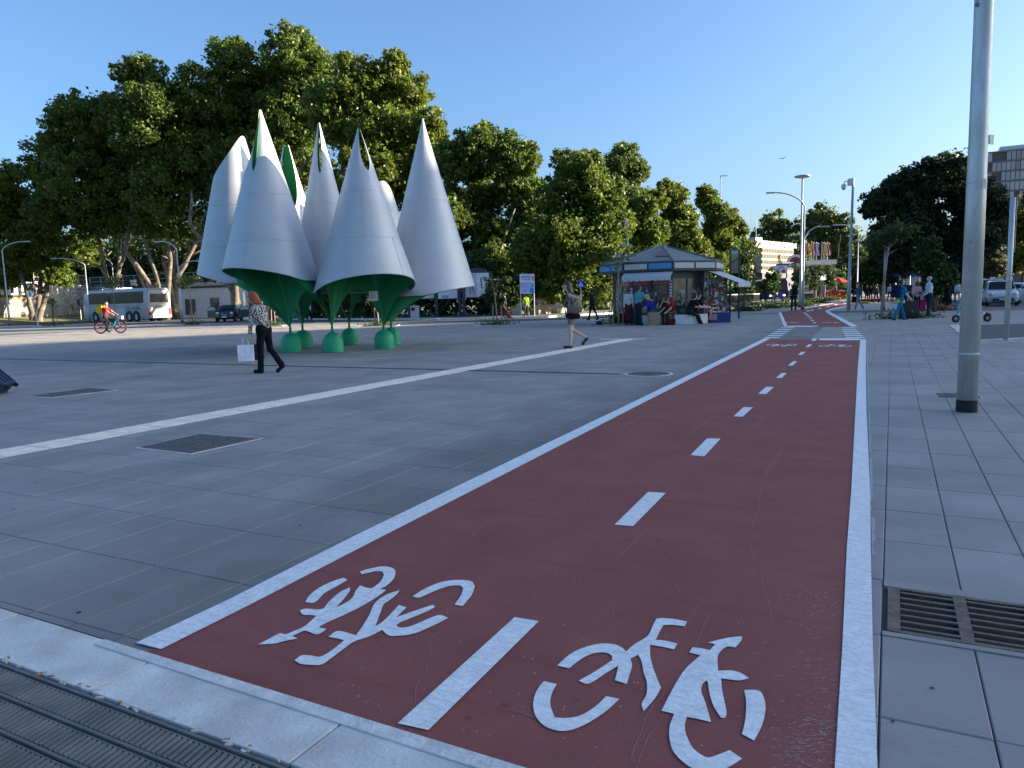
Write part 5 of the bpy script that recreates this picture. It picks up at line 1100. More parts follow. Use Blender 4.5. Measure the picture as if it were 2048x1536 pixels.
# ================================================================== NEWS KIOSK
kx = gp(1338, 650); KC = Vector((7.25, 35.6, 0)); ksk = thing('news_kiosk', 'dark green octagonal news kiosk with hipped roof and pale awnings', 'kiosk', KC, R(-24)); KR = 2.25
def oc(r, k, z): a = R(22.5+45*k); return Vector((r*math.cos(a), r*math.sin(a), z))
Z1, Z2_, Z3 = 2.32, 2.72, 3.55
for k in range(8):
    a, b = oc(KR, k, 0), oc(KR, k+1, 0); mid = (a+b)/2; n_ = Vector((mid.x, mid.y, 0)).normalized(); rz = math.atan2((b-a).y, (b-a).x); Ls = (b-a).length; M3 = Matrix.Rotation(rz, 3, 'Z')
    m = MB(); m.tube([a, a+Vector((0, 0, Z1))], .07, 8); m.build('corner_post', M_dgreen, ksk)
    if k in (7,): pass
    m = MB(); m.box(mid+Vector((0, 0, .22)), (Ls-.1, .08, .44), rz); m.build('base_panel', M_dgreen, ksk); m = MB(); m.box(mid+Vector((0, 0, Z1-.15)), (Ls-.1, .08, .3), rz); m.build('head_panel', M_dgreen, ksk)
    m = MB(); m.box(mid-n_*.25+Vector((0, 0, 1.2)), (Ls-.4, .05, 1.7), rz); m.build('interior_shelf', mat('magazine_wall', (.10, .13, .12), .7, 0, .75, 9, detail=2), ksk)
    m = MB(); m.box(mid+Vector((0, 0, 1.24)), (Ls-.24, .03, 1.58), rz); wn = m.build('window', mat('kiosk_glass', (.055, .075, .07), .12, 0, .5, 2.2, spec=.8), ksk)
    m = MB()
    for s in (-.5, 0, .5): m.box(mid+n_*.02+M3 @ Vector((s*(Ls-.2), 0, 1.24)), (.07, .05, 1.6), rz)
    m.build('mullion', paint((.05, .07, .075)), wn)
    mm = MB()                                              # magazines pinned behind the glass
    for q in range(34):
        x = random.uniform(-.45, .45)*(Ls-.3); z = random.uniform(.55, 1.5); mm.box(mid+n_*.025+M3 @ Vector((x, 0, z)), (random.uniform(.06, .16), .012, random.uniform(.08, .2)), rz, mi=random.randrange(6))
    stuff(mm.build('magazines', [paint(c) for c in ((.35, .36, .33), (.10, .16, .2), (.42, .40, .32), (.3, .12, .1), (.08, .22, .16), (.2, .2, .22))], wn))
    ae, be = oc(KR+.62, k, 0), oc(KR+.62, k+1, 0); me_ = (ae+be)/2; Le = (be-ae).length
    m = MB(); m.box(me_+Vector((0, 0, (Z1+Z2_)/2+.04)), (Le+.04, .1, .42), rz); m.build('fascia', M_dgreen, ksk)
    for s, c_ in (((-.25, 0), (.25, 1)) if k == 5 else ((-.25, 1), (.25, 1)) if k == 4 else ((-.25, 0), (.25, 0))):
        m = MB(); m.box(me_+(be-ae)*s+n_*.06+Vector((0, 0, (Z1+Z2_)/2+.05)), (Le/2-.09, .03, .24), rz); m.build('fascia_panel', paint((.07, .26, .50) if c_ else (.50, .52, .50)), ksk)
    m = MB(); m.add([ae+Vector((0, 0, Z2_+.08)), be+Vector((0, 0, Z2_+.08)), Vector((be.x*.12, be.y*.12, Z3)), Vector((ae.x*.12, ae.y*.12, Z3)), ae+Vector((0, 0, Z2_-.0)), be+Vector((0, 0, Z2_-.0))], [(0, 1, 2, 3), (4, 5, 1, 0)]); rp = m.build('roof_panel', mat('grey_roof_sheet', (.21, .225, .20), .6, .2, .12, 3), ksk)
    m = MB(); m.tube([ae+Vector((0, 0, Z2_+.1)), Vector((ae.x*.12, ae.y*.12, Z3+.02))], .035, 6); m.build('roof_ridge', paint((.10, .12, .115)), ksk)
    if k == 5:
        n1, n2 = ae.lerp(Vector((ae.x*.12, ae.y*.12, 0)), .35), be.lerp(Vector((be.x*.12, be.y*.12, 0)), .35)
        q0 = [ae.lerp(be, .62), ae.lerp(be, .96)]; tt = [Vector((ae.x*.12, ae.y*.12, Z3)).lerp(Vector((be.x*.12, be.y*.12, Z3)), f) for f in (.62, .96)]
        P = [(q0[0]+Vector((0, 0, Z2_+.08))).lerp(tt[0], .25), (q0[1]+Vector((0, 0, Z2_+.08))).lerp(tt[1], .25), (q0[1]+Vector((0, 0, Z2_+.08))).lerp(tt[1], .62), (q0[0]+Vector((0, 0, Z2_+.08))).lerp(tt[0], .62)]
        m = MB(); m.prism([p+Vector((0, 0, .015)) for p in P], (0, 0, .03)); m.build('roof_patch', paint((.19, .07, .05)), rp)
m = MB(); m.lathe([(.36, Z3-.03), (.3, Z3+.05), (.05, Z3+.09)], n=8); m.build('roof_cap', paint((.2, .22, .2)), ksk)
m = MB(); m.lathe([(KR+.6, Z1+.0), (KR+.6, Z1+.02)], n=8); o = m.build('soffit', M_dgreen, ksk); o.rotation_euler = (0, 0, R(22.5))
# banners, awnings, postal box
a, b = oc(KR, 4, 0), oc(KR, 5, 0)
for k, lines in ((5, 1), (4, 1)):
    a, b = oc(KR+.06, k, 0), oc(KR+.06, k+1, 0); mid = (a+b)/2; rz = math.atan2((b-a).y, (b-a).x)
    for s in ((-.26, .26) if k == 5 else (.2,)):
        c_ = mid+(b-a)*s; m = MB(); m.box(c_+Vector((0, 0, 1.86)), (.72, .03, .26), rz); bn = m.build('red_banner', paint((.42, .03, .035)), ksk)
        nn = Vector((mid.x, mid.y, 0)).normalized()*.025
        text('SMART E CARD', .085, ksk, c_+nn+Vector((0, 0, 1.92)), (R(90), 0, rz), M_whitepaint); text('RICARICHE TELEFONICHE', .062, ksk, c_+nn+Vector((0, 0, 1.82)), (R(90), 0, rz), M_whitepaint)
def awning(k, reach, drop, lab, width=1.0, zz=Z1-.02):
    a, b = oc(KR+.6, k, zz), oc(KR+.6, k+1, zz); c_ = (a+b)/2; a, b = c_+(a-c_)*width, c_+(b-c_)*width; n_ = Vector((c_.x, c_.y, 0)).normalized(); m = MB(); N = 24
    top = [a.lerp(b, i/N) for i in range(N+1)]; out = [p+n_*reach-Vector((0, 0, drop)) for p in top]; val = [p-Vector((0, 0, .16+.05*abs(math.sin(i*math.pi/3)))) for i, p in enumerate(out)]
    m.grid([top, out, val]); o = m.build('awning', cloth((.50, .52, .54)), ksk); sm = o.modifiers.new('thick', 'SOLIDIFY'); sm.thickness = .012
awning(5, .42, .18, ''); awning(6.75, 1.35, .55, '', .8)
pm_ = (oc(KR+.08, 6, 0)); m = MB(); m.box(pm_+Vector((0, 0, .98))+Vector((.0, -.1, 0)), (.34, .22, .44), 0); o = m.build('red_letter_box', paint((.62, .07, .02)), ksk, bevel=.02)
m = MB(); m.box(pm_+Vector((0, -.23, 1.08)), (.24, .02, .04)); m.build('letter_slot', M_black, o)
for k_, zz in ((6, 1.55), (5, 1.25)):
    p = oc(KR+.09, k_, zz); m = MB()
    for q in range(6): m.box(p+Vector((0, 0, -.3+q*.13)), (.11, .05, .09))
    m.build('post_stickers', paint((.62, .64, .66)), ksk)
m = MB(); m.box((-2.1, .4, Z2_+.45), (.5, .4, .36)); ac = m.build('air_conditioner', paint((.62, .63, .62)), ksk); m = MB(); m.tube([(-1.75, .3, Z2_+.3), (-1.75, .3, Z2_+1.25)], .02, 6); m.box((-1.75, .3, Z2_+1.15), (.16, .06, .34)); m.build('antenna', paint((.6, .62, .62)), ksk)
m = MB()
for q in range(5): m.box((-1.75+.0, .3, Z2_+2.0+q*.07), (.02, .9-q*.1, .015))
m.tube([(-1.75, .3, Z2_+1.2), (-1.75, .3, Z2_+2.3)], .012, 5); m.build('aerial', paint((.5, .5, .5)), ksk)
# totem sign beside the kiosk
b = gp(1469, 625); b = col(1469, 38); t = thing('totem_sign', 'tall double-post totem sign with green and red poster beside kiosk', 'sign', b, -.35); zz1, zz0 = top_of(1469, 500, 38), top_of(1469, 546, 38)
for s in (-.22, .22): m = MB(); m.box((s, 0, zz1/2), (.09, .09, zz1)); m.build('post', M_dgreen, t)
m = MB(); m.box((0, 0, (zz0+zz1)/2), (.36, .05, zz1-zz0)); bd = m.build('panel', paint((.30, .36, .10)), t)
m = MB(); m.box((0, -.03, zz1-.1), (.34, .01, .16)); m.build('white_header', paint((.6, .62, .66)), bd); m = MB(); m.box((0, -.03, zz0+.3), (.34, .01, .5)); m.build('red_lower', paint((.36, .16, .12)), bd)
m = MB(); m.prism([(-.17, -.03, zz1-.55), (.17, -.03, zz1-.35), (.17, -.03, zz1-.5), (-.17, -.03, zz1-.7)], (0, -.006, 0)); m.build('dark_stroke', paint((.1, .12, .1)), bd); m = MB(); m.lathe([(.2, zz1), (.12, zz1+.1), (.02, zz1+.16)], n=8); m.build('finial', M_dgreen, t)
# merchandise on the kiosk's right side
def goods(name, label, cat, px, py, D, build, mats, **kw):
    p = col(px, D); m = MB(); build(m); o = m.build(name, mats, loc=p, **kw); tag(o, label, cat); return o
DK = 33.6
b = col(1414, DK); t = thing('goods_rack', 'bundle of toys bags and balls hanging on a rack at the kiosk', 'goods rack', b); m = MB(); m.tube([(0, 0, 0), (.1, .2, 2.1)], .02, 6); m.tube([(.5, 0, 0), (.55, .2, 2.0)], .02, 6); m.build('frame', paint((.5, .5, .5)), t)
for q in range(46):
    x, z = random.uniform(-.25, .75), random.uniform(.35, 1.9); x += (1.6-z)*.15; c_ = random.choice(((.05, .2, .06), (.5, .5, .52), (.16, .3, .07), (.08, .07, .1), (.6, .6, .6), (.25, .2, .2), (.55, .12, .02), (.4, .05, .2), (.06, .05, .05), (.1, .1, .14)))
    m = MB(); (m.ball((x, random.uniform(-.15, .15), z), random.uniform(.05, .11), 8) if random.random() < .45 else m.box((x, random.uniform(-.15, .15), z), (random.uniform(.05, .16), .06, random.uniform(.1, .3)), random.uniform(-.5, .5))); m.build('hanging_item', paint(c_), t)
b = col(1409, 33.0); t = thing('hose_coil', 'coil of pink red garden hose leaning at the kiosk', 'hose', b); m = MB()
for q in range(3): m.tube([(.3*math.cos(a)+q*.03-.05, .02*q+.12*math.sin(a), .48+(.42-q*.03)*math.sin(a)+.02) for a in np.linspace(0, 6.283, 25)[:-1]], .035, 7, closed=True)
m.build('coil', paint((.52, .09, .10)), t, smooth=True)
b = col(1436, 34.4); t = thing('news_stand', 'tall wooden slatted magazine stand under the kiosk awning', 'stand', b, -.2)
for q in range(9): m = MB(); m.box((0, 0, .55+q*.17), (.78, .06, .13)); m.build('slat', mat('stand_wood', (.20, .165, .12), .8, 0, .25, 5), t)
for s in (-.38, .38): m = MB(); m.box((s, .04, 1.05), (.06, .06, 2.1)); m.build('upright', paint((.16, .13, .1)), t)
b = col(1433, 33.4); t = thing('sale_tub', 'dark blue sale tub with pink flap below the magazine stand', 'tub', b); m = MB(); m.box((.1, 0, .22), (.95, .5, .44)); m.build('tub', paint((.015, .02, .16)), t, bevel=.02); m = MB(); m.box((-.22, -.27, .26), (.34, .03, .26)); m.build('flap', paint((.35, .22, .28)), t)
for x, z, w, h, lab in ((1241, 0, .42, .42, 'lower cardboard box in the kiosk corner weeds'), (1246, .0, .5, .75, 'taller cardboard box behind the weeds at the kiosk')):
    o = goods('cardboard_box', lab, 'box', x, 0, 35.0 if h < .5 else 35.5, lambda m: (m.box((0, 0, h/2), (w, .4, h)), m.box((0, -.15, h+.03), (w*.95, .02, .1), .1)), mat('cardboard', (.32, .23, .13), .9, 0, .12, 6))
o = goods('cardboard_box', 'tall tan paper carton standing between the seated people', 'box', 1310, 0, 32.3, lambda m: m.add([(-.22, -.15, 0), (.16, -.15, 0), (.16, .15, 0), (-.22, .15, 0), (-.32, -.18, .55), (.18, -.18, .55), (.18, .18, .55), (-.32, .18, .55)], [(0, 3, 2, 1), (4, 5, 6, 7), (0, 1, 5, 4), (1, 2, 6, 5), (2, 3, 7, 6), (3, 0, 4, 7)]), mat('cardboard', (.32, .23, .13)))
for x, D, w, rz, lab in ((1301, 32.9, .8, .0, 'white stone block seat under the man in blue shirt'), (1333, 33.2, .9, .1, 'white stone block seat behind the two seated women'), (1364, 32.6, .75, .0, 'white stone block seat between women and men in black'), (1392, 32.8, .9, .45, 'angled white stone block seat under the men in black')):
    m = MB(); m.box((0, 0, .21), (w, .5, .42)); o = m.build('stone_seat', mat('white_travertine', (.62, .63, .62), .7, 0, .12, 5, bump=.2), loc=col(x, D), bevel=.012); o.rotation_euler = (0, 0, rz); tag(o, lab, 'stone seat', 'white stone block seats by the kiosk')
o = thing('cloth_bundle', 'tan and dark bundle lying on the paving beside kiosk weeds', 'bundle', col(1206, 34.5)); m = MB(); m.ball((.28, 0, .13), (.26, .2, .14), 14); m.ball((.05, 0, .09), (.22, .14, .1), 12); m.build('tan_sack', cloth((.36, .27, .16)), o, smooth=True); m = MB(); m.ball((-.18, 0, .09), (.2, .14, .1), 12); m.build('dark_cloth', cloth((.04, .035, .03)), o, smooth=True); m = MB(); m.ball((-.42, 0, .05), (.16, .1, .05), 12); m.build('grey_rag', cloth((.38, .36, .34)), o, smooth=True)
# ================================================================== VEHICLES
M_tyre = mat('tyre_rubber', (.012, .012, .013), .85, 0, .2, 20); M_rim = paint((.38, .39, .40), .35, .7); M_glass = mat('vehicle_glass', (.012, .016, .018), .12, 0, .3, 1.5, spec=.25); M_chrome = paint((.6, .6, .6), .2, .9); M_plate = paint((.7, .7, .68)); M_lamp = mat('lamp_glass', (.62, .65, .68), .12, 0, .1, 5, spec=.8); M_tail = paint((.30, .015, .012), .25)
def wheel(parent, c, r, w, side):
    m = MB(); n = 28; c = Vector(c); prof = [(r*.62, -w/2), (r*.9, -w/2), (r, -w*.35), (r, w*.35), (r*.9, w/2), (r*.62, w/2)]
    P = [[c+Vector((x*1.0, q*math.cos(a), q*math.sin(a))) for a in [2*math.pi*k/n for k in range(n)]] for q, x in prof]; m.grid(P, wrap=True); t = m.build('wheel', M_tyre, parent, smooth=True)
    m = MB(); m.tube([c+Vector((-w*.40, 0, 0)), c+Vector((w*.40, 0, 0))], r*.63, 20); m.tube([c+Vector((-w*.46, 0, 0)), c+Vector((w*.46, 0, 0))], r*.2, 12); m.build('rim', M_rim, t)
def car(label, loc, rz, L, W, H, paintm, open_doors=False, taxi=False, van=False, group=None):
    t = thing('parked_car', label, 'car', loc, rz, group); w0 = W/2
    st = [(0, .38, .55, .60, .78), (.025, .26, .68, .74, .92), (.10, .2, .84, .90, .98), (.25 if not van else .18, .2, .95, 1.0, 1), (.42 if not van else .34, .2, .98, H*.97, 1), (.60, .2, .99, H, 1), (.86, .2, 1.0, H*.97, 1), (.965, .24, .98, H*.80 if not van else H*.93, .97), (1, .38, .78, .86, .88)]
    rows = []
    for f, zb, zl, zt, wf in st:
        w = w0*wf; g = zt > zl+.2; wr = w*(.76 if g else .88); y = f*L-L/2
        rows.append([(-w*.9, y, zb), (-w, y, zb+.18), (-w, y, (zb+zl)/2+.05), (-w*.97, y, zl), (-wr, y, zt-.06 if g else zt-.01), (-wr*.8, y, zt), (wr*.8, y, zt), (wr, y, zt-.06 if g else zt-.01), (w*.97, y, zl), (w, y, (zb+zl)/2+.05), (w, y, zb+.18), (w*.9, y, zb)])
    m = MB(); m.grid(rows, wrap=True); m.poly(rows[0]); m.poly(rows[-1][::-1]); b = m.build('body', paintm, t); smooth_by_angle(b, 35)
    def lerp(a, c, f): return Vector(a).lerp(Vector(c), f)
    def pane(name, P, off): m = MB(); m.poly([Vector(p)+Vector(off) for p in P]); return m.build(name, M_glass, t)
    a, c = rows[3], rows[4]; pane('windscreen', [lerp(a[4], c[4], .1)+Vector((.04, 0, 0)), lerp(a[7], c[7], .1)-Vector((.04, 0, 0)), lerp(a[7], c[7], .95)-Vector((.05, 0, 0)), lerp(a[4], c[4], .95)+Vector((.05, 0, 0))], (0, -.035, .055))
    a, c = rows[6], rows[7]; pane('rear_window', [lerp(a[4], c[4], .15), lerp(a[7], c[7], .15), lerp(a[7], c[7], .9), lerp(a[4], c[4], .9)], (0, .02, .015))
    for s, i3, i4 in ((-1, 3, 4), (1, 8, 7)):
        for k0, k1 in ((4, 5), (5, 6)):
            A, B, Cc, Dd = rows[k0][i3], rows[k1][i3], rows[k1][i4], rows[k0][i4]; q = [lerp(lerp(A, B, .06), lerp(Dd, Cc, .06), .12), lerp(lerp(A, B, .94), lerp(Dd, Cc, .94), .12), lerp(lerp(A, B, .94), lerp(Dd, Cc, .94), .92), lerp(lerp(A, B, .06), lerp(Dd, Cc, .06), .92)]; pane('side_window', q, (s*.012, 0, 0))
        A, B = rows[3], rows[4]; pane('side_window', [lerp(A[i3], B[i3], .45)+Vector((0, 0, .06)), lerp(A[i3], B[i3], .97)+Vector((0, 0, .06)), lerp(A[i4], B[i4], .95)-Vector((0, 0, .05))], (s*.015, 0, 0))
        for f in (.17, .80): wheel(t, (s*(w0-.10), f*L-L/2, .31), .31, .2, s)
        m = MB(); m.ball((s*(w0+.1), -L*.18, 1.02), (.12, .07, .085), 10); m.build('mirror', paintm, t, smooth=True)
        m = MB(); m.ball((s*w0*.70, -L/2+.10, .74), (.125, .09, .115), 14); m.build('headlight', M_lamp, t, smooth=True); m = MB(); m.ball((s*w0*.66, -L/2+.03, .50), (.07, .05, .06), 10); m.build('fog_light', M_lamp, t, smooth=True)
        m = MB(); m.box((s*w0*.84, L/2-.06, .82), (.14, .1, .28)); m.build('tail_light', M_tail, t)
        if open_doors:
            m = MB(); R3 = Matrix.Rotation(s*R(-62), 3, 'Z'); hinge = Vector((s*w0*1.0, -L*.16, 0)); P = [(0, 0, .32), (0, 1.05, .32), (0, 1.05, 1.0), (0, .9, H-.12), (0, .35, H-.12), (0, 0, 1.0)]
            P = [hinge+R3.inverted() @ Vector(p) if False else hinge+Matrix.Rotation(s*R(-65), 3, 'Z') @ Vector(p) for p in P]; m.prism(P, Matrix.Rotation(s*R(-65), 3, 'Z') @ Vector((s*.07, 0, 0))); d = m.build('open_door', paintm, t)
            m = MB(); Q = [hinge+Matrix.Rotation(s*R(-65), 3, 'Z') @ Vector(p) for p in ((-s*.01, .1, 1.02), (-s*.01, .98, 1.02), (-s*.01, .86, H-.17), (-s*.01, .38, H-.17))]; m.prism(Q, Matrix.Rotation(s*R(-65), 3, 'Z') @ Vector((s*.09, 0, 0))); m.build('door_window', paint((.42, .5, .52), .1), d)
    m = MB(); m.box((0, -L/2+.0, .40), (W*.66, .06, .17)); m.build('lower_grille', M_black, t); m = MB(); m.box((0, -L/2-.0, .62), (W*.30, .05, .035)); m.build('upper_grille', M_chrome, t)
    m = MB(); m.box((0, -L/2-.035, .43), (.44, .015, .1)); m.build('number_plate', M_plate, t)
    if taxi:
        m = MB(); m.box((0, L*.02, H+.07), (.34, .14, .12)); ts = m.build('taxi_sign', paint((.7, .7, .68)), t, bevel=.02)
    return t
M_wcar = mat('white_car_paint', (.60, .62, .64), .3, 0, .04, 2, coat=.6); M_navy = mat('navy_car_paint', (.022, .035, .05), .25, .2, .05, 2, coat=.7)
b = col(458, 66); car('dark blue small car with both front doors open beside white hut', b, .12, 3.7, 1.68, 1.46, M_navy, open_doors=True)
GT = 'white taxis queuing at the rank'
car('front white taxi with round headlights facing out of the rank', col(2000, 50)+Vector((0, 0, 0)), -.48, 4.2, 1.82, 1.66, M_wcar, taxi=True, group=GT)
car('tall white taxi van queuing directly behind the front taxi', col(1985, 58), -.48, 4.6, 1.9, 1.86, M_wcar, taxi=True, van=True, group=GT)
car('white taxi half hidden by the thick mast third in queue', col(1966, 64), -.48, 4.3, 1.8, 1.62, M_wcar, taxi=True, group=GT)
car('last white taxi of the queue beneath the dark oak', col(1968, 72), -.48, 4.5, 1.85, 1.9, M_wcar, taxi=True, van=True, group=GT)
car('white car cut by the picture edge with its door ajar beside the front taxi', col(2052, 54), .25, 4.2, 1.8, 1.5, M_wcar, group=None)

# ---- silver touring coach
rl = Vector((-36.9, 76.0, 0)); hd = Vector((-.84, .54, 0)).normalized(); rz = math.atan2(-hd.x, hd.y); CW, CL, CH = 2.55, 12.6, 3.45
ctr = rl+hd*CL/2+Vector((hd.y, -hd.x, 0))*CW/2
co = thing('touring_coach', 'silver touring coach with dark windows and line lettering parked by graffiti wall', 'coach', ctr, rz)
M_coach = mat('coach_silver', (.36, .37, .38), .4, .2, .06, 1.2, coat=.4); hw = CW/2
rows = []
for y, zb, zt, wf in ((-CL/2, .42, CH-.25, .95), (-CL/2+.18, .34, CH-.05, 1), (-CL/2+1, .32, CH, 1), (0, .32, CH, 1), (CL/2-1.6, .32, CH, 1), (CL/2-.5, .32, CH-.15, 1), (CL/2-.1, .36, CH-.9, .95), (CL/2, .45, 1.4, .85)):
    w = hw*wf; rows.append([(-w*.96, y, zb), (-w, y, zb+.3), (-w, y, 1.9 if zt > 2 else zt-.3), (-w*.97, y, zt-.25), (-w*.85, y, zt), (w*.85, y, zt), (w*.97, y, zt-.25), (w, y, 1.9 if zt > 2 else zt-.3), (w, y, zb+.3), (w*.96, y, zb)])
m = MB(); m.grid(rows, wrap=True); m.poly(rows[0]); m.poly(rows[-1][::-1]); smooth_by_angle(m.build('body', M_coach, co), 30)
for s in (-1, 1):
    n = 6
    for k in range(n):
        y0 = -CL/2+.75+k*(CL-2.2)/n; y1 = y0+(CL-2.2)/n-.03; m = MB(); m.prism([(s*(hw+.005), y0, 1.92), (s*(hw+.005), y1, 1.92), (s*(hw*.98+.006), y1, 3.12), (s*(hw*.98+.006), y0, 3.12)], (s*.015, 0, 0)); m.build('side_window', M_glass, co)
    m = MB(); m.prism([(s*(hw+.004), -CL/2+.5, 1.62), (s*(hw+.004), CL/2-1.2, 1.62), (s*(hw+.004), CL/2-1.2, 1.66), (s*(hw+.004), -CL/2+.5, 1.66)], (s*.01, 0, 0)); m.build('waist_line', paint((.25, .26, .28)), co)
    for y in (-CL/2+2.2, -CL/2+3.5, CL/2-2.6): 
        wheel(co, (s*(hw-.10), y, .5), .5, .3, s); m = MB(); m.tube([(s*(hw-.05), y, .52), (s*(hw+.008), y, .52)], .62, 20); m.build('wheel_well', M_black, co); m = MB(); m.tube([(s*(hw+.004), y+.62*math.cos(a), .5+.62*math.sin(a)) for a in np.linspace(0, math.pi, 14)], .04, 5); m.build('wheel_arch', M_black, co)
    for k in range(3): m = MB(); m.box((s*(hw+.006), -CL/2+5.0+k*1.6, .95), (.012, 1.5, .9)); m.build('luggage_hatch', paint((.42, .46, .52), .3, .3), co)
    m = MB(); m.box((s*hw*.86, -CL/2-.02, 1.0), (.26, .1, .75)); m.build('tail_light', M_tail, co)
    m = MB(); m.box((s*(hw+.3), CL/2+.15, 2.2), (.22, .12, .62)); m.tube([(s*hw*.9, CL/2-.3, 2.7), (s*(hw+.3), CL/2+.15, 2.5)], .04, 6); m.build('mirror', paint((.02, .03, .06)), co)
m = MB(); m.prism([(-hw*.8, -CL/2-.01, 1.95), (hw*.8, -CL/2-.01, 1.95), (hw*.78, -CL/2+.03, 3.12), (-hw*.78, -CL/2+.03, 3.12)], (0, -.02, 0)); rw = m.build('rear_window', mat('coach_rear_glass', (.10, .08, .065), .12, 0, .3, 1.2, spec=.8), co)
m = MB(); m.prism([(-hw*.82, CL/2+.01, 1.5), (hw*.82, CL/2+.01, 1.5), (hw*.82, CL/2-.42, 3.1), (-hw*.82, CL/2-.42, 3.1)], (0, .02, 0)); m.build('windscreen', M_glass, co)
lt = paint((.10, .10, .11))
text('LINEA', .44, co, (-hw-.02, -CL/2+3.55, 1.36), (R(90), 0, R(-90)), paint((.28, .28, .30))); text('ROMA', .46, co, (-hw-.02, -CL/2+2.05, 1.36), (R(90), 0, R(-90)), lt)
text('LINEAROMA', .3, co, (0.1, -CL/2-.045, 1.5), (R(90), 0, 0), lt)
m = MB(); m.box((.15, -CL/2-.03, 1.02), (.55, .02, .13)); m.build('number_plate', M_plate, co); m = MB(); m.box((0, -CL/2-.04, .52), (CW*.94, .14, .3)); m.build('rear_bumper', M_coach, co)
m = MB(); m.box((0, 1.2, CH+.09), (1.9, 2.4, .2)); m.build('roof_unit', M_coach, co, bevel=.05); m = MB(); m.box((0, 3.6, CH+.06), (1.2, .8, .12)); m.build('roof_hatch', paint((.2, .21, .22)), co)
for z, y0 in ((1.66, 0), (1.1, 0)): m = MB(); m.box((-hw-.012, -CL/2+2.8, z), (.01, 3.0, .025)); m.build('lettering_rule', lt, co)

# ---- blue city bus coming up the road
b = col(1555, 97); bb = thing('city_bus', 'dark blue bus with lit headlights coming along the road', 'bus', b, -.18); BW, BH, BL = 2.5, 3.05, 11; hw = BW/2; M_bblue = mat('bus_blue', (.018, .03, .26), .3, 0, .05, 2, coat=.4)
m = MB(); m.grid([[(-hw*wf, y, .3), (-hw*wf, y, zt-.2), (-hw*.9*wf, y, zt), (hw*.9*wf, y, zt), (hw*wf, y, zt-.2), (hw*wf, y, .3)] for y, zt, wf in ((0, BH-.2, .97), (.15, BH, 1), (BL, BH, 1))], wrap=True); m.poly([(-hw*.97, 0, .3), (hw*.97, 0, .3), (hw*.97, 0, BH-.4), (hw*.87, 0, BH-.2), (-hw*.87, 0, BH-.2), (-hw*.97, 0, BH-.4)]); m.build('body', M_bblue, bb)
m = MB(); m.box((0, -.02, 1.95), (BW*.86, .04, 1.35)); m.build('windscreen', mat('bus_windscreen', (.025, .045, .03), .1, 0, .5, 1.2, spec=.7), bb)
m = MB(); m.box((0, -.03, 2.72), (BW*.7, .05, .2)); m.build('destination_panel', M_black, bb)
for s in (-1, 1):
    m = MB(); m.ball((s*.85, -.02, .85), (.17, .06, .1), 10); hl = m.build('headlight', None or mat('lit_headlamp', (.9, .9, .9), .3), bb); 
    wheel(bb, (s*(hw-.16), 2.4, .48), .48, .3, s); m = MB(); m.box((s*(hw+.18), -.15, 2.2), (.16, .1, .45)); m.build('mirror', M_black, bb)
    for k in range(6): m = MB(); m.box((s*(hw+.005), 1.2+k*1.6, 1.95), (.02, 1.45, 1.0)); m.build('side_window', M_glass, bb)
n = MATS['lit_headlamp'].node_tree; n.nodes['Principled BSDF'].inputs['Emission Color'].default_value = (1, .97, .9, 1); n.nodes['Principled BSDF'].inputs['Emission Strength'].default_value = 2.0
m = MB(); m.box((0, -.03, 1.18), (.5, .03, .06)); m.build('badge', paint((.5, .5, .52)), bb); m = MB(); m.box((0, -.03, .48), (.5, .03, .12)); m.build('number_plate', M_plate, bb)

# ---- electric kick scooter
b = gp(1911, 645); sc = thing('kick_scooter', 'white and teal electric kick scooter parked behind the thick mast', 'scooter', b, -.05); D_ = b.y
def torus(c, r, rr, axis='y', n=24):
    return [(c[0]+r*math.cos(a), c[1], c[2]+r*math.sin(a)) for a in np.linspace(0, 6.283, n+1)[:-1]]
for x in (0, 1.13): 
    m = MB(); m.tube(torus((x, 0, .14), .10, .04), .042, 8, closed=True); wl = m.build('wheel', M_tyre, sc, smooth=True); m = MB(); m.tube([(x, -.03, .14), (x, .03, .14)], .065, 12); m.build('hub', paint((.35, .27, .22)), wl)
m = MB(); m.box((.56, 0, .18), (.62, .15, .05)); m.build('deck', paint((.12, .13, .14)), sc, bevel=.01); m = MB(); m.tube([(.05, 0, .30), (.14, 0, .28), (.26, 0, .19)], [.05, .055, .035], 8); m.tube([(.88, 0, .19), (1.0, 0, .30), (1.06, 0, .32)], [.03, .05, .03], 8); m.build('frame', paint((.62, .64, .65)), sc, smooth=True)
m = MB(); m.tube([(.0, 0, .16), (.07, 0, .38), (.20, 0, 1.05)], [.03, .035, .03], 8); m.build('stem', paint((.04, .36, .42)), sc, smooth=True); m = MB(); m.tube([(.2, -.24, 1.08), (.2, .24, 1.08)], .018, 8); m.build('handlebar', M_black, sc)
m = MB(); m.tube([(1.0, 0, .27), (1.1, 0, .30), (1.24, 0, .26)], [.05, .055, .04], 8); m.build('rear_mudguard', M_black, sc)

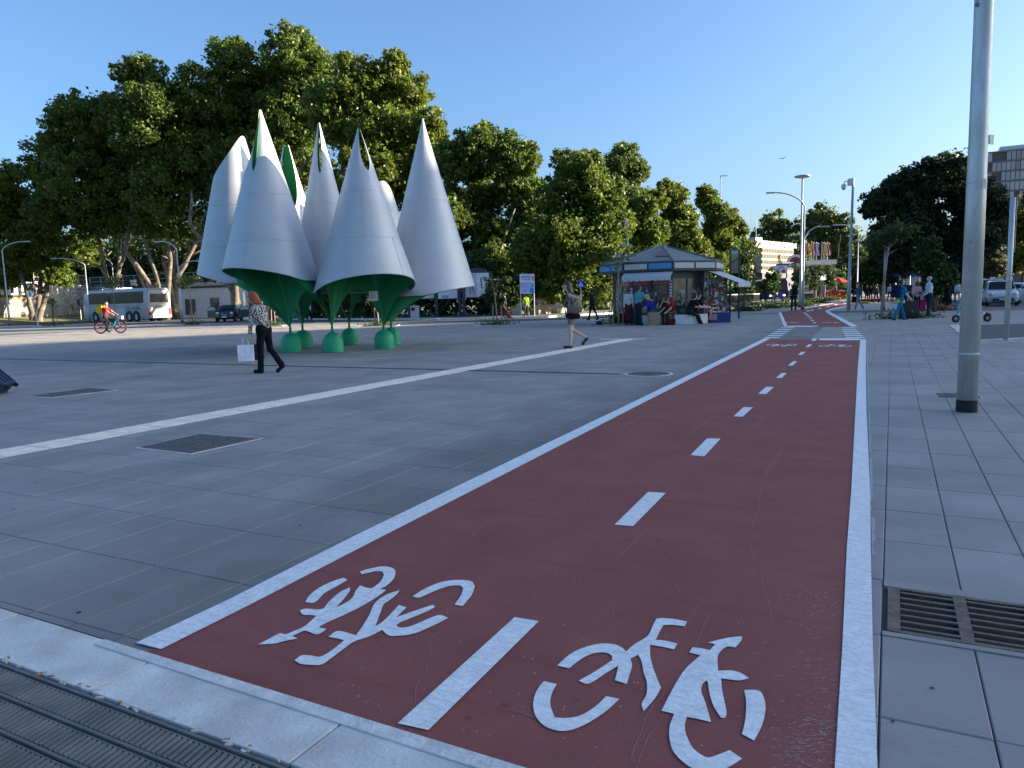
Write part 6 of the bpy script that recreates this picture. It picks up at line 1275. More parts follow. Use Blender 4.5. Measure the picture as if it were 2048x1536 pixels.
# ---- bicycle for the delivery rider
bk = thing('city_bicycle', 'turquoise shared bicycle with pink-red wheels ridden across the sunny paving', 'bicycle', gp(222, 667), R(4)); WB = 1.06
for x in (-WB/2, WB/2):
    m = MB(); m.tube(torus((x, 0, .345), .315, 0, n=28), .028, 7, closed=True); wl = m.build('wheel', M_tyre, bk, smooth=True)
    m = MB(); m.tube(torus((x, 0, .345), .275, 0, n=28), .018, 6, closed=True)
    for k in range(10): a = k*.6283; m.tube([(x, 0, .345), (x+.27*math.cos(a), 0, .345+.27*math.sin(a))], .011, 4)
    m.build('rim', paint((.72, .22, .20)), wl); m = MB(); m.tube([(x, -.05, .345), (x, .05, .345)], .05, 10); m.build('hub', M_black, wl)
    m = MB(); m.tube([(x+.37*math.cos(a), 0, .345+.37*math.sin(a)) for a in np.linspace(.4, 2.7, 10)], .02, 5); m.build('mudguard', paint((.03, .05, .06)), bk)
teal = paint((.015, .26, .34), .35); m = MB(); m.tube([(.42, 0, .86), (.34, 0, .72), (.18, 0, .45), (.0, 0, .30), (-.16, 0, .36), (-WB/2, 0, .345)], [.04, .055, .06, .055, .03, .02], 8); m.tube([(-.08, 0, .3), (-.2, 0, .8)], .028, 7); m.build('frame', teal, bk, smooth=True)
m = MB(); m.tube([(.40, 0, .95), (.44, 0, .72), (WB/2, 0, .345)], .025, 7); m.build('fork', paint((.5, .5, .5)), bk); m = MB(); m.tube([(.28, -.28, 1.02), (.38, -.2, 1.06), (.39, 0, 1.04), (.38, .2, 1.06), (.28, .28, 1.02)], .014, 6); m.tube([(.39, 0, 1.04), (.40, 0, .9)], .018, 6); m.build('handlebar', M_black, bk)
m = MB(); m.ball((-.22, 0, .83), (.13, .08, .04), 10); m.build('saddle', M_black, bk); m = MB(); m.box((.58, 0, .86), (.22, .28, .18)); m.build('front_basket', paint((.35, .36, .36)), bk)
m = MB(); m.tube([(-.02, -.1, .28), (.1, -.1, .18)], .014, 5); m.tube([(-.02, .1, .28), (-.14, .1, .38)], .014, 5); m.box((.1, -.15, .18), (.09, .09, .025)); m.box((-.14, .15, .38), (.09, .09, .025)); m.build('pedal', M_black, bk)
# bird
o = thing('bird', 'small dark bird gliding in the pale sky above lamps', 'bird', at(1567, 317, 70), .5); m = MB(); m.ball((0, 0, 0), (.16, .05, .05), 10); m.build('bird_body', paint((.2, .2, .2)), o, smooth=True)
for s in (-1, 1): m = MB(); m.prism([(.05, 0, 0), (-.07, 0, 0), (-.12, s*.22, .07), (-.16, s*.42, .03), (-.04, s*.25, .08)], (0, 0, .012)); m.build('wing', paint((.25, .25, .25)), o)
# ================================================================== PEOPLE
def surface_nets(F, org, h):
    """closed surface mesh of F<0 sampled on a grid"""
    s = F < 0; nx, ny, nz = F.shape
    def c8(A): return [A[i:nx-1+i, j:ny-1+j, k:nz-1+k] for i in (0, 1) for j in (0, 1) for k in (0, 1)]
    S8 = c8(s); cnt = sum(a.astype(np.int8) for a in S8); act = (cnt > 0) & (cnt < 8)
    idx = -np.ones(act.shape, np.int64); I = np.argwhere(act); idx[act] = np.arange(len(I))
    acc = np.zeros((len(I), 3)); num = np.zeros(len(I)); cr = [(i, j, k) for i in (0, 1) for j in (0, 1) for k in (0, 1)]
    V8 = np.stack([F[I[:, 0]+c[0], I[:, 1]+c[1], I[:, 2]+c[2]] for c in cr], 1)
    for a in range(8):
        for b in range(a+1, 8):
            if sum(abs(cr[a][q]-cr[b][q]) for q in range(3)) != 1: continue
            fa, fb = V8[:, a], V8[:, b]; m_ = (fa < 0) != (fb < 0); t = np.where(m_, fa/(fa-fb+1e-12), 0)
            p = np.array(cr[a])[None]*(1-t[:, None])+np.array(cr[b])[None]*t[:, None]; acc += np.where(m_[:, None], p, 0); num += m_
    V_ = (I+acc/num[:, None])*h+org; Q = []
    for ax in range(3):
        sl0 = [slice(1, -1)]*3; sl0[ax] = slice(0, -1); sl1 = [slice(1, -1)]*3; sl1[ax] = slice(1, None)
        A = s[tuple(sl0)]; B = s[tuple(sl1)]; E = np.argwhere(A != B)
        if not len(E): continue
        fl = A[tuple(E.T)]; E = E.copy(); 
        for q in range(3):
            if q != ax: E[:, q] += 1
        u, v = (ax+1) % 3, (ax+2) % 3; du = np.zeros(3, int); du[u] = 1; dv = np.zeros(3, int); dv[v] = 1
        g = lambda D_: idx[tuple((E-D_).T)]
        q4 = np.stack([g(du+dv), g(dv), g(0*du), g(du)], 1); q4[~fl] = q4[~fl][:, ::-1]; Q.append(q4)
    return V_, np.concatenate(Q)
def seg_d(P, a, b, ra, rb, sy=1.0):
    a = np.array(a, float); b = np.array(b, float); ab = b-a; L = max(1e-9, ab @ ab); w = P-a
    t = np.clip((w @ ab)/L, 0, 1); d = w-t[..., None]*ab
    return np.sqrt((d*d).sum(-1))-(ra+(rb-ra)*t)
def sdf_mesh(name, prims, mats, parent, res, k=.03):
    pts = np.array([p for q in prims for p in (q[0], q[1])]); rm = max(max(q[2], q[3]) for q in prims)+.03
    lo = pts.min(0)-rm; hi = pts.max(0)+rm; n = np.ceil((hi-lo)/res).astype(int)+1
    G_ = np.stack(np.meshgrid(*[lo[i]+np.arange(n[i])*res for i in range(3)], indexing='ij'), -1); F = None
    for a, b, ra, rb, mi in prims:
        # evaluate only near the primitive
        l2 = np.minimum(a, b)-max(ra, rb)-.07; h2 = np.maximum(a, b)+max(ra, rb)+.07
        i0 = np.maximum(0, np.floor((l2-lo)/res).astype(int)); i1 = np.minimum(n, np.ceil((h2-lo)/res).astype(int)+1)
        sl = tuple(slice(i0[q], i1[q]) for q in range(3))
        if F is None: F = np.full(G_.shape[:3], 1.0)
        d = seg_d(G_[sl], a, b, ra, rb); f = F[sl]; hh = np.maximum(k-np.abs(f-d), 0)/k; F[sl] = np.minimum(f, d)-hh*hh*k*.25
    V_, Q = surface_nets(F, lo, res); c = V_[Q].mean(1); best = np.full(len(c), 9.0); mi_ = np.zeros(len(c), np.int32)
    for a, b, ra, rb, mi in prims:
        d = seg_d(c, a, b, ra, rb); m_ = d < best; best[m_] = d[m_]; mi_[m_] = mi
    me = bpy.data.meshes.new(name); me.from_pydata(V_.tolist(), [], Q.tolist())
    for m in mats: me.materials.append(m)
    me.polygons.foreach_set('material_index', mi_); me.polygons.foreach_set('use_smooth', np.ones(len(Q), bool)); me.update()
    return link(name, me, parent)
SKINS = [mat('skin_light', (.60, .40, .29), .55, 0, .06, 8), mat('skin_tan', (.42, .25, .16), .55, 0, .06, 8), mat('skin_dark', (.12, .065, .04), .55, 0, .06, 8)]
HAIRS = dict(black=mat('black_hair', (.012, .010, .009), .45, 0, .3, 30), brown=mat('brown_hair', (.05, .028, .016), .45, 0, .3, 30), red=mat('red_hair', (.33, .065, .018), .45, 0, .3, 25), fair=mat('fair_hair', (.33, .23, .10), .5, 0, .25, 30), grey=mat('grey_hair', (.3, .29, .28), .5, 0, .2, 30))
def human(label, base, yaw, h=1.72, lean=.03, legL=(.0, .0), legR=(.0, .0), armL=None, armR=None, top=(.2, .2, .2), bottom=(.03, .03, .05), shoes=(.02, .02, .02), sleeve='short', leg='long', hair='black', hairlen=0, skin=1, pz=None, res=.024, head=(0, 0), skirt=None, group=None, topm=None, build=1.0, cap=None, female=False, fine=False, z0=0.0):
    """one continuous posed body; +y is forward, arms are (upper direction, forearm direction) in body axes"""
    t = bpy.data.objects.new('person', None); s = h/1.75; n3 = lambda v: np.array(v, float)/np.linalg.norm(v)
    def leg_pts(t_, k_, sx): 
        hip = np.array([sx*.09, 0, 0]); kn = hip+.44*np.array([sx*.02, math.sin(t_), -math.cos(t_)]); an = kn+.43*np.array([0, math.sin(t_-k_), -math.cos(t_-k_)]); return hip, kn, an
    LL, LR = leg_pts(*legL, -1), leg_pts(*legR, 1); drop = -min(LL[2][2], LR[2][2])
    z = drop+.075 if pz is None else pz/s
    Pv = np.array([0, 0, z]); d = np.array([0, math.sin(lean), math.cos(lean)]); f = np.array([0, math.cos(lean), -math.sin(lean)])
    N = Pv+d*.54; sh = .17 if female else .19; w = build*(.9 if female else 1.0)
    SK, TP, BT, SH = 0, 1, 2, 3; pr = []
    def A(a, b, ra, rb, m): pr.append((np.array(a)*s, np.array(b)*s, ra*s, rb*s, m))
    X = np.array([1.0, 0, 0])
    A(Pv-X*.07, Pv+X*.07, .118*w, .118*w, BT if skirt is None else BT); A(Pv+d*.06, Pv+d*.2, .125*w, .115*w, TP); A(Pv+d*.16-X*.05, Pv+d*.16+X*.05, .105*w, .105*w, TP)
    A(Pv+d*.34-X*.085, Pv+d*.34+X*.085, .112*w, .112*w, TP); A(Pv+d*.47-X*(sh-.05), Pv+d*.47+X*(sh-.05), .078*w, .078*w, TP); A(Pv+d*.18, Pv+d*.42, .115*w, .12*w, TP)
    if female: A(Pv+d*.36+f*.07-X*.07, Pv+d*.36+f*.07-X*.07, .07, .07, TP); A(Pv+d*.36+f*.07+X*.07, Pv+d*.36+f*.07+X*.07, .07, .07, TP)
    ht, hy_ = head; hd_ = np.array([math.sin(hy_)*0, math.sin(lean+ht), math.cos(lean+ht)]); fw = np.array([math.sin(hy_)*math.cos(lean+ht), math.cos(hy_)*math.cos(lean+ht), -math.sin(lean+ht)])
    A(N-d*.05, N+hd_*.09, .058, .052, SK); HC = N+hd_*.185; A(HC+hd_*.03, HC+hd_*.03-fw*.02, .092, .092, SK); A(HC-hd_*.05+fw*.03, HC+fw*.02, .062, .07, SK)
    A(HC+fw*.10-hd_*.0, HC+fw*.115-hd_*.025, .014, .018, SK); side = np.cross(fw, hd_)
    for e in (-1, 1): A(HC+side*e*.088-hd_*.01, HC+side*e*.092+hd_*.02, .016, .018, SK)
    for sx, arm in ((-1, armL), (1, armR)):
        S0 = Pv+d*.48+X*sx*sh; ud, fd = arm if arm else ((sx*.12, -.02, -1), (sx*.03, .12, -1)); ud, fd = n3(ud), n3(fd); el = S0+ud*.29; wr = el+fd*.25
        if sleeve == 'long': A(S0, el, .058*w, .048*w, TP); A(el, wr, .046*w, .038*w, TP)
        elif sleeve == 'short': A(S0, S0+ud*.17, .062*w, .06*w, TP); A(S0+ud*.15, el, .047*w, .042*w, SK); A(el, wr, .042*w, .03*w, SK)
        else: A(S0, el, .05*w, .041*w, SK); A(el, wr, .04*w, .028*w, SK)
        A(wr, wr+fd*.075, .03, .036, SK)
        sd_ = n3(np.cross(fd, np.array([.3, 1, .1]))); 
        if fine:
            nm = np.cross(sd_, fd)
            for q, L_ in ((-1.5, .062), (-.5, .075), (.5, .07), (1.5, .055)):
                b0 = wr+fd*.085+sd_*q*.019; m0 = b0+fd*L_*.55+nm*.008; A(b0, m0, .0105, .010, SK); A(m0, m0+fd*L_*.35+nm*.022, .010, .009, SK)
            b0 = wr+fd*.03+sd_*.034; A(b0, b0+fd*.04+sd_*.025+nm*.012, .013, .011, SK)
        else: A(wr+fd*.07, wr+fd*.13+np.array([0, .01, 0]), .034, .022, SK); A(wr+fd*.04, wr+fd*.08+sd_*.04, .016, .012, SK)
    for (hip, kn, an), (t_, k_) in ((LL, legL), (LR, legR)):
        hip, kn, an = hip+Pv, kn+Pv, an+Pv; lm = BT if leg == 'long' else SK
        if leg == 'short': A(hip, hip+(kn-hip)*.55, .092*w, .088*w, BT); A(hip+(kn-hip)*.5, kn, .072*w, .052*w, SK)
        else: A(hip, kn, .09*w, .06*w, lm)
        A(kn, kn+(an-kn)*.35+np.array([0, -.012, 0]), .056*w, .055*w, lm); A(kn+(an-kn)*.35+np.array([0, -.012, 0]), an, .055*w, .042*w if lm == BT else .034, lm)
        if leg == 'long': A(an+(kn-an)*.4, an, .055*w, .056*w, BT)
        pit = (t_-k_)*1.0; tf = np.array([0, math.cos(pit*.9), math.sin(min(pit, 0.0)*.9)]); hl = an+np.array([0, -.03, -.03]); A(hl, hl+tf*.17, .042, .035, SH); A(hl+tf*.15, hl+tf*.19, .036, .03, SH)
    if skirt:
        ln, r1 = skirt; A(Pv+d*.1, Pv-np.array([0, -.0, ln]), .12, r1, BT); A(Pv+X*.05, Pv+X*.07-np.array([0, 0, ln]), .1, r1*.85, BT); A(Pv-X*.05, Pv-X*.07-np.array([0, 0, ln]), .1, r1*.85, BT)
    body = sdf_mesh('person', pr, [SKINS[skin], topm or cloth(top), cloth(bottom), cloth(shoes)], None, res)
    bpy.data.objects.remove(t); body.location = (base[0], base[1], z0); body.rotation_euler = (0, 0, yaw); tag(body, label, 'person', group)
    hp = []
    def B(a, b, ra, rb): hp.append((np.array(a)*s, np.array(b)*s, ra*s, rb*s, 0))
    if (cap is None or hairlen) and hair:
        B(HC+hd_*.05-fw*.02, HC+hd_*.045-fw*.035, .098, .096); B(HC-fw*.04+hd_*.01, HC-fw*.045-hd_*.04, .085, .07)
        B(HC+hd_*.09+fw*.05, HC+hd_*.10-fw*.02, .045, .06)
        if hairlen:
            for q in range(7): a_ = -1.2+q*.4; o_ = side*math.sin(a_)*.085-fw*math.cos(a_)*.075; B(HC+o_+hd_*.02, HC+o_*1.15-hd_*hairlen*random.uniform(.75, 1.15), .034, .02)
        if hairlen: B(HC-fw*.05, HC-fw*.06-hd_*hairlen, .088, .06); B(HC-fw*.01+side*.07, HC-fw*.03+side*.06-hd_*hairlen*.9, .04, .03); B(HC-fw*.01-side*.07, HC-fw*.03-side*.06-hd_*hairlen*.9, .04, .03)
        sdf_mesh('hair', hp, [HAIRS[hair]], body, min(res, .02), .02)
    if cap is not None:
        hp = []; B(HC+hd_*.055-fw*.01, HC+hd_*.05-fw*.02, .104, .102); B(HC+hd_*.06+fw*.08, HC+hd_*.05+fw*.16, .03, .02); sdf_mesh('cap', hp, [cloth(cap)], body, .018, .03)
    if fine:
        e_ = MB()
        for q in (-1, 1): c_ = (HC+fw*.083+side*q*.032+hd_*.012)*s; e_.ball(c_, .012*s, 8)
        e_.build('eyes', paint((.03, .02, .015)), body); e_ = MB(); c_ = (HC+fw*.088-hd_*.062)*s; e_.ball(c_, (.02*s, .02*s, .008*s), 8); e_.build('mouth', paint((.30, .09, .08)), body)
    return body, s, dict(HC=HC*s, N=N*s, P=Pv*s, d=d, f=f)
def wpt(b, p):  # body-local point to world
    return Matrix.Translation(b.location) @ Matrix.Rotation(b.rotation_euler.z, 4, 'Z') @ Vector(p)
def leopard():
    m = mat('leopard_print', (.5, .46, .40), .9, 0, .05, 10); n = m.node_tree; b = n.nodes['Principled BSDF']; vo = n.nodes.new('ShaderNodeTexNoise'); vo.inputs['Scale'].default_value = 34; vo.inputs['Detail'].default_value = 1
    tc = n.nodes.new('ShaderNodeTexCoord'); n.links.new(tc.outputs['Object'], vo.inputs['Vector']); cr = n.nodes.new('ShaderNodeValToRGB'); cr.color_ramp.elements[0].position = .46; cr.color_ramp.elements[0].color = (.02, .018, .018, 1); cr.color_ramp.elements[1].position = .52; cr.color_ramp.elements[1].color = (.50, .46, .40, 1)
    n.links.new(vo.outputs['Fac'], cr.inputs[0]); n.links.new(cr.outputs[0], b.inputs['Base Color']); return m
def bag_box(name, label, cat, loc, rz, d, c, handles=None, tilt=0.0):
    o = thing(name, label, cat, loc, rz); m = MB(); m.box((0, 0, d[2]/2), d); bo = m.build('bag_body', cloth(c), o, bevel=min(d)*.12)
    if handles:
        for s_ in (-1, 1): m = MB(); m.tube([(-d[0]*.2, s_*d[1]*.25, d[2]-.01), (-d[0]*.13, s_*d[1]*.2, d[2]+handles*.8), (0, s_*d[1]*.15, d[2]+handles), (d[0]*.13, s_*d[1]*.2, d[2]+handles*.8), (d[0]*.2, s_*d[1]*.25, d[2]-.01)], .008, 5); m.build('handle', cloth((.6, .6, .6) if c[0] > .3 else (.03, .03, .03)), o)
    return o
def suitcase(label, loc, rz, d, c, tilt=.5, pull=True, name='suitcase'):
    o = thing(name, label, 'suitcase', loc, rz); M3 = Matrix.Rotation(tilt, 3, 'Y'); o.rotation_euler = (0, 0, rz)
    m = MB(); c0 = M3 @ Vector((0, 0, d[2]/2+.05)); m.box(c0, d, M=M3); m.build('shell', mat('case_%.2f_%.2f' % (c[0], c[2]), c, .5, 0, .2, 10), o, bevel=.03)
    for q in (-.28, 0, .28): m = MB(); m.box(M3 @ Vector((-d[0]/2-.004, q*d[1], d[2]/2+.05)), (.02, .03, d[2]*.84), M=M3); m.box(M3 @ Vector((d[0]/2+.004, q*d[1], d[2]/2+.05)), (.02, .03, d[2]*.84), M=M3); m.build('ridge', mat('case_%.2f_%.2f' % (c[0], c[2]), c), o)
    for q in (-.4, .4):
        for x in (-.4, .4): m = MB(); w_ = M3 @ Vector((x*d[0], q*d[1], .03)); m.tube([w_+Vector((0, -.02, 0)), w_+Vector((0, .02, 0))], .035, 10); m.build('wheel', M_tyre, o)
    if pull:
        m = MB()
        for q in (-.22, .22): m.tube([M3 @ Vector((d[0]*.3, q*d[1], d[2])), M3 @ Vector((d[0]*.3, q*d[1], d[2]+.42))], .012, 5)
        m.tube([M3 @ Vector((d[0]*.3, -.22*d[1], d[2]+.42)), M3 @ Vector((d[0]*.3, .22*d[1], d[2]+.42))], .016, 5); m.build('pull_handle', paint((.35, .35, .36)), o)
    return o
def backpack(label, b, s, J, d, c):
    p = wpt(b, (J['P']+(J['d']*.34-J['f']*(.14+d[1]/2))*s)); o = thing('backpack', label, 'backpack', p, b.rotation_euler.z); m = MB(); m.box((0, 0, 0), d); m.build('pack', cloth(c), o, bevel=.05)
    m = MB(); m.box((0, -d[1]/2-.03, -d[2]*.18), (d[0]*.7, .08, d[2]*.42)); m.build('pocket', cloth(c), o, bevel=.02)
    for q in (-1, 1): m = MB(); m.tube([(q*d[0]*.3, d[1]/2, d[2]*.4), (q*d[0]*.33, d[1]/2+.1, d[2]*.46), (q*d[0]*.33, d[1]/2+.26, d[2]*.3), (q*d[0]*.35, d[1]/2+.1, -d[2]*.3)], .02, 5); m.build('strap', cloth(c), o)
    return o
Lh = R(90); Rh = R(-90)
# red-haired woman walking off to the left
b, s, J = human('red-haired woman in leopard-print blouse and black trousers walking past the cones', gp(533, 746), R(70), 1.56, .22, (.10, .05), (-.14, .55), ((-.15, .18, -1), (-.05, .1, -1)), ((.12, .3, -1), (.0, .35, -1)), bottom=(.008, .008, .010), hair='red', hairlen=.16, skin=0, res=.0125, topm=leopard(), sleeve='long', female=True, fine=True, head=(.42, .1), build=1.2)
hnd = wpt(b, (J['P']+(J['d']*.48)*s)+np.array([-.24, .12, -.62])*s)
bag_box('paper_bag', 'white paper carrier bag held by the red-haired woman', 'bag', (hnd.x-.06, hnd.y, hnd.z-.46), R(10), (.30, .12, .32), (.78, .79, .82), .17)
bag_box('paper_bag', 'dark slim bag beside the white carrier bag', 'bag', (hnd.x+.16, hnd.y+.08, hnd.z-.44), R(10), (.16, .10, .30), (.03, .03, .035), .14)
# woman with phone walking left
b, s, J = human('young woman in grey sleeveless top and khaki shorts walking with a phone', gp(1143, 697), R(88), 1.66, .06, (.06, .03), (-.05, .98), ((-.30, -.80, -.30), (.25, .62, -.70)), ((.10, .15, -1), (-.1, 1, -.05)), top=(.12, .125, .12), bottom=(.21, .19, .125), shoes=(.05, .05, .05), sleeve='none', leg='short', hair='brown', hairlen=.20, skin=0, res=.0125, female=True, fine=True, head=(.25, 0))
ph = wpt(b, (J['P']+J['d']*.48*s)+np.array([.13, .36, -.28])*s); o = thing('phone', 'small pale phone held out by the walking woman', 'phone', ph); m = MB(); m.box((-.02, 0, .03), (.14, .07, .012)); m.build('phone_body', paint((.55, .56, .6)), o)
p = wpt(b, (J['P']+np.array([-.22, -.10, .12])*s)); o = thing('shoulder_bag', 'tan crumpled shoulder bag carried by the walking woman', 'bag', p, R(88)); m = MB(); m.ball((0, 0, 0), (.09, .20, .13), 14); m.build('bag_body', cloth((.20, .15, .11)), o, smooth=True); m = MB(); m.tube([(0, -.16, .06), (.06, -.1, .3), (.1, .0, .36), (.05, .12, .24), (0, .16, .06)], .014, 5); m.build('strap', cloth((.42, .36, .28)), o)
p = wpt(b, (J['P']+np.array([-.21, -.04, -.06])*s)); o = thing('hip_bag', 'black bag slung at the hip of the walking woman', 'bag', p, R(88)); m = MB(); m.ball((0, 0, 0), (.07, .20, .09), 14); m.build('bag_body', cloth((.010, .010, .013)), o, smooth=True); m = MB(); m.tube([(0, .17, .04), (.05, .2, .2), (.12, .12, .42)], .018, 5); m.build('strap', cloth((.015, .015, .018)), o)
for nm, lab, off in (('shoe_flash', 'front', (0, 0)),): pass
# delivery rider
b, s, J = human('rider in red checked shirt pedalling the turquoise bicycle', gp(222, 667)+Vector((-.22, 0, 0)), Rh, 1.72, .16, (1.05, .95), (.62, 1.0), ((-.18, .75, -.75), (.02, .85, -.5)), ((.18, .75, -.75), (-.02, .85, -.5)), top=(.26, .02, .025), bottom=(.045, .04, .035), skin=1, pz=.93, res=.02, head=(-.1, .7), fine=False)
p = wpt(b, J['P']+(J['d']*.38-J['f']*.30)*s); o = thing('delivery_box', 'yellow square delivery box on the rider back', 'delivery box', p, Rh); m = MB(); m.box((0, 0, 0), (.36, .30, .42)); m.build('box', cloth((.38, .30, .02)), o, bevel=.02); m = MB(); m.box((0, 0, .215), (.365, .305, .02)); m.build('lid_edge', cloth((.05, .05, .04)), o)
# people at the kiosk
GKp = None
human('woman in white top and maroon trousers standing at the kiosk window', col(1257, 33.0), R(175), 1.62, .02, top=(.58, .57, .58), bottom=(.075, .015, .03), skin=2, hair='black', hairlen=.04, female=True, build=1.15, leg='long', skirt=(.62, .15), res=.022, sleeve='long')
human('man in turquoise shirt and dark jeans reaching out beside the kiosk', col(1277, 32.6), R(-62), 1.70, .05, armR=((.3, .6, -.75), (.1, 1, -.35)), top=(.08, .33, .36), bottom=(.018, .022, .04), hair='brown', skin=1, build=1.12, res=.022)
human('seated man in royal blue shirt and pale cap turned to the kiosk', col(1305, 32.75), R(70), 1.72, .30, (1.15, .75), (1.0, .55), ((-.2, .5, -.8), (.1, .9, -.2)), ((.2, .5, -.8), (-.1, .9, -.2)), top=(.012, .04, .42), bottom=(.11, .105, .08), hair='fair', cap=(.55, .55, .55), hairlen=.06, skin=0, pz=.53, build=1.2, res=.022, head=(.15, 0))
human('seated woman in dark top hiding her face with one hand', col(1327, 33.0), R(178), 1.66, .25, (1.35, 1.3), (1.4, 1.35), ((-.2, .45, -.8), (.15, .8, -.1)), ((.1, .6, -.7), (-.35, .3, 1)), top=(.02, .015, .015), bottom=(.03, .05, .085), hair='black', hairlen=.2, skin=0, pz=.53, female=True, head=(.35, 0), res=.022)
human('seated person in red shirt and flowery trousers bending over beside carton', col(1348, 32.6), R(120), 1.66, .55, (1.6, 1.75), (1.5, 1.6), ((-.2, .6, -.7), (.1, .8, -.5)), ((.2, .6, -.7), (-.1, .8, -.5)), top=(.30, .02, .025), bottom=(.10, .10, .05), hair='brown', hairlen=.14, skin=0, pz=.50, female=True, head=(.3, 0), res=.022)
human('seated man in black with curly hair leaning on his knees', col(1378, 32.3), R(-75), 1.75, .42, (1.25, .8), (1.15, .72), ((-.2, .6, -.7), (.15, 1, -.15)), ((.2, .6, -.7), (-.15, 1, -.15)), top=(.012, .012, .018), bottom=(.018, .022, .032), hair='black', hairlen=.08, skin=0, pz=.53, build=1.1, res=.022)
human('second seated man in black behind the curly-haired man', col(1388, 32.9), R(-70), 1.75, .36, (1.3, .9), (1.2, .9), ((-.2, .6, -.7), (.15, 1, -.2)), ((.2, .6, -.7), (-.15, 1, -.2)), top=(.010, .010, .013), bottom=(.015, .018, .025), hair='black', skin=0, pz=.53, build=1.1, res=.022)
bag_box('handbag', 'dark maroon bag on the ground before seated person in red', 'bag', col(1342, 32.0), .2, (.34, .2, .26), (.05, .012, .018), .12)
# right-hand group
b, s, J = human('man in green shirt walking away with a black backpack', gp(1587, 621), R(-5), 1.76, .04, (.12, .05), (-.12, .1), top=(.03, .19, .07), bottom=(.012, .016, .045), skin=2, res=.026); backpack('black backpack on the man in green shirt', b, s, J, (.34, .2, .5), (.012, .010, .012))
b, s, J = human('man in denim jacket jeans and cap striding past the camera mast', gp(1716, 620), R(85), 1.74, .06, (.30, .08), (-.28, .3), ((-.15, -.3, -1), (0, .1, -1)), ((.15, .35, -1), (0, .5, -1)), top=(.05, .10, .17), bottom=(.16, .21, .26), shoes=(.6, .6, .6), sleeve='long', skin=0, cap=(.06, .09, .13), res=.026)
bag_box('shopping_bag', 'dark drooping bag carried by the man in denim', 'bag', gp(1706, 620)+Vector((0, -.1, .5)), .3, (.30, .12, .36), (.015, .015, .018), .2)
b, s, J = human('emergency worker in bright blue uniform striding with hi-vis vest at waist', gp(1799, 640), R(-80), 1.68, .08, (.42, .08), (-.38, .22), ((-.12, .3, -1), (0, .7, -.8)), ((.15, .35, -1), (-.05, .75, -.75)), top=(.015, .17, .36), bottom=(.012, .16, .33), skin=0, hair='brown', res=.022, build=1.05)
backpack('big navy backpack on the emergency worker', b, s, J, (.33, .22, .52), (.012, .018, .05))
o = thing('safety_vest', 'fluorescent yellow vest tied round the worker hips', 'vest', wpt(b, J['P']), R(-80)); m = MB(); m.lathe([(.165, -.16), (.17, -.05), (.15, .06)], n=16); m.build('cloth_band', cloth((.45, .62, .02)), o, smooth=True); m = MB(); m.lathe([(.173, -.10), (.176, -.085), (.172, -.07)], n=16); m.build('reflective_strip', paint((.7, .72, .72), .3), o)
human('woman in pink blouse with hair band looking at her phone', gp(1831, 633), R(176), 1.62, .05, (.05, .05), (.02, .05), ((-.15, .3, -1), (.45, .8, .15)), ((.15, .3, -1), (-.45, .8, .15)), top=(.52, .30, .33), bottom=(.02, .018, .022), skin=2, hair='fair', hairlen=.16, female=True, build=1.25, sleeve='long', skirt=(.3, .16), head=(.35, 0), res=.022)
o = thing('scarf', 'magenta scarf hanging at the side of the woman in pink', 'scarf', gp(1840, 633)+Vector((0, -.05, .15))); m = MB(); m.grid([[(x*.09-.06+.02*math.sin(j), .03*math.sin(x*2+j), .62-j*.075) for x in range(4)] for j in range(8)]); q = m.build('scarf_cloth', cloth((.36, .01, .12)), o, smooth=True); q.modifiers.new('thick', 'SOLIDIFY').thickness = .012
b, s, J = human('bald man in white shirt and navy trousers facing the woman in pink', gp(1856, 632.5), R(78), 1.78, .0, (.08, .02), (-.06, .03), ((-.12, .1, -1), (.1, .75, -.55)), ((.12, .1, -1), (-.1, .75, -.55)), top=(.56, .58, .68), bottom=(.02, .025, .045), skin=0, hair=None, build=1.2, sleeve='long', res=.022)
for lab, px, py, rz_, d_, tl in (('large black suitcase standing in front of woman in pink', 1822, 638, .1, (.30, .48, .72), 0), ('black suitcase behind the worker leg', 1809, 636, -.2, (.28, .45, .65), .0)): suitcase(lab, gp(px, py), rz_+1.4, d_, (.018, .018, .02), tl, True)
human('bulky person in dark jacket behind the woman in pink', gp(1813, 628), R(150), 1.7, .05, top=(.025, .028, .03), bottom=(.02, .02, .025), sleeve='long', hair='grey', skin=0, build=1.3, res=.028)
human('woman in loose black dress and boots seen from behind', gp(1893, 618), R(10), 1.66, .02, (.1, .05), (-.08, .1), top=(.008, .008, .009), bottom=(.008, .008, .009), leg='bare', skirt=(.42, .30), sleeve='long', hair='fair', hairlen=.12, skin=0, female=True, res=.026, build=1.3)
GC = 'people strolling on the far pavement'
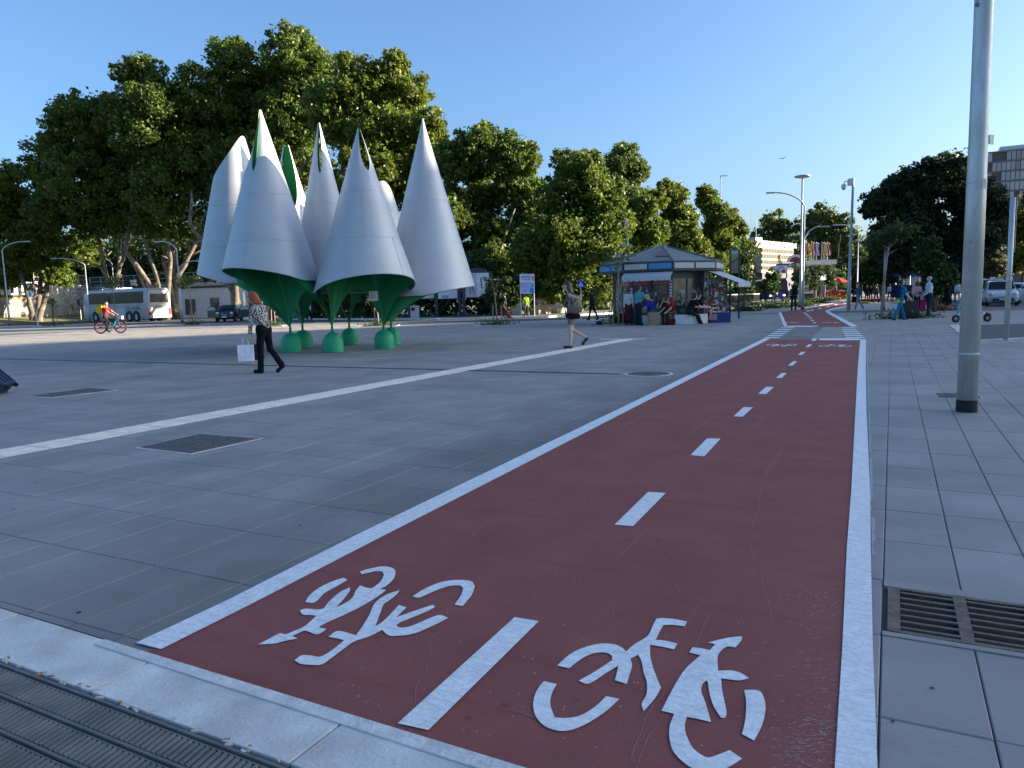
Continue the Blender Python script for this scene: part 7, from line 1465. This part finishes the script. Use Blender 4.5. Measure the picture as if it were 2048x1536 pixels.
for i, (px, py, c1, c2, lab, yw) in enumerate(((1733, 601, (.02, .02, .025), (.03, .04, .07), 'man in black shirt and jeans on the far cycle lane', 170), (1741, 602, (.012, .012, .014), (.012, .012, .014), 'man all in black walking on the far cycle lane', 175), (1752, 606, (.04, .05, .06), (.02, .025, .04), 'person in dark grey top near the slim lamp', 10), (1763, 603, (.03, .04, .04), (.04, .05, .06), 'person in dark clothes behind the slim lamp', 5),
        (1779, 603, (.5, .5, .52), (.012, .012, .014), 'person in white top and black trousers amid the crowd', 178), (1789, 605, (.03, .03, .035), (.03, .03, .04), 'person in charcoal jacket behind the blue worker', 160), (1824, 600, (.03, .03, .04), (.03, .03, .04), 'dark figure behind the pink woman', 0), (1845, 601, (.015, .012, .012), (.02, .02, .025), 'dark-haired person behind the man in white shirt', 0),
        (1885, 600, (.28, .03, .02), (.03, .03, .04), 'person in red cap and dark clothes far behind', 10), (1905, 603, (.02, .02, .03), (.03, .04, .06), 'person in black beside the thick mast', 0), (1914, 605, (.55, .56, .58), (.3, .32, .34), 'person in white partly hidden by the thick mast', 180),
        (1456, 606, (.03, .03, .04), (.10, .14, .2), 'person in black top by the railing behind kiosk awning', 60), (1467, 606, (.02, .02, .02), (.02, .02, .025), 'dark person waiting by the railing', 90), (1481, 605, (.16, .20, .28), (.03, .03, .04), 'person with pale backpack by the railing', 20), (1575, 610, (.02, .03, .07), (.1, .07, .05), 'person in navy top by the bus door', 180),
        (1011, 637, (.03, .03, .035), (.02, .02, .02), 'traveller in dark clothes pulling a dark pink suitcase by the ivy shrub', 88), (1053, 636, (.28, .40, .06), (.2, .17, .12), 'person in lime green top below the notice board', 30), (620, 641, (.6, .6, .58), (.02, .02, .025), 'person in white shirt behind the green feet', -60), (531, 640, (.03, .03, .04), (.02, .02, .03), 'person in black beside the magenta suitcase near hut', 60), (1185, 640, (.012, .012, .012), (.012, .012, .012), 'person in black in the shade beyond the pedestrian sign', 60))):
    ph_ = random.uniform(.1, .3); human(lab, gp(px, py), R(yw), random.uniform(1.62, 1.8), .04, (ph_, .05), (-ph_, .25), top=c1, bottom=c2, sleeve=random.choice(('short', 'long')), skin=random.choice((0, 1, 2)), hair=random.choice(('black', 'brown')), res=.034, group=GC)
suitcase('dark pink suitcase pulled past the ivy shrub', gp(1021, 637), 0, (.26, .42, .62), (.16, .012, .05), -.55)
suitcase('magenta suitcase beside the person near the hut', gp(543, 640), 0, (.3, .8, .95), (.30, .01, .09), 0)
suitcase('dark blue soft suitcase tilted on its wheels at the picture edge', gp(12, 787), .25, (.36, .48, .66), (.012, .03, .07), -.75)
